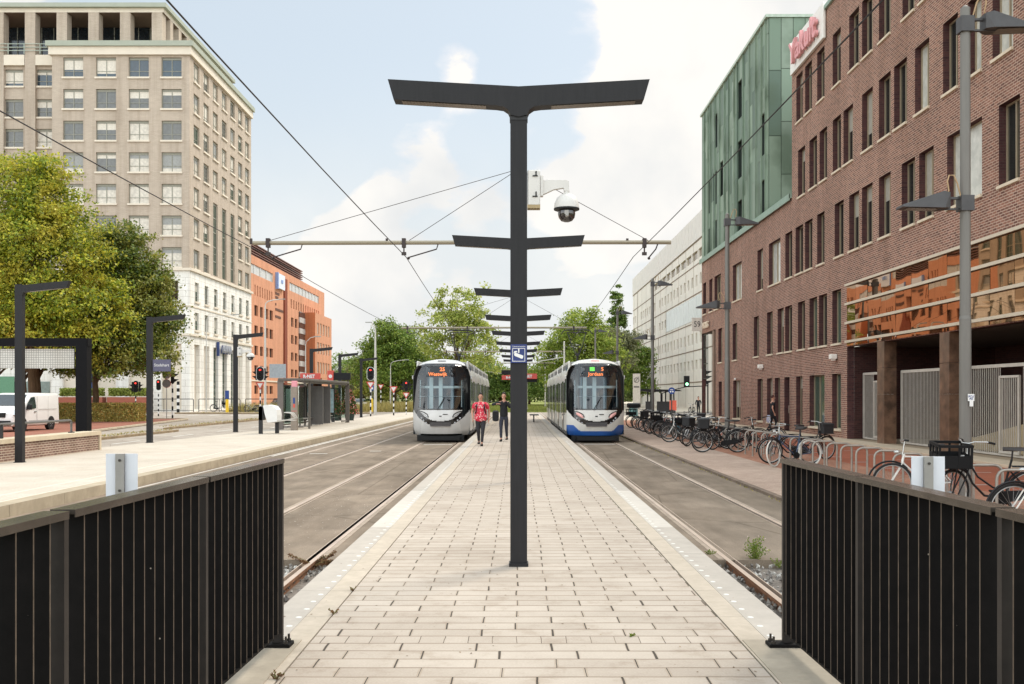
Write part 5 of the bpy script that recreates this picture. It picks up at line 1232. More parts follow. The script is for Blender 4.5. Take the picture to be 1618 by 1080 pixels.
# ================================================================ STREET FURNITURE
# tall street lamps on the right
def street_lamp():
    t = thing('street_lamp', 'x', 'street lamp', group='tall grey street lamps along the cycle parking')
    m = MB(); m.cyl((0, 0, 0), (0, 0, 3.2), .10, .095, 16); m.cyl((0, 0, 3.2), (0, 0, 3.26), .098, .088, 16); m.cyl((0, 0, 3.26), (0, 0, 8.5), .088, .08, 16); m.cyl((0, 0, 8.5), (0, 0, 8.54), .07, .03, 16); m.build('pole', mat('lamp_pole_grey', (116, 112, 106), .5, .25, .08, 3, dirt=.12, stretch=(3, 3, .4)), t)
    hm = mat('lamp_head_dark', (70, 68, 68), .5, .2)
    for s, z in ((1, 8.22), (-1, 5.18)):
        m = MB(); m.box(min(s*.05, s*.55), max(s*.05, s*.55), -.03, .03, z+.06, z+.10); m.box(min(s*.05, s*.5), max(s*.05, s*.5), -.03, .03, z-.12, z-.09); m.box(-.11, .11, -.11, .11, z-.14, z+.12)
        a = m.build('bracket', hm, t)
        m = MB(); x0, x1 = s*.30, s*1.12
        vs = [(x0, -.12, z-.10), (x0, .12, z-.10), (x0, .12, z+.16), (x0, -.12, z+.16), (x0+s*.12, -.2, z-.11), (x0+s*.12, .2, z-.11), (x0+s*.12, .16, z+.18), (x0+s*.12, -.16, z+.18), (x1, -.17, z-.09), (x1, .17, z-.09), (x1, .15, z-.05), (x1, -.15, z-.05)]
        m.add(vs, [(0, 1, 2, 3), (0, 4, 5, 1), (1, 5, 6, 2), (2, 6, 7, 3), (3, 7, 4, 0), (4, 8, 9, 5), (5, 9, 10, 6), (6, 10, 11, 7), (7, 11, 8, 4), (8, 11, 10, 9)]); h = m.build('lamp_head', hm, t, smooth=None)
        m = MB(); m.quad((x0+s*.2, -.13, z-.118), (x1-s*.1, -.13, z-.102), (x1-s*.1, .13, z-.102), (x0+s*.2, .13, z-.118)); m.build('lens', mat('lamp_lens', (120, 112, 104), .2), h, smooth=None)
        m = MB(); m.tube([(s*.1, -.05, z+.1), (s*.16, -.06, z+.32), (s*.22, -.06, z+.46), (s*.30, -.06, z+.46), (s*.33, -.06, z+.36), (s*.30, -.05, z+.2), (s*.36, -.03, z+.12)], .013, 6); m.build('cable_loop', mat('cable_tan', (170, 140, 104), .6), t)
    return t
S = street_lamp(); S.location = (7.62, 16.95, .06); S['label'] = 'tall grey street lamp nearest the camera, with a white sticker on its pole'
for i, (y, lab) in enumerate(((36.3, 'second grey street lamp, in front of the brick building'), (56.4, 'third grey street lamp beside the number 59 sign'), (76.3, 'fourth grey street lamp, right of the white and blue tram'), (98, 'farthest grey street lamp behind the blue tram'))): dup(S, (7.64, y, .06), 0, lab)
t = thing('pole_sticker', 'white sticker with dark letters on the nearest grey street lamp pole', 'sticker', (7.62, 16.84, 1.97))
m = MB(); m.box(-.01, .10, -.012, -.006, -.10, .02); m.box(.02, .08, -.012, -.006, -.19, -.10); m.build('sticker_paper', white_p, t, smooth=None)
text('letters', 'FCU', .05, blue_l, t, (.045, -.0125, -.025), FRONT, .001, bold=.002); text('letters', 'PVI', .04, blue_l, t, (.045, -.0125, -.066), FRONT, .001, bold=.002)

# traffic lights
sig_w = mat('signal_white', (226, 226, 224), .4)
def striped_pole(m_parent, h, r=.055, z0=0, n=8, off=(0, 0)):
    mm = MB()
    for k in range(n):
        mm.mi = k % 2; a = z0+(h-z0)*k/n; b = z0+(h-z0)*(k+1)/n; mm.cyl((off[0], off[1], a), (off[0], off[1], b), r, n=10)
    return mm.build('striped_pole', [black_p, white_p], m_parent)
red_led = emis('signal_red', (255, 60, 50), 2.2)
def traffic_light(lab, x, y, h=3.75, lit='arrow', ry=0, back=True, give=True, side=True, border=True):
    t = thing('traffic_light', lab, 'traffic light', (x, y, .02), R(ry)); k0 = 1.14 if border else 1.0; t.scale = (k0, k0, k0)
    striped_pole(t, h-1.35, n=9)
    m = MB(); z0, z1 = h-1.0, h; r = .26 if border else .19
    P = [(r*math.cos(a), z1-r+r*math.sin(a)) for a in [math.pi*k/10 for k in range(11)]]+[(r*math.cos(a), z0+r+r*math.sin(a)) for a in [math.pi+math.pi*k/10 for k in range(11)]]
    if border:
        m.prism([(p[0]*1.12, (p[1]-(z0+z1)/2)*1.06+(z0+z1)/2) for p in P], -.02, .02, 'xz'); m.build('white_border', sig_w, t); m = MB()
    m.prism(P, -.035, .12, 'xz'); b = m.build('signal_head', black_p, t)
    for k in range(3):
        z = z1-.22-k*.29; m = MB()
        for q in range(8):
            a0 = math.pi*q/8; a1 = math.pi*(q+1)/8; rr_ = .115
            m.quad((rr_*math.cos(a0), -.04, z+rr_*math.sin(a0)), (rr_*math.cos(a1), -.04, z+rr_*math.sin(a1)), (rr_*math.cos(a1)*.95, -.17, z-.02+rr_*math.sin(a1)), (rr_*math.cos(a0)*.95, -.17, z-.02+rr_*math.sin(a0)))
        m.build('visor', black_p, b, smooth=None)
    z = z1-.22; m = MB()
    if lit == 'arrow': m.box(-.05, .09, -.05, -.042, z-.018, z+.018); m.prism([(-.09, z), (-.02, z+.075), (-.02, z-.075)], -.05, -.042, 'xz')
    else: m.lathe([(.07, 0), (.07, .006)], (0, -.05, z), 12, 'y')
    m.build('lit_lamp', red_led, t, smooth=None)
    if side:
        for s in (-1, 1):
            m = MB(); m.box(s*.30-.05, s*.30+.05, -.0, .2, z0+.05, z1-.1)
            for k in range(2): zz_ = z0+.15+k*.32; m.prism([(s*.34, zz_), (s*.34, zz_+.2), (s*.62, zz_+.19)], .02, .16, 'xz')
            m.build('side_signal', black_p, t)
    if give: yield_sign(t, (0, -.08, h-1.3))
    return t
def yield_sign(par, c, s=.33):
    x, y, z = c; m = MB(); m.prism([(x-s, z+s*.58), (x+s, z+s*.58), (x, z-s*1.15)], y-.01, y+.01, 'xz'); a = m.build('give_way_sign', red_p, par, smooth=None)
    m = MB(); q = .62; m.prism([(x-s*q, z+s*.36), (x+s*q, z+s*.36), (x, z-s*.70)], y-.014, y-.0105, 'xz'); m.build('sign_face', white_p, a, smooth=None)
traffic_light('traffic light with red arrow and give way sign, before the stone base', -21.2, 82, 3.75)
traffic_light('traffic light with red arrow and give way sign right of the flower towers', -12.85, 87, 3.85, side=False)
traffic_light('dark traffic light with red lamp on the crossing beyond the left platform', -10.3, 92, 3.3, 'dot', border=False, side=True)
traffic_light('small traffic light facing away above the hedge, beside the tree trunk', -33.0, 86, 3.2, 'dot', ry=0, border=False, give=False)
traffic_light('small red pedestrian signal on a striped pole behind the purple sign lamp', -33.2, 92, 3.4, 'dot', border=False, give=False, side=False)
def pole_sign(lab, x, y, h, kind, cat='sign', z0=0.02):
    t = thing('road_sign', lab, cat, (x, y, z0)); m = MB(); m.cyl((0, 0, 0), (0, 0, h), .035, n=8); m.build('post', galv, t)
    if kind == 'discs':
        for z in (h-.3, h-1.02):
            m = MB(); m.lathe([(.33, 0), (.33, .015)], (0, -.06, z), 20, 'y'); m.build('disc_back', mat('sign_back_grey', (122, 118, 116), .5, .2), t, smooth=None); m = MB(); m.lathe([(.35, 0), (.35, .01)], (.01, -.04, z), 20, 'y'); m.build('red_rim', red_p, t, smooth=None)
    elif kind == 'blue':
        m = MB(); m.lathe([(.32, 0), (.32, .015)], (0, -.06, h-.32), 20, 'y'); d = m.build('blue_disc', blue_p, t, smooth=None)
        m = MB(); m.prism([(-.16, h-.14), (.02, h-.30), (.10, h-.22), (.14, h-.50), (-.14, h-.46), (-.05, h-.38), (-.20, h-.22)], -.066, -.0605, 'xz'); m.build('white_arrow', white_p, d, smooth=None)
    elif kind == 'panel':
        m = MB(); m.box(-.75, .45, -.05, -.02, h-1.0, h, .01); m.build('sign_back', mat('sign_back_pale', (150, 156, 160), .5, .2), t, smooth=None)
    elif kind == 'plate':
        m = MB(); m.box(-.62, .1, -.05, -.02, h-.16, h, 0); m.build('name_plate', mat('street_blue', (34, 96, 170), .5), t, smooth=None)
    return t
pole_sign('two round grey sign backs on one post beside the hedge', -28.0, 79.4, 3.9, 'discs')
pole_sign('large grey sign back standing behind the glass shelter', -17.2, 72, 4.2, 'panel')
pole_sign('round blue arrow sign above a yellow bollard, right of the second signal', -16.4, 112, 3.1, 'blue')
for i, (x, y, h, lab) in enumerate(((-27.6, 79.6, 3.2, 'striped black and white signal post beside the round sign backs'), (-38.2, 112, 3.5, 'thick black and white striped post in front of the stone arcade'), (-35.2, 96, 2.6, 'striped black and white post behind the hedge'), (-17.6, 128, 2.9, 'striped crossing post on the far verge'), (9.6, 96, 3.1, 'striped black and white post beside the far right crossing'), (20.5, 104, 3.4, 'striped signal post beside the person in black at the crossing'))):
    t = thing('striped_post', lab, 'post', (x, y, .02), group='black and white striped posts'); striped_pole(t, h, .16 if i == 1 else .07, n=9)
    if i == 0:
        m = MB(); m.box(-.12, .12, -.1, .1, 2.9, 3.9, .02); [m.prism([(.1, 2.95+k*.42), (.1, 3.25+k*.42), (.5, 3.22+k*.42)], -.06, .06, 'xz') for k in range(2)]; m.build('signal_back', black_p, t)
    if i == 4:
        for q, zz_ in ((.3, 3.3), (-.3, 3.3), (.3, 2.7), (-.35, 2.75)): m = MB(); m.box(q-.26, q+.26, -.03, .03, zz_-.12, zz_+.12); m.build('sign_board', white_p, t)
    if i == 3: yield_sign(t, (0, -.1, 3.1), .4)
pt = thing('give_way_post', 'give way sign on a striped post left of the silver tram', 'sign', (-10.9, 87.5, .19)); striped_pole(pt, 2.1, .06); yield_sign(pt, (0, -.08, 2.35), .36)
for i, (x, y, h, lab) in enumerate(((-16.4, 111.6, 2.0, 'yellow bollard under the round blue arrow sign'), (-11.9, 135, 1.9, 'yellow bollard on the far verge left of the silver tram'), (-31.7, 108.6, 1.9, 'yellow and blue bollard in front of the stone arcade'))):
    t = thing('yellow_bollard', lab, 'bollard', (x, y, .1)); m = MB(); m.cyl((0, 0, 0), (0, 0, h*.72), .17, .16, 10); m.cyl((0, 0, h*.72), (0, 0, h*.76), .16, .05, 10); m.build('yellow_body', yel_p, t)
    if i == 2: m = MB(); m.box(-.2, .2, -.1, .1, h*.78, h*1.25, .02); m.build('blue_top', blue_p, t)
# street light masts on the left
def mast_lamp(lab, x, y, h, arm, s=1, r=.09, curve=True, m_=None):
    t = thing('street_light', lab, 'street light', (x, y, 0)); mm = MB(); mm.cyl((0, 0, 0), (0, 0, h*.5), r, r*.9, 10); mm.cyl((0, 0, h*.5), (0, 0, h-.4), r*.85, r*.5, 10)
    mm.tube([(0, 0, h-.45), (s*.06, 0, h-.1), (s*.3, 0, h+.12), (s*arm*.6, 0, h+.3), (s*arm, 0, h+.34)], r*.42, 6); mm.build('mast', m_ or galv_l, t)
    mm = MB(); mm.loft([[(s*arm+dx*s, w*.12*sx, h+.34+zz) for sx, zz in ((-1, 0), (1, 0), (.7, .09), (-.7, .09))] for dx, w in ((-.05, .6), (.25, 1), (.6, .7))]); mm.build('luminaire', mat('luminaire_grey', (140, 138, 132), .5), t)
mast_lamp('thin grey street light arching in front of the white stone base', -34.0, 108.7, 10.4, 3.0, 1, .08)
mast_lamp('grey street light in front of the orange building', -27.9, 110, 12.2, 1.6, 1, .14)
mast_lamp('tall white street light left of the green tree', -14.3, 100, 8.9, .4, -1, .15)
mast_lamp('slim white street light between the tall mast and the silver tram', -16.6, 130, 6.2, 1.8, 1, .09)
mast_lamp('slim white street light on the far verge left of the silver tram', -21.5, 168, 7.1, 1.9, 1, .10)
mast_lamp('farthest slim white street light behind the silver tram', -16.8, 150, 6.0, 1.6, 1, .08)
mast_lamp('pale street light behind the glass shelter', -19.6, 92, 7.0, .8, 1, .07)
# black railings at the forecourt
rail_b = mat('railing_black', (44, 42, 44), .5, .2)
for i, (a, b) in enumerate(((-44.5, -37.6), (-37.0, -32.2), (-31.6, -27.6), (-27.0, -21.5))):
    t = thing('street_railing', 'low black railing bay before the stone base, '+['leftmost, behind the striped posts', 'second from the left', 'third from the left, behind the bicycles', 'rightmost, in front of the orange building'][i], 'railing', (a, 115.5, .02), group='black street railings'); m = MB(); L_ = b-a
    m.tube([(0, 0, 0), (0, 0, 1.35), (0, 0, 1.42), (.08, 0, 1.5), (L_-.08, 0, 1.5), (L_, 0, 1.42), (L_, 0, 0)], .045, 6); m.tube([(0, 0, .18), (L_, 0, .18)], .03, 6); m.tube([(L_/2, 0, 0), (L_/2, 0, 1.5)], .03, 6); m.build('railing_frame', rail_b, t)
# brick planters with plants behind the hedge
for i, (a, b) in enumerate(((-51.5, -46.5), (-46.0, -41.6))):
    t = thing('brick_planter', 'red brick planter with clipped green shrubs, '+['left one seen above the hedge', 'right one seen above the hedge'][i], 'planter', ((a+b)/2, 112, .0)); m = MB(); w = (b-a)/2
    m.box(-w, w, -.6, .6, .9, 1.75, .03); m.box(-w, w, -.5, .5, 0, .9); m.build('planter_wall', mat('planter_red', (150, 84, 64), .8, 0, .1, 3), t)
    rnd = np.random.RandomState(i); n = 3500; C = np.stack([rnd.uniform(-w+.1, w-.1, n), rnd.uniform(-.5, .5, n), 1.9+rnd.uniform(0, .85, n)], 1); leaf_mesh('shrub', C, .12, island_mat('planter_leaves', [(150, 160, 70), (120, 134, 58), (176, 180, 92), (92, 108, 48)], .7, .2), rnd, t)
# clipped hedge
def hedge(lab, x0, x1, y0, y1, z0, z1, cols, n, seed, s=.07, nm='hedge'):
    rnd = np.random.RandomState(seed); P = []
    for _ in range(n):
        f = rnd.rand()
        if f < .45: P.append((rnd.uniform(x0, x1), y0+abs(rnd.normal(0, .05)), rnd.uniform(z0, z1)))
        elif f < .7: P.append((rnd.uniform(x0, x1), rnd.uniform(y0, y1), z1-abs(rnd.normal(0, .05))))
        elif f < .9: P.append((x1-abs(rnd.normal(0, .05)), rnd.uniform(y0, y1), rnd.uniform(z0, z1)))
        else: P.append((rnd.uniform(x0, x1), rnd.uniform(y0, y1), rnd.uniform(z0, z1)))
    C = np.array(P)+rnd.normal(0, .03, (n, 3)); c = ((x0+x1)/2, (y0+y1)/2, z0); t = thing(nm, lab, 'hedge', c); C -= np.array(c)
    leaf_mesh('foliage', C, s, cols, rnd, t)
    m = MB(); m.box(x0+.12, x1-.12, y0+.12, y1-.12, z0, z1-.12); m.build('branches', mat('hedge_core', (58, 50, 30), .95, 0, .4, 6, .5), t, c)
hedge('clipped yellow green and brown hedge behind the white van', -34, -26.9, 70.4, 72, .02, 1.36, island_mat('hedge_leaves', [(190, 168, 84), (156, 150, 72), (204, 154, 84), (124, 124, 58), (212, 194, 120), (96, 90, 46)], .8, .15), 26000, 5)
hedge('small dark green hedge at the foot of the white panel building', 26.4-2.6, 26.2, 114, 120.5, .05, 1.9, island_mat('dark_leaves', [(52, 66, 34), (70, 84, 42), (40, 50, 28)], .8, .15), 6000, 6, .12)
# far right: small shelter, blue sign, signals, post box
t = thing('bus_shelter', 'small dark bus shelter in front of the white panel building', 'shelter', (13.9, 96.5, .06)); m = MB(); m.prism([(-2.2, 2.35), (-2.3, 2.45), (-1.9, 2.52), (1.7, 2.42), (1.9, 2.3), (-.9, 2.2)], -.7, 1.0, 'xz'); m.build('roof', black_p, t)
for x in (-1.2, -.9, .1, .55, 1.0, 1.35): m = MB(); m.box(x-.06, x+.06, .7, .8, 0, 2.3); m.build('post', black_p, t)
m = MB(); m.box(-1.4, -.8, .6, .9, .2, 1.3); m.box(-.3, 1.5, .6, .9, .1, 1.3); m.build('dark_bench', mat('shelter_dark', (48, 46, 46), .6), t)
t = thing('mandatory_sign', 'round blue sign with white bicycle and walker symbols beside the small shelter', 'sign', (13.6, 88, .06)); m = MB(); m.cyl((0, 0, 0), (0, 0, 2.5), .05, n=8); m.build('post', mat('dark_grey_post', (70, 70, 68), .5, .3), t)
m = MB(); m.lathe([(.30, 0), (.30, .02)], (0, -.08, 2.3), 22, 'y'); d = m.build('blue_disc', blue_p, t, smooth=None)
m = MB(); m.lathe([(.07, 0), (.07, .006)], (-.1, -.088, 2.22), 12, 'y'); m.lathe([(.07, 0), (.07, .006)], (.1, -.088, 2.22), 12, 'y'); m.box(-.12, .12, -.088, -.081, 2.36, 2.42); m.build('symbol', white_p, d, smooth=None)
m = MB(); m.box(-.13, .45, -.15, .15, .55, 1.45, .02); m.build('red_mail_box', mat('orange_red_box', (214, 96, 76), .5), t, loc=(0, .2, 0))
t = thing('signal_mast', 'black arm with green walking signal and a side signal right of the blue round sign', 'traffic light', (19.1, 100, .06)); m = MB(); m.tube([(-4.6, 0, 2.1), (-3.6, 0, 2.4), (-2.2, 0, 2.75), (0, 0, 2.85)], .05, 6); m.cyl((0, 0, 0), (0, 0, 3.2), .07, n=8); m.cyl((-4.6, 0, 0), (-4.6, 0, 2.1), .06, n=8); m.build('arm', black_p, t)
m = MB(); m.box(-2.4, -1.85, -.15, .15, 2.75, 3.85, .02); h = m.build('signal_head', black_p, t); m = MB(); m.lathe([(.15, 0), (.15, .01)], (-2.12, -.17, 3.02), 12, 'y'); m.build('green_lamp', emis('signal_green', (160, 255, 190), 1.6), h, smooth=None)
m = MB(); m.box(-.55, -.15, -.15, .15, 2.9, 4.5, .02); [m.prism([(-.15, 3.0+k*.5), (-.15, 3.35+k*.5), (.45, 3.32+k*.5)], -.1, .1, 'xz') for k in range(3)]; m.build('side_signal', black_p, t)
t = thing('cycling_ban_sign', 'tall white banner with a crossed circle beside the blue tram', 'sign', (11.0, 92, .06)); m = MB(); m.box(-.36, .32, -.02, .02, .2, 3.9); m.build('banner', mat('banner_white', (188, 180, 168), .6), t)
m = MB(); m.tube([(.22*math.cos(a)-.02, -.03, 3.3+.22*math.sin(a)) for a in [2*math.pi*k/20 for k in range(20)]], .03, 5, closed=True); m.tube([(-.19, -.03, 3.1), (.2, -.03, 3.6)], .025, 5); m.box(-.28, .24, -.028, -.022, 2.6, 2.75); m.build('ban_symbol', mat('grey_print', (96, 92, 88), .6), t)
# ================================================================ TRAMS
def tram(lab, x, y, body_rgb, skirt_rgb, blue, dest, num, sq):
    t = thing('tram', lab, 'tram', (x, y, 0))
    bm_ = mat('tram_body_'+('blue' if blue else 'silver'), body_rgb, .28, .0 if blue else .12, .05, 2, 0, .6, dirt=.14)
    skirt = mat('tram_skirt_'+('blue' if blue else 'silver'), skirt_rgb, .35, .0 if blue else .12, .05, 2, 0, .6, dirt=.1)
    maskm = mat('tram_black_mask', (16, 16, 18), .12, 0, .1, 3, 0, .8)
    ws = clear_glass('tram_windscreen', (206, 222, 228), .05)
    ZT, ZS, ZB = 3.52, 2.62, .30
    def halfw(z):
        if z < .55: return 1.2-.10*((.55-z)/.25)**2
        if z <= ZS: return 1.2
        q = (z-ZS)/(ZT-ZS); return 1.2*max(0, 1-q**2.3)**(1/2.9)
    def nose(z):
        if z < .95: return .0+.16*((.95-z)/.65)**2
        if z < 3.15: return .30*((z-.95)/2.2)**1.5
        return .30+1.1*((z-3.15)/.35)**2.2
    def pt(s, z):
        w = halfw(z); return (w*s, nose(z)+.70*abs(s)**3.2+.05*s*s, z)
    NS, NZ = 76, 104
    zs = [ZB+(ZT-.004-ZB)*k/NZ for k in range(NZ+1)]
    def cat_(x, z):
        ax = abs(x)
        arch = 3.30-.34*(ax/1.13)**7          # top edge of the black mask
        smile_lo = .70+.62*(ax/1.16)**2.6      # lower edge of black smile
        smile_hi = .90+.50*(ax/.93)**2.8       # upper edge (below the light panel)
        if z > arch or (z > 2.8 and ax > 1.14): return 0
        if z >= 1.36:
            if ax < .95 and z < 3.24-.20*(ax/.95)**5 and z > 1.41: return 2
            return 1
        if z > smile_hi and ax < .90: return 5
        if z > smile_lo: return 1
        if blue and z < .50+(.24 if ax > .92 else (.24*max(0, (ax-.66)/.26)**1.4)): return 4
        if not blue and ax > .80+.15*(.8-z): return 6
        if not blue and z < .36: return 1
        return 3
    # (0 roof front, 1 black mask, 2 windscreen, 3 bumper, 4 coloured skirt, 5 light panel, 6 corner panel)
    parts = {k: MB() for k in range(7)}
    for i in range(NS):
        for j in range(NZ):
            s0, s1 = -1+2*i/NS, -1+2*(i+1)/NS; P = [pt(s0, zs[j]), pt(s1, zs[j]), pt(s1, zs[j+1]), pt(s0, zs[j+1])]
            c = cat_((P[0][0]+P[2][0])/2, (zs[j]+zs[j+1])/2); parts[c].quad(*P)
    nm = {0: ('front_roof', bm_), 1: ('front_mask', maskm), 2: ('windscreen', ws), 3: ('bumper', bm_), 4: ('lower_bumper', skirt), 5: ('headlight_panel', bm_), 6: ('corner_panel', skirt if not blue else bm_)}
    objs = {}
    for k, (n, m_) in nm.items():
        if parts[k].v:
            o = parts[k].build(n, m_, t, smooth=60); objs[k] = o
            # merge duplicated verts so the shading is smooth
            import bmesh
            b = bmesh.new(); b.from_mesh(o.data); bmesh.ops.remove_doubles(b, verts=b.verts, dist=1e-5); b.to_mesh(o.data); b.free()
            o.data.polygons.foreach_set('use_smooth', [True]*len(o.data.polygons))
    def fy(x_, z_):
        s = min(1, abs(x_)/max(.01, halfw(z_))); return nose(z_)+.70*s**3.2+.05*s*s
    # headlights: inclined double bars, lenses, coupler hatch, wipers, plate
    lens = mat('headlamp_lens', (170, 172, 176), .2, .3); pinkish = mat('headlamp_pink', (236, 176, 168), .2, .1)
    for s in (-1, 1):
        for k in range(2):
            pts = [(s*(.84-.05*k), 1.30-.07*k), (s*(.70), 1.26-.09*k), (s*(.55), 1.17-.10*k), (s*.50, 1.06-.02*k)]
            m = MB(); m.tube([(px_, fy(px_, z_)-.006, z_) for px_, z_ in pts], .020 if k == 0 else .014, 6); m.build('headlight', black_p if k == 0 else (lens if not blue else pinkish), t)
        if blue:
            m = MB(); pts = [(s*.80, 1.22), (s*.66, 1.14), (s*.56, 1.04)]; m.tube([(px_, fy(px_, z_)-.0, z_) for px_, z_ in pts], [.05, .075, .04], 8); m.build('painted_headlight_glow', pinkish, t)  # pink colour stands in for the headlight glow
        for k, xx in enumerate((.60, .71, .80)):
            z_ = .80+.17*((xx)/1.16)**2.6+.08*k; m = MB(); m.lathe([(.034, .0), (.034, .03), (.02, .035)], (s*xx, fy(xx, z_)-.03, z_), 10, 'y'); m.build('front_lamp', lens, t)
    m = MB(); m.prism([(-.44, .86), (.44, .86), (.42, .68), (-.42, .68)], -.03, .2, 'xz'); cp = m.build('coupler_hatch', mat('hatch_grey', (74, 70, 70), .4, .2), t)
    m = MB(); m.box(-.44, .44, -.045, -.03, .845, .865); m.box(-.44, .44, -.04, -.03, .77, .78); m.build('hatch_trim', mat('trim_dark', (40, 38, 38), .4), cp)
    m = MB(); m.box(-.05, .05, -.012, .02, 1.08, 1.12); m.box(.10, .30, -.01, .02, 1.16, 1.19) ; m.build('front_badge', black_p, t)
    m = MB(); m.tube([(-.04, fy(0, 1.38)-.02, 1.38), (.05, fy(.05, 1.6)-.03, 1.6), (.16, fy(.16, 1.8)-.03, 1.82)], .012, 5); m.tube([(-.12, fy(.1, 1.37)-.03, 1.36), (.18, fy(.18, 1.86)-.035, 1.88)], .018, 5); m.build('wiper', black_p, t)
    m = MB(); 
    zc_ = 3.40; m.prism([(-.15, zc_-.03), (.15, zc_-.03), (.17, zc_), (.15, zc_+.03), (-.15, zc_+.03), (-.17, zc_)], nose(zc_)-.07, nose(zc_)+.2, 'xz'); m.build('roof_badge', mat('badge_grey', (120, 120, 122), .4) if not blue else pinkish, t)
    # destination display behind the top of the screen
    og = emis('display_orange', (255, 140, 76), .35); gr_ = emis('display_green', (110, 220, 90), .4)
    tilt = math.atan(.30*1.5/2.2*((3.0-.95)/2.2)**.5)
    m = MB(); 
    for z_, a in ((2.74, 3.18),):
        P = [(-.62, nose(z_)-.004, z_), (.62, nose(z_)-.004, z_), (.60, nose(a)-.004, a), (-.60, nose(a)-.004, a)]
        for P_ in P: pass
        n_ = 12
        for k in range(n_):
            xa_, xb_ = -.62+1.24*k/n_, -.62+1.24*(k+1)/n_
            m.quad((xa_, fy(xa_, z_)-.006, z_), (xb_, fy(xb_, z_)-.006, z_), (xb_, fy(xb_, a)-.006, a), (xa_, fy(xa_, a)-.006, a))
    dd_ = m.build('destination_display', mat('display_black', (22, 24, 28), .25), t)
    text('display_text', dest, .21, og, dd_, (-.02 if blue else -.13, fy(.25, 2.84)-.022, 2.84), (R(90)-tilt*.6, 0, 0), .002, sx=.95, bold=.004)
    text('display_number', num, .22, og, dd_, (.26 if blue else .06, nose(3.04)-.014, 3.04), (R(90)-tilt, 0, 0), .002, bold=.006)
    if sq: m = MB(); m.box(-.26, -.06, nose(3.04)-.02, nose(3.04)-.012, 2.97, 3.13); m.build('green_symbol', gr_, dd_)
    # cab pillars and driver's desk seen through/against the screen as pale frame lines
    frame_l = mat('screen_frame_pale', (150, 170, 176), .3, .3)
    m = MB()
    for xx in (-.86, .86): m.tube([(xx, fy(xx, 1.5)-.008, 1.48), (xx, fy(xx, 2.6)-.008, 2.6)], .018, 5)
    m.tube([(xx, fy(xx, 1.92)-.008, 1.92) for xx in [-.86+1.72*k/10 for k in range(11)]], .006, 5)
    m.build('screen_frame', frame_l, t)
    m = MB(); m.box(-1.0, .95, .35, .9, .06, .30); m.box(-.8, .8, .12, .5, .10, .27); m.build('underframe', black_p, t)
    # cab behind the windscreen; pale upright strips added to imitate reflections on the glass
    inn = mat('cab_dark_blue', (52, 84, 104), .5); pale = mat('cab_pale_panel', (252, 248, 240), .4, 0, .04); teal = mat('cab_glass_partition', (96, 126, 138), .15, 0, .2, 2)
    m = MB(); m.box(-1.15, 1.15, 2.2, 2.25, .35, 3.2); cw = m.build('cab_partition', inn, t)
    m = MB(); m.box(-.75, -.62, 2.1, 2.19, 1.3, 3.1); m.build('partition_post', pale, cw)
    m = MB(); m.box(-.52, -.36, .72, .78, 1.3, 2.72); m.build('reflection_strip', pale, cw)
    m = MB(); m.box(-.12, .04, .66, .72, 1.3, 2.72); m.build('reflection_strip', pale, cw)
    m = MB(); m.box(-.62, -.46, 1.0, 1.05, 1.3, 2.72); m.box(.36, .5, 1.0, 1.05, 1.3, 2.72); m.build('glass_partition', teal, cw)
    m = MB(); m.box(-1.0, 1.0, .75, .80, 2.26, 2.36); m.build('sun_blind_rail', pale, cw)
    m = MB(); m.box(-1.0, 1.0, .42, .9, 1.22, 1.38, .02); m.build('driver_desk', black_p, cw)
    m = MB(); m.box(.25, .75, 1.3, 1.45, 1.2, 2.2, .05); m.box(.35, .65, 1.28, 1.42, 2.2, 2.45, .04); m.build('driver_seat', black_p, cw)
    # mirrors / side cameras at the upper corners
    for s in (-1, 1):
        m = MB(); m.box(s*1.19, s*1.27, .95, 1.2, 2.65, 2.8, .01); m.build('mirror_camera', bm_, t)
    # body modules
    prof = lambda inset=0: [(1.2-inset, .32), (1.2-inset, ZS)]+[((halfw(z)-inset), z-inset*.5) for z in [ZS+(3.22-ZS)*k/8 for k in range(1, 9)]]
    mods = [(.75, 6.2), (6.75, 12.0), (12.55, 17.2), (17.75, 23.0), (23.55, 28.6)]
    glass_s = glass_dark('tram_side_glass', (30, 34, 36), .05, 1.0)
    gap = mat('tram_bellows', (40, 40, 42), .8)
    for i, (a, b) in enumerate(mods):
        pr_ = prof(); full = [(-p[0], p[1]) for p in pr_]+[(p[0], p[1]) for p in pr_[::-1]]
        m = MB(); loops = [[(p[0], yy_, p[1]) for p in full] for yy_ in (a, b)]; m.loft(loops, caps=(i > 0)); bo_ = m.build('body_module', bm_, t, smooth=40)
        if i: m = MB(); pr2 = prof(.10); full2 = [(-p[0], p[1]) for p in pr2]+[(p[0], p[1]) for p in pr2[::-1]]; m.loft([[(p[0], yy_, p[1]) for p in full2] for yy_ in (mods[i-1][1]-.05, a+.05)]); m.build('bellows', gap, t)
        for s in (-1, 1):
            # window band, door leaves
            X = s*1.203
            def pan(y0_, y1_, z0_, z1_, nm_, mt_, par=t, pr=.006): q = MB(); q.box(min(X, X+s*pr), max(X, X+s*pr), y0_, y1_, z0_, z1_); return q.build(nm_, mt_, par, smooth=None)
            y_ = a+.12 if i else a+.0
            if i == 0:
                pan(a+.0, a+1.3, 1.22, 2.78, 'cab_side_mask', maskm); pan(a+.15, a+.95, 1.45, 2.6, 'cab_window', glass_dark('cab_glass', (112, 128, 122), .06, .8), t, .012)
                y_ = a+1.4
            L_ = b-.12-y_; doors = [(y_+L_*.30, y_+L_*.30+1.3)] if L_ > 3 else []
            pan(y_, b-.12, 1.12, 2.52, 'window_band', glass_s)
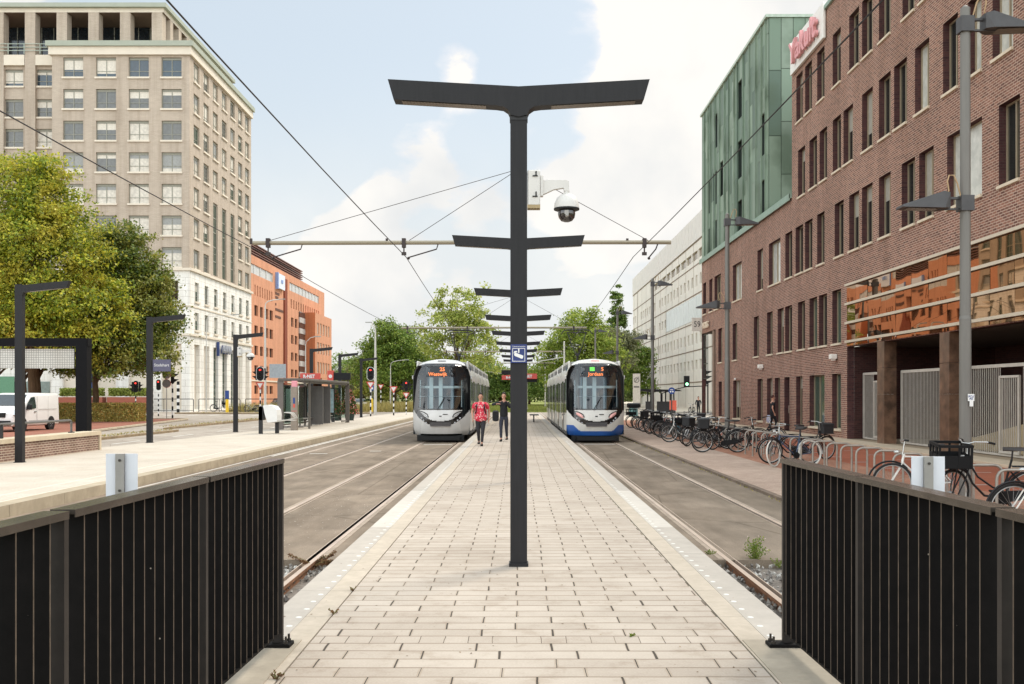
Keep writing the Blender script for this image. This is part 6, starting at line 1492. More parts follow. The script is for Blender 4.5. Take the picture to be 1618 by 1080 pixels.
            for (d0, d1) in doors:
                d_ = pan(d0, d1, .42, 2.58, 'door', maskm, t, .014)
                for q0, q1 in ((d0+.06, (d0+d1)/2-.03), ((d0+d1)/2+.03, d1-.06)):
                    q = MB(); q.box(min(X+s*.014, X+s*.02), max(X+s*.014, X+s*.02), q0, q1, .62, 2.5); q.build('pane', glass_dark('tram_door_glass', (70, 66, 58), .05, .9), d_, smooth=None)
            k = y_
            q = MB()
            while k < b-.2: q = MB(); q.box(min(X, X+s*.012), max(X, X+s*.012), k, k+.07, 1.12, 2.54); q.build('window_pillar', maskm, t, smooth=None); k += 1.55
            q = MB(); q.box(min(X, X+s*.01), max(X, X+s*.01), a+.1, b-.1, .32, .46); q.build('sill_strip', mat('sill_strip_dark', (60, 60, 64), .5), t, smooth=None)
            k = a+1.5
            while k < b-.3: q = MB(); q.box(min(X, X+s*.003), max(X, X+s*.003), k, k+.015, .47, 1.11); q.build('panel_seam', maskm, t, smooth=None); k += 2.2
            # cove line and roof shrouds
            q = MB(); q.box(min(s*1.02, s*1.10), max(s*1.02, s*1.10), a+.4, b-.1, 3.0, 3.42, .03); q.build('roof_shroud', bm_, t)
            q = MB(); q.box(min(s*1.09, s*1.125), max(s*1.09, s*1.125), a+.8, b-.5, 3.1, 3.28); q.build('cove_grille', mat('grille_grey', (110, 112, 112), .5), t)
        m = MB(); m.box(-.95, .95, a+1.0, b-.5, 3.2, 3.40, .04); m.build('roof_unit', mat('roof_unit', (150, 150, 148), .6), t)
    m = MB(); pr_ = prof(); full = [(-p[0], p[1]) for p in pr_]+[(p[0], p[1]) for p in pr_[::-1]]
    m.loft([[(p[0]*k_, yy_, p[1]*(1 if k_ > .95 else 1)) for p in full] for yy_, k_ in ((28.6, 1), (29.0, .97), (29.4, .8))]); m.build('tail', bm_, t)
    for yb_ in (2.2, 13.7, 24.5): m = MB(); m.box(-1.0, 1.0, yb_, yb_+2.2, .05, .33); m.build('bogie', black_p, t)
    # pantograph
    m = MB(); Y = 13.6
    m.box(-.5, .5, Y-.7, Y+.7, 3.42, 3.52); m.cyl((0, Y-.5, 3.5), (0, Y-.5, 4.15), .06, n=8); m.box(-.10, .10, Y-.62, Y-.38, 4.1, 4.25)
    for s in (-1, 1): m.tube([(s*.10, Y-.5, 4.2), (s*.30, Y-.2, 4.7), (s*.52, Y+.1, 5.42)], .025, 6); m.tube([(s*.05, Y-.5, 4.25), (s*.42, Y+.1, 5.3)], .012, 5)
    m.tube([(-.85, Y+.1, 5.32), (-.72, Y+.1, 5.50), (-.5, Y+.1, 5.56), (.5, Y+.1, 5.56), (.72, Y+.1, 5.50), (.85, Y+.1, 5.32)], .028, 6); m.tube([(-.6, Y+.25, 5.54), (.6, Y+.25, 5.54)], .02, 6)
    m.box(-.55, .55, Y+.08, Y+.12, 5.40, 5.44); m.build('pantograph', mat('pantograph_dark', (44, 42, 44), .5, .3), t)
    return t
tram('silver grey tram 25 with black windscreen standing left of the middle platform', -3.20, 41.2, (214, 212, 209), (196, 194, 191), False, 'Westwijk', '25', False)
tram('white and blue tram 5 with green square on its display, right of the middle platform', 3.24, 40.9, (226, 222, 214), (38, 92, 168), True, 'Jordaan', '5', True)

# ================================================================ VEHICLES
def rr_loop(hw, z0, z1, y, r=.12, n=4, taper=0):
    P = []
    for cx, cz, a0 in ((hw-r, z1-r, 0), (-(hw-r), z1-r, 90), (-(hw-r), z0+r, 180), (hw-r, z0+r, 270)):
        for k in range(n+1):
            a = R(a0+90*k/n); x_ = cx+r*math.cos(a); z_ = cz+r*math.sin(a); P.append((x_*(1-taper*(max(0, z_-z0)/max(.01, z1-z0))**2), y, z_))
    return P
def wheel(par, x, y, r, w, s):
    m = MB(); m.lathe([(r*.62, -w/2), (r*.95, -w/2), (r, -w/2+.03), (r, w/2-.03), (r*.95, w/2), (r*.62, w/2)], (x, y, r), 22, 'x'); wh_ = m.build('wheel', mat('tyre_rubber', (28, 27, 27), .8, 0, .2, 6), par, smooth=50)
    m = MB(); X = x+s*w*.42; m.lathe([(0, -.02), (r*.2, -.02), (r*.25, .0), (r*.62, -.01), (r*.64, -.04)], (X, y, r), 18, 'x')
    for k in range(6): a = k*math.pi/3; m.cyl((X+s*.012, y+.06*math.cos(a), r+.06*math.sin(a)), (X+s*.012, y+r*.6*math.cos(a), r+r*.6*math.sin(a)), .025, n=6)
    m.build('rim', mat('rim_silver', (196, 196, 196), .35, .5), wh_)
def van():
    t = thing('delivery_van', 'white delivery van parked behind the low brick wall, facing the camera', 'van', (-26.35, 52.6, .10))
    W = mat('van_white', (224, 222, 218), .28, 0, .03, 2, 0, .6)
    # sections along y (front at -2.3)
    S = [(-2.42, .80, .45, .72, .08), (-2.36, .90, .30, .95, .12), (-2.1, .95, .27, 1.12, .14), (-1.75, .97, .25, 1.22, .14), (-1.42, .97, .25, 1.32, .14), (-1.0, .97, .25, 1.68, .18), (-.62, .97, .25, 1.94, .2), (-.2, .97, .25, 1.99, .18), (2.45, .97, .25, 1.98, .14), (2.58, .93, .32, 1.9, .14)]
    m = MB(); m.loft([rr_loop(hw, a, b, y, r, 5, .06 if b > 1.5 else .02) for y, hw, a, b, r in S]); m.build('body', W, t, smooth=40)
    g = glass_dark('car_glass', (38, 50, 56), .04, 1.0)
    m = MB(); m.quad((-.84, -1.45, 1.34), (.84, -1.45, 1.34), (.78, -.72, 1.90), (-.78, -.72, 1.90)); m.build('windscreen', g, t, smooth=None)
    for s in (-1, 1):
        m = MB(); X = s*.985; m.add([(X, -1.22, 1.12), (X, -.18, 1.18), (X, -.15, 1.28), (X*.955, -.22, 1.78), (X*.955, -.62, 1.76), (X*.975, -1.0, 1.45)], [(0, 1, 2, 3, 4, 5)]); m.build('side_window', g, t, smooth=None)
        m = MB(); m.box(min(s*.98, s*1.2), max(s*.98, s*1.2), -1.15, -1.0, 1.12, 1.38, .03); m.build('wing_mirror', black_p, t)
        m = MB(); m.box(min(s*.975, s*.985), max(s*.975, s*.985), .1, 2.2, 1.12, 1.14); m.box(min(s*.975, s*.985), max(s*.975, s*.985), -.05, -.03, .4, 1.8); m.box(min(s*.975, s*.983), max(s*.975, s*.983), 1.2, 1.21, .4, 1.8); m.box(min(s*.975, s*.985), max(s*.975, s*.985), -.9, 1.4, .44, .56); m.build('side_moulding', mat('van_shadow_line', (170, 168, 164), .4), t)
        m = MB(); m.box(min(s*.975, s*1.0), max(s*.975, s*1.0), -.32, -.14, .98, 1.02); m.build('door_handle', black_p, t)
        m = MB(); m.prism([(-2.36, .88), (-2.22, 1.08), (-1.85, 1.16), (-1.9, .98), (-2.2, .86)], min(s*.60, s*.965), max(s*.60, s*.965), 'yz'); m.build('headlight', mat('clear_lamp', (206, 208, 210), .15, .4), t)
    m = MB(); m.box(-.52, .52, -2.46, -2.3, .74, .98, .02); m.box(-.8, .8, -2.47, -2.3, .34, .58, .02); m.build('grille', black_p, t)
    m = MB(); m.box(-.26, .26, -2.49, -2.47, .48, .59); m.build('number_plate', yel_p, t)
    for s in (-1, 1):
        for y in (-1.52, 1.56):
            wheel(t, s*.86, y, .33, .22, s)
            m = MB(); m.lathe([(.40, -.03), (.40, .03)], (s*.955, y, .34), 20, 'x'); m.build('wheel_arch', black_p, t, smooth=None)
van()
def car(lab, x, y, rgb, nm):
    t = thing('parked_car' if nm else 'car', lab, 'car', (x, y, .02)); W = mat('car_paint_'+str(rgb[0]), rgb, .25, .1, .03, 2)
    S = [(-2.1, .70, .35, .62, .1), (-2.0, .82, .25, .78, .12), (-1.3, .88, .22, .95, .14), (-.8, .88, .2, 1.0, .14), (1.6, .88, .2, 1.02, .14), (2.05, .84, .28, .95, .12)]
    m = MB(); m.loft([rr_loop(hw, a, b, yy_, r, 4) for yy_, hw, a, b, r in S]); m.build('body', W, t, smooth=40)
    C_ = [(-1.0, .80, .9, 1.0, .03), (-.35, .72, .9, 1.42, .1), (.9, .70, .9, 1.46, .1), (1.75, .74, .9, 1.02, .04)]
    m = MB(); m.loft([rr_loop(hw, a, b, yy_, r, 4, .06) for yy_, hw, a, b, r in C_]); m.build('cabin_glass', glass_dark('car_glass', (38, 50, 56), .04, 1.0), t, smooth=40)
    m = MB(); m.box(-.66, .66, -.3, .95, 1.43, 1.475, .01); m.build('roof', W, t)
    m = MB(); m.box(-.5, .5, -2.13, -2.0, .30, .48); m.build('grille', black_p, t)
    m = MB(); m.box(-.26, .26, -2.15, -2.13, .36, .47); m.build('number_plate', yel_p, t)
    for s in (-1, 1):
        m = MB(); m.box(min(s*.5, s*.8), max(s*.5, s*.8), -2.07, -1.9, .60, .74, .01); m.build('headlight', _M['clear_lamp'], t)
        for yy_ in (-1.3, 1.3): wheel(t, s*.78, yy_, .31, .2, s)
car('white car facing the camera on the far road, left of the yellow bollard', -20.9, 131, (226, 226, 226), 0)
car('dark car half hidden behind the glass shelter posts', -36.0, 150, (60, 62, 70), 1)
# ================================================================ CYCLE PARKING
hoop_m = mat('hoop_steel', (156, 148, 138), .42, .55, .12, 8, .03, .5, dirt=.15)
def hoop():
    t = thing('bike_hoop', 'x', 'bike stand', group='steel bike hoops along the pavement')
    P = [(0, 0, 0), (0, 0, .60)]+[(.14-.14*math.cos(R(a)), 0, .62+.14*math.sin(R(a))) for a in (20, 45, 70, 90)]+[(.60-.14+.14*math.sin(R(a)), 0, .62+.14*math.cos(R(a))) for a in (0, 20, 45, 70)]+[(.60, 0, .60), (.60, 0, 0)]
    m = MB(); m.tube(P, .0245, 8); m.build('hoop_tube', hoop_m, t, smooth=60)
    m = MB(); m.lathe([(.05, 0), (.05, .012), (.026, .014)], n=12); m.lathe([(.05, 0), (.05, .012), (.026, .014)], (.6, 0, 0), 12); m.build('floor_flange', hoop_m, t)
    return t
H = hoop(); H.location = (7.40, 13.2, .058)
hl = 'steel bike hoop nearest the camera at the right edge of the picture'; H['label'] = hl
for k in range(1, 44):
    dup(H, (7.38+.01*math.sin(k*2.1), 13.2+1.06*k, .058), R(random.uniform(-1.5, 1.5)), '%s steel bike hoop counted from the right edge of the picture towards the trams' % ordn(k+1) if k < 39 else ['steel bike hoop under the farthest bicycles, first of four beside the blue tram', 'steel bike hoop under the farthest bicycles, second of four', 'steel bike hoop under the farthest bicycles, third of four', 'steel bike hoop under the farthest bicycles, last of four', 'last steel bike hoop'][k-39])

tyre_b = mat('bike_tyre_black', (26, 24, 23), .8, 0, .2, 10); tyre_w = mat('bike_tyre_white', (216, 212, 202), .7, 0, .06, 10); tyre_t = mat('bike_tyre_tan', (140, 96, 70), .8)
rim_m = mat('bike_rim', (176, 174, 170), .3, .7); spoke_m = mat('bike_spoke', (150, 148, 146), .35, .7); chrome = mat('bike_chrome', (188, 186, 182), .25, .8)
black_fr = mat('bike_black', (22, 22, 24), .4, .0, spec=.3); white_fr = mat('bike_white', (218, 214, 206), .35); silver_fr = mat('bike_silver', (180, 180, 178), .3, .5); teal_fr = mat('bike_teal', (40, 120, 140), .4); red_fr = mat('bike_red', (130, 50, 46), .4); blue_fr = mat('bike_blue', (50, 66, 92), .4)
_bm = {}
def bwheel(tyre):
    key = 'w'+tyre.name
    if key in _bm: return _bm[key]
    Rr = .335; m = MB(); m.tube([(Rr*math.cos(2*math.pi*k/32), 0, Rr*math.sin(2*math.pi*k/32)) for k in range(32)], .021, 7, closed=True); a = m.mesh('tyre', tyre, smooth=60)
    m = MB(); m.tube([(.308*math.cos(2*math.pi*k/32), 0, .308*math.sin(2*math.pi*k/32)) for k in range(32)], .010, 5, closed=True); b = m.mesh('rim', rim_m, smooth=60)
    m = MB()
    for k in range(20): an = 2*math.pi*k/20; s = (-1)**k; m.cyl((.02*math.cos(an+1.2), s*.03, .02*math.sin(an+1.2)), (.305*math.cos(an), 0, .305*math.sin(an)), .0022, n=3, caps=False)
    m.cyl((0, -.045, 0), (0, .045, 0), .022, n=8); c = m.mesh('spokes', spoke_m)
    _bm[key] = (a, b, c); return _bm[key]
def bike(lab, x, y, rz, fr, tyre=None, style='dutch', crate=None, lean=0, steer=0, sc_=1.0, saddle=True):
    tyre = tyre or tyre_b
    t = thing('bicycle', lab, 'bicycle', (x, y, .058), rz, 'parked bicycles'); t.rotation_euler = (R(lean), 0, rz); t.scale = (sc_, sc_, sc_)
    Rr = .335; z = Rr+.021; fx, rx = -.56, .54     # front wheel towards -x
    def addw(nm_, X, rot=0):
        a, b, c = bwheel(tyre); o = link(nm_, a, t, (X, 0, z)); o.rotation_euler = (0, 0, rot); link('rim', b, o); link('spokes', c, o); return o
    st = R(steer); addw('front_wheel', fx, st); addw('rear_wheel', rx)
    key = (style, fr.name)
    if key not in _bm:
        m = MB(); bb = (.10, 0, .30); sb = (.24, 0, .78); hd = (-.33, 0, .86); hb = (-.37, 0, .72)
        m.tube([(.12, 0, .32), (.20, 0, .58), (.265, 0, .86)], .016, 6)
        if style == 'dutch':
            m.tube([hb, (-.27, 0, .5), (-.10, 0, .32), bb], .018, 6); m.tube([(-.335, 0, .83), (-.2, 0, .60), (.02, 0, .44), (.165, 0, .46)], .015, 6)
        elif style == 'step':
            m.tube([hb, (-.20, 0, .42), (-.02, 0, .32), bb], .026, 6)
        else:
            m.tube([hb, bb], .018, 6); m.tube([(-.34, 0, .82), (.24, 0, .80)], .016, 6)
        m.tube([hb, hd], .022, 8)
        for s in (-1, 1):
            m.tube([(.10, s*.03, .30), (rx, s*.06, z)], .010, 5); m.tube([(.22, s*.02, .72), (rx, s*.06, z)], .009, 5)
        a = m.mesh('frame', fr, smooth=50)
        m = MB(); m.lathe([(0, -.012), (.09, -.012), (.09, .012), (0, .012)], (.10, -.05, .30), 16, 'y'); m.cyl((.10, -.09, .30), (.10, .09, .30), .014, n=6)
        for s in (-1, 1): m.box(.10-.085+.0, .10+.085, 0, 0, 0, 0) if False else m.tube([(.10, s*.09, .30), (.10+s*.12, s*.095, .30-s*.11)], .009, 5); m.box(.10+s*.12-.045, .10+s*.12+.045, s*.10-.045+s*.02, s*.10+.045+s*.02, .30-s*.11-.012, .30-s*.11+.012)
        if style == 'dutch': m.prism([(.0, .24), (.06, .38), (.16, .40), (rx+.03, z+.07), (rx+.06, z), (rx, z-.06), (.12, .22)], -.062, -.040, 'xz')
        b = m.mesh('crank_set', black_p, smooth=40)
        m = MB(); 
        for cx_, a0, a1 in ((rx, 20, 200), ):
            P = [(cx_+(Rr+.045)*math.cos(R(q)), 0, z+(Rr+.045)*math.sin(R(q))) for q in range(a0-25, a1-30, 12)]; m.tube(P, .018, 5)
        c = m.mesh('rear_mudguard', black_fr if style != 'sport' else silver_fr, smooth=50)
        m = MB()
        for s in (-1, 1): m.tube([(.26, s*.05, .76), (.80, s*.06, .76)], .008, 5); m.tube([(.74, s*.06, .76), (rx, s*.06, z)], .006, 5)
        for q in (.35, .5, .65, .79): m.tube([(q, -.05, .76), (q, .05, .76)], .006, 4)
        d = m.mesh('luggage_rack', black_fr, smooth=50)
        m = MB(); m.loft([[(xx_, yy_*w_, zz_+.0) for yy_, zz_ in ((-1, 1.0), (-.8, 1.035), (0, 1.045), (.8, 1.035), (1, 1.0), (0, .985))] for xx_, w_ in ((.14, .02), (.20, .03), (.30, .07), (.38, .095), (.43, .06))]); m.cyl((.265, 0, .84), (.275, 0, 1.0), .013, n=6); e = m.mesh('saddle', mat('saddle_dark', (40, 34, 32), .5), smooth=50)
        # front assembly pivoting about the steering axis (origin at head tube)
        m = MB()
        for s in (-1, 1): m.tube([(0, s*.05, 0), (-.06, s*.055, -.14), (-.215, s*.055, z-.74)], .011, 5)
        m.tube([(0, -.05, 0), (0, .05, 0)], .015, 5); f = m.mesh('fork', fr if fr in (white_fr, silver_fr) else black_fr, smooth=50)
        m = MB(); P = [((Rr+.045)*math.cos(R(q))-.215, 0, z-.74+(Rr+.045)*math.sin(R(q))) for q in range(40, 190, 12)]; m.tube(P, .018, 5); g = m.mesh('front_mudguard', black_fr, smooth=50)
        m = MB(); m.tube([(.0, 0, .1), (.045, 0, .36)], .013, 6)
        hb_ = [(-.02, -.06, .36), (.02, -.12, .385), (.12, -.25, .39), (.24, -.29, .36)] if style != 'sport' else [(0, -.1, .36), (.0, -.2, .37), (.06, -.31, .36)]
        m.tube([(p[0], -p[1], p[2]) for p in hb_[::-1]]+hb_, .011, 6); h = m.mesh('handlebar', chrome, smooth=50)
        k_ = []
        for s in (-1, 1): m = MB(); p, q = hb_[-1], hb_[-2]; d_ = (Vector(p)-Vector(q)).normalized(); m.tube([Vector((p[0], s*-p[1], p[2]))-Vector((d_.x, s*-d_.y, d_.z))*.11, (p[0], s*-p[1], p[2])], .017, 6); k_.append(m.mesh('grip', black_p, smooth=50))
        m = MB(); m.lathe([(0, -.08), (.03, -.06), (.034, 0), (.0, .01)], (-.07, 0, .16), 10, 'x'); l_ = m.mesh('headlight', chrome, smooth=50)
        _bm[key] = (a, b, c, d, e, f, g, h, k_, l_)
    a, b, c, d, e, f, g, h, k_, l_ = _bm[key]
    link('frame', a, t); link('crank_set', b, t); link('rear_mudguard', c, t); link('luggage_rack', d, t)
    if saddle: link('saddle', e, t)
    o = link('fork', f, t, (-.36, 0, .74)); o.rotation_euler = (0, 0, st); link('front_mudguard', g, o)
    hh = link('handlebar', h, t, (-.36, 0, .74)); hh.rotation_euler = (0, 0, st); [link('grip', g_, hh) for g_ in k_]; link('headlight', l_, hh)
    if crate:
        m = MB()
        if crate == 'bag':
            m.box(-.70, -.36, -.20, .20, .78, 1.06, .03); m.box(-.71, -.35, -.21, .21, 1.03, 1.09, .02); m.tube([(-.5, 0, .78), (-.5, 0, .70), (-.36, 0, .62)], .012, 5); m.build('front_bag', mat('bag_black', (20, 20, 22), .6, 0, .2, 6), t)
        else:
            x0, x1, y0, y1, z0, z1 = -.80, -.36, -.29, .29, .76, 1.10
            for q in (x0, x1): m.box(q-.008, q+.008, y0, y1, z0, z0+.18); m.box(q-.02, q+.02, y0, y1, z1-.04, z1)
            for q in (y0, y1): m.box(x0, x1, q-.008, q+.008, z0, z0+.18); m.box(x0-.02, x1+.02, q-.02, q+.02, z1-.04, z1)
            for q in (x0, x1):
                for w_ in (y0, -.12, .12, y1): m.box(q-.012, q+.012, w_-.015, w_+.015, z0, z1)
            for q in (y0, y1):
                for w_ in (x0, -.53, x1): m.box(w_-.015, w_+.015, q-.012, q+.012, z0, z1)
            m.box(x0, x1, y0, y1, z0-.01, z0+.01); m.build('front_crate', mat('crate_black', (18, 18, 19), .6, 0, .15, 8, 0, .2), t)
            m = MB(); m.tube([(-.5, -.1, .8), (-.56, -.08, .36)], .012, 5); m.tube([(-.5, .1, .8), (-.56, .08, .36)], .012, 5); m.build('crate_bracket', black_fr, t)
    return t
# near ones (right edge), standing across the hoops
bike('black city bike with a big black crate in front, behind the right marker plate', 7.42, 15.6, R(-10), black_fr, tyre_b, 'dutch', 'crate', 4, 34, 1.06)
bike('white bicycle with black grips left of the right marker plate', 7.22, 17.75, R(8), white_fr, tyre_b, 'sport', None, -3, -20)
bike('white framed bicycle cut by the right edge of the picture', 7.35, 13.55, R(-14), white_fr, tyre_b, 'step', None, 4, 14)
bike('bicycle with white tyres leaning on the hoops just above the fence corner', 7.35, 26.6, R(16), blue_fr, tyre_w, 'sport', None, -6, 30)
bike('black bicycle partly behind the white-tyred one', 7.62, 27.8, R(-3), black_fr, tyre_b, 'dutch', None, 3, 6)
bike('large black city bike with a square black front bag, left of the man in black', 6.75, 33.2, R(-4), black_fr, tyre_b, 'dutch', 'bag', 3, 4, 1.05)
bike('black bicycle with pale grips just left of the big black front bag', 7.35, 34.9, R(14), black_fr, tyre_b, 'dutch', None, 2, 18)
specs = [(36.0, 6.95, 36, black_fr, 'dutch', None, 'dark bicycle turned towards the tram track beside the front bag bicycle'), (37.4, 6.8, 30, black_fr, 'dutch', 'bag', 'black bicycle with low front wheel near the tram, front bag on it'),
         (38.6, 6.85, 42, silver_fr, 'sport', None, 'bicycle with pale front rim leaning forward next to black ones'), (40.5, 6.7, 12, white_fr, 'step', None, 'pale step-through bicycle with thick white down tube'), (41.6, 7.3, 4, black_fr, 'dutch', 'crate', 'black bicycle with crate right behind the pale step-through'),
         (43.3, 7.1, 8, teal_fr, 'dutch', None, 'teal bicycle among the black ones'), (44.6, 7.0, -5, black_fr, 'dutch', None, 'black bicycle left of the teal one'), (46.2, 7.15, 10, red_fr, 'sport', None, 'dark red bicycle between black ones'),
         (47.5, 7.2, 3, black_fr, 'dutch', 'crate', 'black bicycle with crate, midway to the blue tram'), (49.0, 7.0, 18, silver_fr, 'dutch', None, 'silver bicycle in the dense group right of the blue tram'), (50.4, 7.3, -4, black_fr, 'sport', None, 'black sports bicycle in the dense group'),
         (51.8, 7.1, 14, black_fr, 'dutch', 'bag', 'black bicycle with bag in the dense group'), (53.2, 7.2, 2, blue_fr, 'dutch', None, 'blue grey bicycle in the dense group'), (54.8, 7.2, 8, black_fr, 'dutch', None, 'black bicycle left end of the dense group'),
         (56.3, 7.3, 4, white_fr, 'sport', None, 'distant white bicycle beside the blue tram'), (58.2, 7.2, 10, black_fr, 'dutch', 'crate', 'distant black bicycle beside the blue tram')]
specs += [(35.4, 8.0, 176, black_fr, 'dutch', None, 'black bicycle parked from the building side behind the front bag bicycle'), (39.4, 7.9, 184, black_fr, 'sport', None, 'black sports bicycle parked from the building side, behind the pale front rim'),
          (42.4, 7.9, 172, silver_fr, 'dutch', None, 'silver bicycle parked from the building side next to the teal one'), (45.5, 7.85, 178, black_fr, 'dutch', 'bag', 'black bicycle with bag parked from the building side near the dark red one'),
          (48.3, 7.9, 186, blue_fr, 'sport', None, 'blue grey sports bicycle in the back row of the dense group'), (52.5, 7.9, 174, black_fr, 'dutch', None, 'black bicycle in the back row of the dense group')]
for i, (y, x, a, fr, stl, cr, lab) in enumerate(specs): bike(lab, x, y, R(a), fr, tyre_b, stl, cr, random.uniform(-4, 4), random.uniform(-15, 20))
bike('black bicycle leaning at the brick wall behind the hoops', 8.9, 36.5, R(174), black_fr, tyre_b, 'dutch', None, 3, 0)
bike('bicycle with front bag behind the white-tyred one, nearer the brick wall', 8.6, 29.5, R(186), black_fr, tyre_b, 'dutch', 'bag', -3, 20)
for i, (x, y, fr, lab) in enumerate(((-34.3, 114.3, black_fr, 'black cargo bicycle parked at the railing in front of the stone arcade'), (-30.6, 114.6, silver_fr, 'left of two bicycles parked behind the black railing'), (-29.2, 114.4, black_fr, 'right of two bicycles parked behind the black railing'))):
    b_ = bike(lab, x, y, R(180 if i == 0 else 0), fr, tyre_b, 'dutch', 'crate' if i == 0 else None, 0, 0, 1.15 if i == 0 else 1)
# delivery bag on a bike near the blue tram
t = thing('delivery_bag', 'pale turquoise delivery bag with a dark cover beside the blue tram', 'bag', (7.0, 60.0, .7)); m = MB(); m.box(-.28, .22, -.25, .25, 0, .55, .04); m.build('bag_body', mat('turquoise', (150, 200, 196), .6), t); m = MB(); m.loft([rr_loop(.34, .50, .74, -.3, .08), rr_loop(.42, .50, .80, 0, .1), rr_loop(.3, .5, .70, .3, .08)]); m.build('dark_cover', black_p, t)

# ================================================================ PEOPLE
skin_m = mat('skin', (190, 140, 116), .55, 0, .06, 20)
def skinned(name, nodes, edges, m_, parent, root=0, sub=1):
    me = bpy.data.meshes.new(name); me.from_pydata([n[:3] for n in nodes], edges, []); o = bpy.data.objects.new(name, me); COL.objects.link(o)
    md = o.modifiers.new('skin', 'SKIN'); md.use_smooth_shade = True; md.branch_smoothing = .6
    if not me.skin_vertices: return o
    for i, n in enumerate(nodes):
        r = n[3]; me.skin_vertices[0].data[i].radius = (r, r) if not isinstance(r, tuple) else r; me.skin_vertices[0].data[i].use_root = (i == root)
    s = o.modifiers.new('sub', 'SUBSURF'); s.levels = sub; s.render_levels = sub
    dg = bpy.context.evaluated_depsgraph_get(); dg.update(); m2 = bpy.data.meshes.new_from_object(o.evaluated_get(dg)); m2.name = name
    o.modifiers.clear(); o.data = m2; bpy.data.meshes.remove(me); m2.materials.clear(); m2.materials.append(m_)
    m2.polygons.foreach_set('use_smooth', [True]*len(m2.polygons)); o.parent = parent; return o
def person(lab, x, y, z, h, rz, top_m, leg_m, hair_m, arms, legs, bulk=1.0, sleeve='short', skirt_z=.88, headturn=0, lean=0, hairlong=False):
    """arms: ((elbow),(wrist)) for -x and +x side, legs: ((knee),(ankle)) each; body faces -y"""
    t = thing('person', lab, 'person', (x, y, z), rz); s = h/1.75; t.scale = (s, s, s); b = bulk
    hy = -.02
    nodes = [(0, 0, .93, (.125*b, .09*b)), (0, 0, 1.12, (.13*b, .09*b)), (0, -.01, 1.30, (.14*b, .095*b)), (0, 0, 1.42, (.12, .08)), (0, .0, 1.50, .052), (0, hy, 1.57, (.062, .07)), (0, hy, 1.64, (.078, .095)), (0, hy+.01, 1.71, (.068, .082)), (0, hy+.01, 1.745, .04)]
    edges = [(i, i+1) for i in range(8)]
    def chain(root, pts):
        p = root
        for q in pts: nodes.append(q); edges.append((p, len(nodes)-1)); p = len(nodes)-1
        return p
    ends = []
    for sx, (el, wr) in zip((-1, 1), arms):
        e = chain(3, [(sx*.17*b**.5, 0, 1.40, .058), (*el, .042), (*wr, .027)])
        d = (Vector(wr)-Vector(el)).normalized(); pal = Vector(wr)+d*.07
        pe = chain(e, [(*pal, (.036, .018))]); ends.append((pal, d, pe))
        side = Vector((0, 1, 0)).cross(d).normalized() if abs(d.y) < .9 else Vector((1, 0, 0)); ax = d.cross(side).normalized()
        for k, fl in enumerate((.062, .072, .068, .054)):
            b0 = pal+ax*((k-1.5)*.018)+d*.03; chain(pe, [(*b0, .0095), (*(b0+d*fl*.55+side*sx*-.006), .0085), (*(b0+d*fl+side*sx*-.022), .007)])
        th = pal+ax*-.035; chain(e, [(*(Vector(wr)+d*.03+ax*-.028), .011), (*(th+d*.02+ax*-.012), .009)])
    for sx, (kn, an) in zip((-1, 1), legs):
        chain(0, [(sx*.09, 0, .88, (.088*b**.5, .095*b**.5)), (*kn, .056), (an[0], an[1], an[2]+.02, .036), (an[0], an[1]-.04, max(.045, an[2]-.04), .034), (an[0], an[1]-.15, an[2]-.055+.0, .026)])
    body = skinned('body', nodes, edges, skin_m, t)
    # face details joined into the head area as part of the same mesh would blur; add nose, ears, eyes as features of the body mesh
    m = MB(); m.prism([(-.014, 1.615), (.014, 1.615), (0, 1.66)], hy-.118, hy-.08, 'xz'); m.ball((-.078, hy+.01, 1.635), .02, 8, (.5, 1, 1.4)); m.ball((.078, hy+.01, 1.635), .02, 8, (.5, 1, 1.4)); m.build('face_features', skin_m, t)
    m = MB(); [m.ball((sx*.03, hy-.088, 1.655), .011, 8, (1.2, .5, .7)) for sx in (-1, 1)]; m.box(-.022, .022, hy-.094, hy-.085, 1.59, 1.597); m.build('eyes_and_mouth', mat('eye_dark', (60, 34, 30), .4), t)
    # hair
    hn = [(0, hy+.05, 1.62 if not hairlong else 1.56, (.078, .06)), (0, hy+.035, 1.70, (.088, .085)), (0, hy+.01, 1.755, (.072, .075)), (0, hy-.05, 1.765, (.055, .03))]
    skinned('hair', hn, [(0, 1), (1, 2), (2, 3)], hair_m, t)
    # top
    n2 = [(0, 0, skirt_z-.08, (.172*b, .132*b)), (0, 0, .97, (.172*b, .135*b)), (0, -.005, 1.14, (.162*b, .128*b)), (0, -.01, 1.30, (.172*b, .13*b)), (0, 0, 1.42, (.145, .10)), (0, .0, 1.475, (.07, .065))]; e2 = [(i, i+1) for i in range(5)]
    for sx, (el, wr) in zip((-1, 1), arms):
        e = len(n2); n2.append((sx*.178*b**.5, 0, 1.395, .072)); e2.append((4, e))
        mid = Vector((sx*.17, 0, 1.40)).lerp(Vector(el), .72)
        if sleeve == 'short': n2.append((*mid, .060)); e2.append((e, e+1))
        else: n2.append((*el, .056)); n2.append((*(Vector(el).lerp(Vector(wr), .93)), .040)); e2 += [(e, e+1), (e+1, e+2)]
    skinned('shirt' if sleeve == 'short' else 'jacket', n2, e2, top_m, t)
    n3 = [(0, 0, 1.04, (.145*b, .112*b)), (0, 0, .92, (.158*b, .12*b))]; e3 = [(0, 1)]
    for sx, (kn, an) in zip((-1, 1), legs):
        e = len(n3); n3 += [(sx*.092, 0, .84, (.10*b**.5, .105*b**.5)), (*kn, .066), (an[0], an[1], an[2]+.0, .048)]; e3 += [(1, e), (e, e+1), (e+1, e+2)]
    skinned('trousers', n3, e3, leg_m, t)
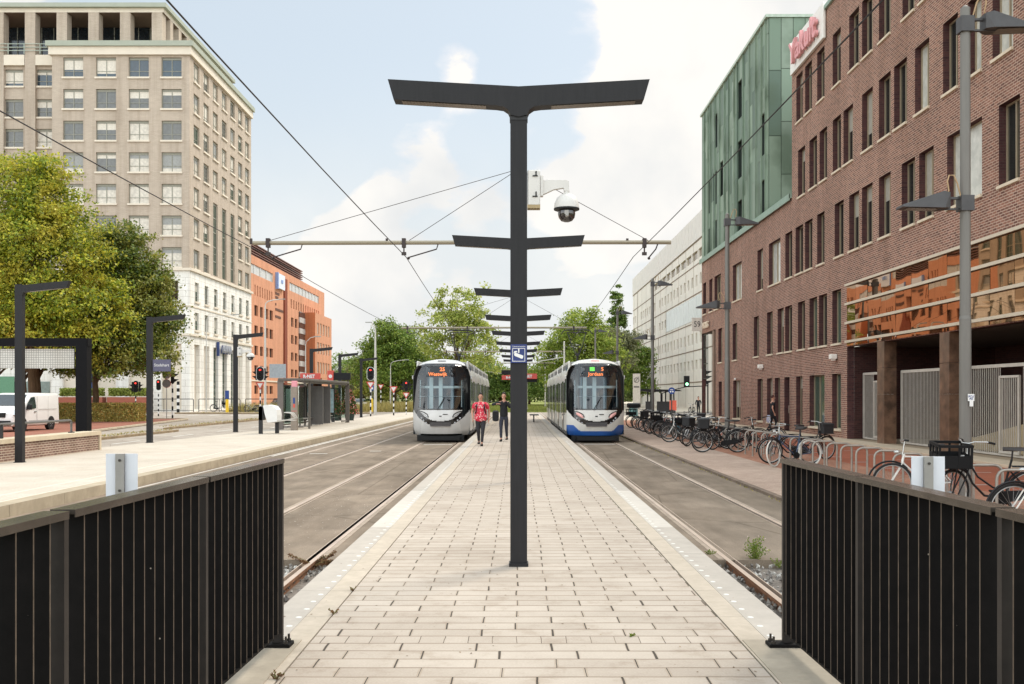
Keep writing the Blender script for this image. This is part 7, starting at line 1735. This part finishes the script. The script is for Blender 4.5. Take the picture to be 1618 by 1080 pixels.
    for sx, (kn, an) in zip((-1, 1), legs):
        m = MB(); cx_, cy_, cz = an[0], an[1], an[2]-.085
        m.loft([[(cx_+px_*w_, cy_+yy_, cz+zz_*hh_) for px_, zz_ in ((-1, 0), (1, 0), (1, .5), (.6, 1), (-.6, 1), (-1, .5))] for yy_, w_, hh_ in ((.07, .032, .07), (.02, .042, .10), (-.06, .046, .075), (-.14, .046, .05), (-.20, .03, .035))]); m.build('shoe', black_p, t, smooth=50)
    return t
def pattern_mat():
    m, N, L, B = nodes_of('floral_red_shirt'); tc = N.new('ShaderNodeTexCoord'); v = N.new('ShaderNodeTexVoronoi'); v.inputs['Scale'].default_value = 15; L.new(tc.outputs['Object'], v.inputs['Vector'])
    r = N.new('ShaderNodeValToRGB'); L.new(v.outputs['Distance'], r.inputs[0]); e = r.color_ramp.elements; e[0].position = .22; e[0].color = lin((236, 190, 186)); e[1].position = .5; e[1].color = lin((206, 42, 66)); L.new(r.outputs[0], B.inputs['Base Color']); B.inputs['Roughness'].default_value = .8; return m
dark_tr = mat('dark_trousers', (40, 38, 42), .8, 0, .2, 10); black_cl = mat('black_cloth', (22, 22, 26), .85, 0, .2, 10); hair_d = mat('hair_dark', (36, 26, 22), .6, 0, .3, 40, .3)
P1 = person('person in a red patterned shirt and dark trousers walking towards the camera', -1.22, 32.8, .30, 1.72, R(0), pattern_mat(), dark_tr, hair_d,
       (((-.29, .03, 1.15), (-.26, -.13, .93)), ((.29, .09, 1.15), (.27, .05, .90))), (((-.075, -.02, .50), (-.065, .16, .14)), ((.075, -.14, .52), (.045, -.17, .10))), 1.42, 'short', .86)
t = thing('backpack', 'black backpack with shoulder straps worn by the person in the red shirt', 'backpack', (-1.22, 32.97, 1.30)); m = MB(); m.loft([rr_loop(.13, 0, .36, 0, .06), rr_loop(.15, -.02, .40, .08, .08), rr_loop(.11, .02, .34, .16, .06)]); m.build('bag_body', black_cl, t)
m = MB()
for s in (-1, 1): m.tube([(s*.12, .02, .38), (s*.115, -.06, .445), (s*.115, -.17, .43), (s*.125, -.345, .30), (s*.145, -.355, .16), (s*.17, -.25, .05)], .022, 6)
m.build('shoulder_strap', black_cl, t)
person('person in a black jacket half hidden by the foreground lamp pole', -.50, 36.0, .30, 1.74, R(-6), black_cl, mat('dark_blue_leggings', (38, 40, 52), .8), hair_d,
       (((-.42, -.10, 1.34), (-.22, -.26, 1.36)), ((.24, -.10, 1.22), (.06, -.24, 1.50))), (((-.09, -.14, .52), (-.08, -.18, .10)), ((.09, .0, .50), (.09, .18, .14))), .95, 'long', .92)
t = thing('shoulder_bag', 'black shoulder bag hanging beside the person in the black jacket', 'bag', (-.80, 36.04, 1.04)); m = MB(); m.loft([rr_loop(.09, .0, .34, -.1, .06), rr_loop(.12, -.02, .38, .03, .08), rr_loop(.09, .0, .34, .16, .06)]); m.build('bag_body', black_cl, t)
person('person in a black T-shirt walking past the brick building with a bag', 12.9, 50.4, .14, 1.80, R(98), black_cl, black_cl, mat('hair_auburn', (70, 38, 28), .6),
       (((-.22, .10, 1.16), (-.24, .02, .92)), ((.22, -.05, 1.15), (.24, -.16, .94))), (((-.08, -.14, .52), (-.08, -.16, .10)), ((.08, .02, .50), (.08, .18, .12))), 1.0, 'short')
t = thing('carrier_bag', 'pale blue carrier bag held by the person in the black T-shirt', 'bag', (12.66, 50.3, .58)); m = MB(); m.loft([[(-.02, -.12, 0), (.04, -.12, 0), (.04, .12, 0), (-.02, .12, 0)], [(-.06, -.16, .1), (.08, -.16, .1), (.08, .16, .1), (-.06, .16, .1)], [(-.03, -.14, .38), (.05, -.14, .38), (.05, .14, .38), (-.03, .14, .38)]]); m.build('bag_body', mat('pale_blue_plastic', (180, 190, 214), .4), t)
person('distant person in black clothes standing with a bicycle at the far crossing', 17.6, 97, .06, 1.76, R(0), black_cl, black_cl, hair_d, (((-.26, .0, 1.14), (-.24, -.1, .92)), ((.26, 0, 1.14), (.2, -.14, .96))), (((-.09, -.04, .5), (-.1, .0, .10)), ((.09, -.04, .5), (.1, -.02, .10))), 1.0, 'long')
bike('distant black bicycle held by the person at the far crossing', 16.9, 96.6, R(60), black_fr, tyre_b, 'dutch', None, 0, 0)
# ================================================================ TREES AND PLANTS
bark = mat('bark', (96, 78, 60), .95, 0, .3, 5, .8, .1, stretch=(1, 1, .25))
def tree(lab, x, y, blobs, n, size, m_, seed, trunk=(.22, 3.0), nm='broadleaf_tree', sparse=.0, core=True, z0=0, limbs=7, clump=.55, per=60):
    """blobs: (dx, dy, z, rx, rz). leaves gather in clumps scattered over the blobs' shells"""
    rnd = np.random.RandomState(seed); t = thing(nm, lab, 'tree', (x, y, z0))
    vol = np.array([b[3]**2*b[4] for b in blobs])**.75; vol /= vol.sum(); P = []; Nn = []
    for b, v in zip(blobs, vol):
        k = int(n*v); nc = max(6, int(k/per)); d = rnd.randn(nc, 3); d /= np.linalg.norm(d, axis=1, keepdims=True)
        d[:, 2] = np.where(d[:, 2] < -.55, -d[:, 2], d[:, 2])
        rad = (.50+.56*rnd.rand(nc, 1)**.6)*(1+.13*rnd.randn(nc, 1)*(1 if sparse == 0 else 1.6))
        c = d*rad*np.array([b[3], b[3], b[4]])+np.array([b[0], b[1], b[2]])
        w = rnd.rand(nc)**1.2+.15; w /= w.sum(); idx = rnd.choice(nc, k, p=w)
        off = rnd.randn(k, 3)*np.array([clump, clump, clump*.6])*(b[3]/3.2)**.4*.62
        P.append(c[idx]+off); Nn.append(d[idx]*.5+np.array([0, 0, .6]))
    C = np.concatenate(P); Nm = np.concatenate(Nn)
    leaf_mesh('crown', C, size, m_, rnd, t, norms=Nm, jitter=.9)
    m = MB(); r0, ht = trunk; top = max(b[2] for b in blobs); m.tube([(0, 0, -.1), (.02, 0, ht*.25), (.05, .05, ht*.6), (0, 0, ht), (.1, .1, (ht+top)/2), (.0, 0, top)], [r0*1.35, r0*1.05, r0*.95, r0*.85, r0*.5, r0*.15], 10)
    for k in range(limbs):
        b = blobs[k % len(blobs)]; a = rnd.uniform(0, 6.28); zs_ = ht*rnd.uniform(.85, 1.2); e = Vector((b[0]+b[3]*.6*math.cos(a), b[1]+b[3]*.6*math.sin(a), b[2]+b[4]*rnd.uniform(-.3, .5)))
        m.tube([(0, 0, zs_), (e.x*.4, e.y*.4, zs_+(e.z-zs_)*.45), e], [r0*.5, r0*.3, r0*.08], 6)
    m.build('trunk', bark, t)
    return t
autumn = island_mat('leaves_autumn', [(101, 125, 39), (149, 165, 48), (59, 83, 30), (200, 200, 63), (112, 134, 41), (220, 209, 72), (66, 92, 33)], .5, .36, .35, (198, 176, 68), .45)
green = island_mat('leaves_green', [(101, 127, 55), (132, 156, 66), (81, 107, 48), (162, 176, 81), (114, 138, 59)], .55, .35, .3)
dgreen = island_mat('leaves_deep', [(92, 118, 55), (118, 143, 66), (74, 99, 46), (143, 160, 81), (103, 127, 59)], .55, .3, .3)
lime = island_mat('leaves_lime', [(138, 154, 68), (173, 182, 88), (114, 132, 57), (202, 202, 114), (154, 167, 77)], .6, .4, .25)
grey_g = island_mat('leaves_pale', [(123, 127, 90), (154, 156, 116), (99, 107, 72), (184, 180, 136)], .6, .35, .25)
lime2 = island_mat('leaves_spring', [(123, 145, 59), (156, 171, 72), (99, 121, 50), (184, 191, 94), (136, 156, 63)], .6, .4, .25)
# left foreground pair
tree('large tree with yellow tinged crown at the left edge, behind the black portal', -33.2, 68, [(0, 0, 9.6, 5.4, 4.6), (-3.5, -1, 8.0, 4.0, 4.0), (1.6, -.5, 12.4, 3.0, 3.2), (-.6, 0, 15.2, 3.3, 3.3), (3.6, .5, 7.4, 3.0, 3.0), (-5, 0, 13.5, 3.2, 3.6), (.5, -1, 5.6, 4.6, 2.6), (1.6, -1, 15.0, 2.0, 2.4)], 100000, .115, autumn, 11, (.30, 3.4), clump=.60)
autumn2 = island_mat('leaves_autumn_dark', [(72, 96, 35), (105, 123, 44), (48, 68, 28), (138, 147, 57), (81, 103, 37), (165, 160, 66), (55, 77, 30)], .5, .25, .35, (149, 138, 57), .5)
tree('broad tree with a leaning trunk right of the black portal, in front of the tower', -31.0, 73, [(2.0, 0, 7.8, 3.9, 3.8), (.6, 0, 10.9, 2.6, 3.0), (3.4, 0, 6.2, 2.9, 3.0), (1.6, -1, 5.0, 4.2, 2.6), (2.2, 0, 12.0, 2.2, 2.4), (3.9, 0, 9.3, 2.1, 2.6), (4.0, -1, 4.4, 1.8, 1.4), (.4, -1, 4.2, 2.4, 1.5)], 80000, .115, autumn2, 12, (.24, 3.0), clump=.58)
for i, (x, y) in enumerate(((-36.8, 74), (-35.0, 72.5), (-40, 76))):
    tree('%s tree trunk row behind the white van, crown merging with the large tree' % ['second', 'third', 'leftmost'][i], x, y, [(0, 0, 7.5, 3.6, 3.6), (.5, 0, 5.2, 3.0, 1.8)], 16000, .15, autumn, 20+i, (.26, 3.2), clump=.6)
# middle distance
tree('dense round green tree between the orange building and the silver tram', -18.6, 150, [(0, 0, 7.2, 5.0, 5.0), (-2.2, 0, 5.4, 4.0, 4.2), (2.4, 0, 5.6, 4.0, 4.4), (-.8, 0, 10.4, 2.8, 2.6), (3.6, 0, 3.6, 2.8, 3.0)], 30000, .20, green, 31, (.3, 2.5), clump=.8)
tree('tall airy tree with yellowish leaves behind the silver tram, left of the lamp row', -7.2, 118, [(1.0, 0, 7.0, 3.4, 4.0), (-1.6, 0, 10.2, 2.6, 2.6), (1.4, 0, 11.6, 2.4, 2.4), (-2.4, 0, 7.4, 2.0, 2.6), (2.4, 0, 8.8, 2.2, 2.8), (-1.0, 0, 13.4, 1.5, 1.6), (.2, 0, 4.4, 3.0, 2.4)], 15000, .17, lime, 32, (.22, 3.5), 'airy_tree', sparse=.5, limbs=14, clump=.72)
tree('spreading green tree right of the lamp row behind the blue tram', 8.0, 128, [(0, 0, 7.2, 4.2, 4.2), (-2.6, 0, 6.0, 3.2, 3.4), (2.6, 0, 6.6, 3.0, 3.4), (.3, 0, 10.2, 3.0, 2.6), (-.5, 0, 3.6, 4.2, 2.4)], 24000, .18, lime2, 33, (.28, 3.0), limbs=10, clump=.75)
tree('pale thin leaved tree behind the blue tram roof', 14.2, 150, [(0, 0, 7.0, 3.4, 3.6), (1.5, 0, 9.5, 2.4, 2.6), (-1.5, 0, 9.6, 2.2, 2.2)], 12000, .20, grey_g, 34, (.22, 3), sparse=.5, limbs=10, clump=.8)
tree('tall narrow poplar left of the white panel building', 17.5, 175, [(0, 0, 8, 2.1, 5), (0, 0, 13, 1.7, 4), (0, 0, 17.6, 1.05, 3.2), (.3, 0, 5, 2.6, 3.4)], 22000, .20, dgreen, 35, (.25, 3), 'poplar', clump=.6)
tree('bright green bush like tree under the poplar beside the white panel building', 19.0, 160, [(0, 0, 4.6, 2.8, 4.2), (.6, 0, 7.6, 2.2, 2.4)], 12000, .20, green, 36, (.2, 2), clump=.7)
far = [(-38, 240, 7, 6.5, dgreen, 'distant dark green tree beyond the orange building'), (-31, 200, 5.2, 5.2, grey_g, 'distant pale green tree beside the orange building wing'), (-26, 190, 4.8, 5.0, lime, 'distant yellow green tree left of the dense round tree'), (-12, 190, 4.5, 4.5, dgreen, 'distant dark tree behind the silver tram, left part'), (-8.5, 205, 6, 6.5, green, 'distant green tree behind the silver tram'), (-3.5, 195, 4.6, 4.8, dgreen, 'distant dark tree in the gap just left of the foreground pole'),
       (2.5, 215, 4.6, 5.0, dgreen, 'distant dark tree in the gap just right of the foreground pole'), (7, 185, 5, 5.0, dgreen, 'distant deep green tree between the masts'), (13, 200, 6, 6.2, green, 'distant green tree behind the blue tram'), (22, 215, 6, 7.0, dgreen, 'distant dark tree left of the white panel building'), (-46, 260, 8, 8.0, green, 'distant tree row end hidden beyond the orange building')]
for i, (x, y, r, h, m_, lab) in enumerate(far): tree(lab, x, y, [(0, 0, h*.8, r*.8, h*.75), (-r*.4, 0, h*.6, r*.6, h*.55), (r*.45, 0, h*.62, r*.6, h*.6)], 9000, .26, m_, 50+i, (.25, 2), limbs=3, clump=.9)
# far wood as one mass
rnd = np.random.RandomState(90); n = 60000; X = rnd.uniform(-110, 110, n); H_ = 7.5+2.2*np.sin(X*.13)+1.6*np.sin(X*.41+1)+1.2*np.sin(X*.9+2)
C = np.stack([X, 285+rnd.uniform(-4, 6, n), rnd.rand(n)**.7*H_], 1); o = leaf_mesh('far_wood', C, .48, island_mat('wood_leaves', [(92, 108, 58), (112, 124, 68), (78, 94, 50), (132, 140, 84)], .7, .2, .15), rnd); tag(o, 'far belt of trees closing the view along the horizon', 'woodland', kind='stuff')
# grasses on verges
def grass(name, boxes, n, hmin, hmax, m_, seed, lab):
    rnd = np.random.RandomState(seed); V = np.zeros((n, 3, 3)); b = np.array(boxes)[rnd.randint(len(boxes), size=n)]
    x = b[:, 0]+(b[:, 1]-b[:, 0])*rnd.rand(n); y = b[:, 2]+(b[:, 3]-b[:, 2])*rnd.rand(n); a = rnd.rand(n)*6.28; w = .012+.0002*y; h = rnd.uniform(hmin, hmax, n)
    V[:, 0] = np.stack([x-w*np.cos(a), y-w*np.sin(a), b[:, 4]], 1); V[:, 1] = np.stack([x+w*np.cos(a), y+w*np.sin(a), b[:, 4]], 1); V[:, 2] = np.stack([x+rnd.normal(0, .3, n)*h, y+rnd.normal(0, .3, n)*h, b[:, 4]+h], 1)
    me = bpy.data.meshes.new(name); me.from_pydata(V.reshape(-1, 3).tolist(), [], np.arange(3*n).reshape(-1, 3).tolist()); me.materials.append(m_); o = bpy.data.objects.new(name, me); COL.objects.link(o); tag(o, lab, 'grass', kind='stuff')
dry = island_mat('dry_grass', [(176, 156, 96), (140, 132, 76), (196, 176, 120), (120, 120, 62), (160, 140, 84)], .8, .3, .15)
fresh = island_mat('fresh_grass', [(120, 132, 66), (146, 150, 80), (98, 112, 54), (166, 162, 96)], .8, .3, .15)
grass('tall_grass', [(-34, -9, 116, 122, 0), (-22, -12.6, 122, 150, 0)], 15000, .4, 1.3, dry, 3, 'tall dry grass on the verge beyond the left road')
grass('track_grass_blades', [(-8, 8, 114.2, 140, 0), (-8, 8, 140, 200, 0)], 26000, .05, .22, fresh, 4, 'short green grass around the far tram tracks')
grass('median_weeds', [(-19.2, -18.4, 41, 53.5, .12), (-21.1, -20.1, 58, 85, .12), (-34, -16, 104.2, 107.5, .12)], 1600, .03, .10, dry, 5, 'dry weeds on the narrow road medians')
grass('kerb_weeds', [(4.82, 4.98, 14, 70, .0), (1.9, 2.1, 12, 20, -.02)], 1400, .01, .05, dry, 6, 'thin weeds along the right kerb')
# weed tufts by the rails
def tuft(lab, x, y, z, n, h, w, m_, seed, flowers=False, nm='weed_plant'):
    rnd = np.random.RandomState(seed); t = thing(nm, lab, 'plant', (x, y, z)); m = MB(); tips = []
    for k in range(9 if h > .2 else 5):
        a = rnd.uniform(0, 6.28); r_ = w*rnd.uniform(.3, 1); e = (r_*math.cos(a), r_*math.sin(a), h*rnd.uniform(.6, 1.1)); m.tube([(0, 0, 0), (e[0]*.35, e[1]*.35, e[2]*.55), e], .003, 4); tips.append(e)
    m.build('stems', mat('weed_stem', (120, 120, 64), .8), t); tips = np.array(tips)
    f = rnd.rand(n, 1)**.7; C = tips[rnd.randint(len(tips), size=n)]*np.concatenate([f, f, f], 1)+rnd.normal(0, h*.07, (n, 3)); C[:, 2] = abs(C[:, 2]); leaf_mesh('leaves', C, .014 if h > .2 else .01, m_, rnd, t)
    if flowers: C = tips[rnd.randint(len(tips), size=40)]+rnd.normal(0, .02, (40, 3)); leaf_mesh('blossoms', C, .008, island_mat('weed_blossom', [(226, 206, 190), (214, 190, 176)], .8), rnd, t)
weed_g = island_mat('weed_green', [(96, 124, 46), (130, 146, 58), (76, 104, 40), (160, 160, 80)], .7, .35); weed_d = island_mat('weed_dead', [(96, 66, 46), (130, 92, 62), (70, 48, 36), (160, 124, 84)], .9, .1)
tuft('green flowering weed growing in the gravel between the right rails', 2.86, 12.0, -.05, 700, .30, .16, weed_g, 1, True)
tuft('low green weed beside the right rail end', 2.40, 12.3, -.04, 260, .10, .14, weed_g, 2)
tuft('green flowering sprigs just behind the larger weed', 3.1, 11.8, -.08, 160, .12, .12, weed_g, 3)
tuft('dead brown weeds tangled over the left rail end', -2.42, 11.8, -.06, 1500, .17, .42, weed_d, 4, nm='dead_weeds')
tuft('reddish dead weeds on the gravel left of the left rail', -2.95, 11.6, -.08, 1000, .17, .34, weed_d, 5, nm='dead_weeds')
tuft('dry weeds by the platform edge beside the left rail end', -2.1, 11.6, -.08, 800, .14, .24, weed_d, 6, nm='dead_weeds')
tuft('small dry tuft in the joint near the left fence foot', -1.405, 7.6, .295, 60, .045, .05, weed_d, 7, nm='joint_tuft'); tuft('tiny dry tuft in the platform joint farther along', -1.405, 8.5, .295, 50, .04, .04, weed_d, 8, nm='joint_tuft')
tuft('dry tuft at the bottom left beside the left fence footing', -1.42, 5.85, .295, 90, .05, .08, weed_d, 9, nm='joint_tuft')
tuft('small moss tuft in the right paving joint', .78, 6.9, .295, 60, .02, .05, weed_g, 10, nm='joint_tuft')
# scattered fallen leaves and specks
rnd = np.random.RandomState(44); n = 330; Y = 6+60*rnd.rand(n)**1.8; X = rnd.uniform(-1.8, 1.9, n); C = np.stack([X, Y, np.full(n, .304)], 1)
n2 = 400; C2 = np.stack([rnd.uniform(-14, -8.4, n2), rnd.uniform(14, 60, n2), np.full(n2, .2)], 1); n3 = 260; C3 = np.stack([rnd.uniform(-3.8, -2.5, n3), rnd.normal(17, 2.5, n3), np.full(n3, .006)], 1)
n4 = 500; C4 = np.stack([rnd.uniform(5.1, 9.2, n4), rnd.uniform(14, 60, n4), np.full(n4, .066)], 1)
o = leaf_mesh('fallen_leaves', np.concatenate([C, C2, C4]), .011, island_mat('litter', [(110, 86, 60), (80, 62, 46), (150, 120, 84)], .9), rnd, norms=np.tile([0, 0, 8.0], (n+n2+n4, 1)), jitter=.5); tag(o, 'scattered dry leaves and specks on the paving', 'litter', kind='stuff')
o = leaf_mesh('spilled_crumbs', C3, .012, island_mat('crumbs', [(210, 200, 190), (190, 180, 168)], .8), rnd, norms=np.tile([0, 0, 8.0], (n3, 1)), jitter=.5); tag(o, 'pale crumbs scattered on the left track paving', 'litter', kind='stuff')
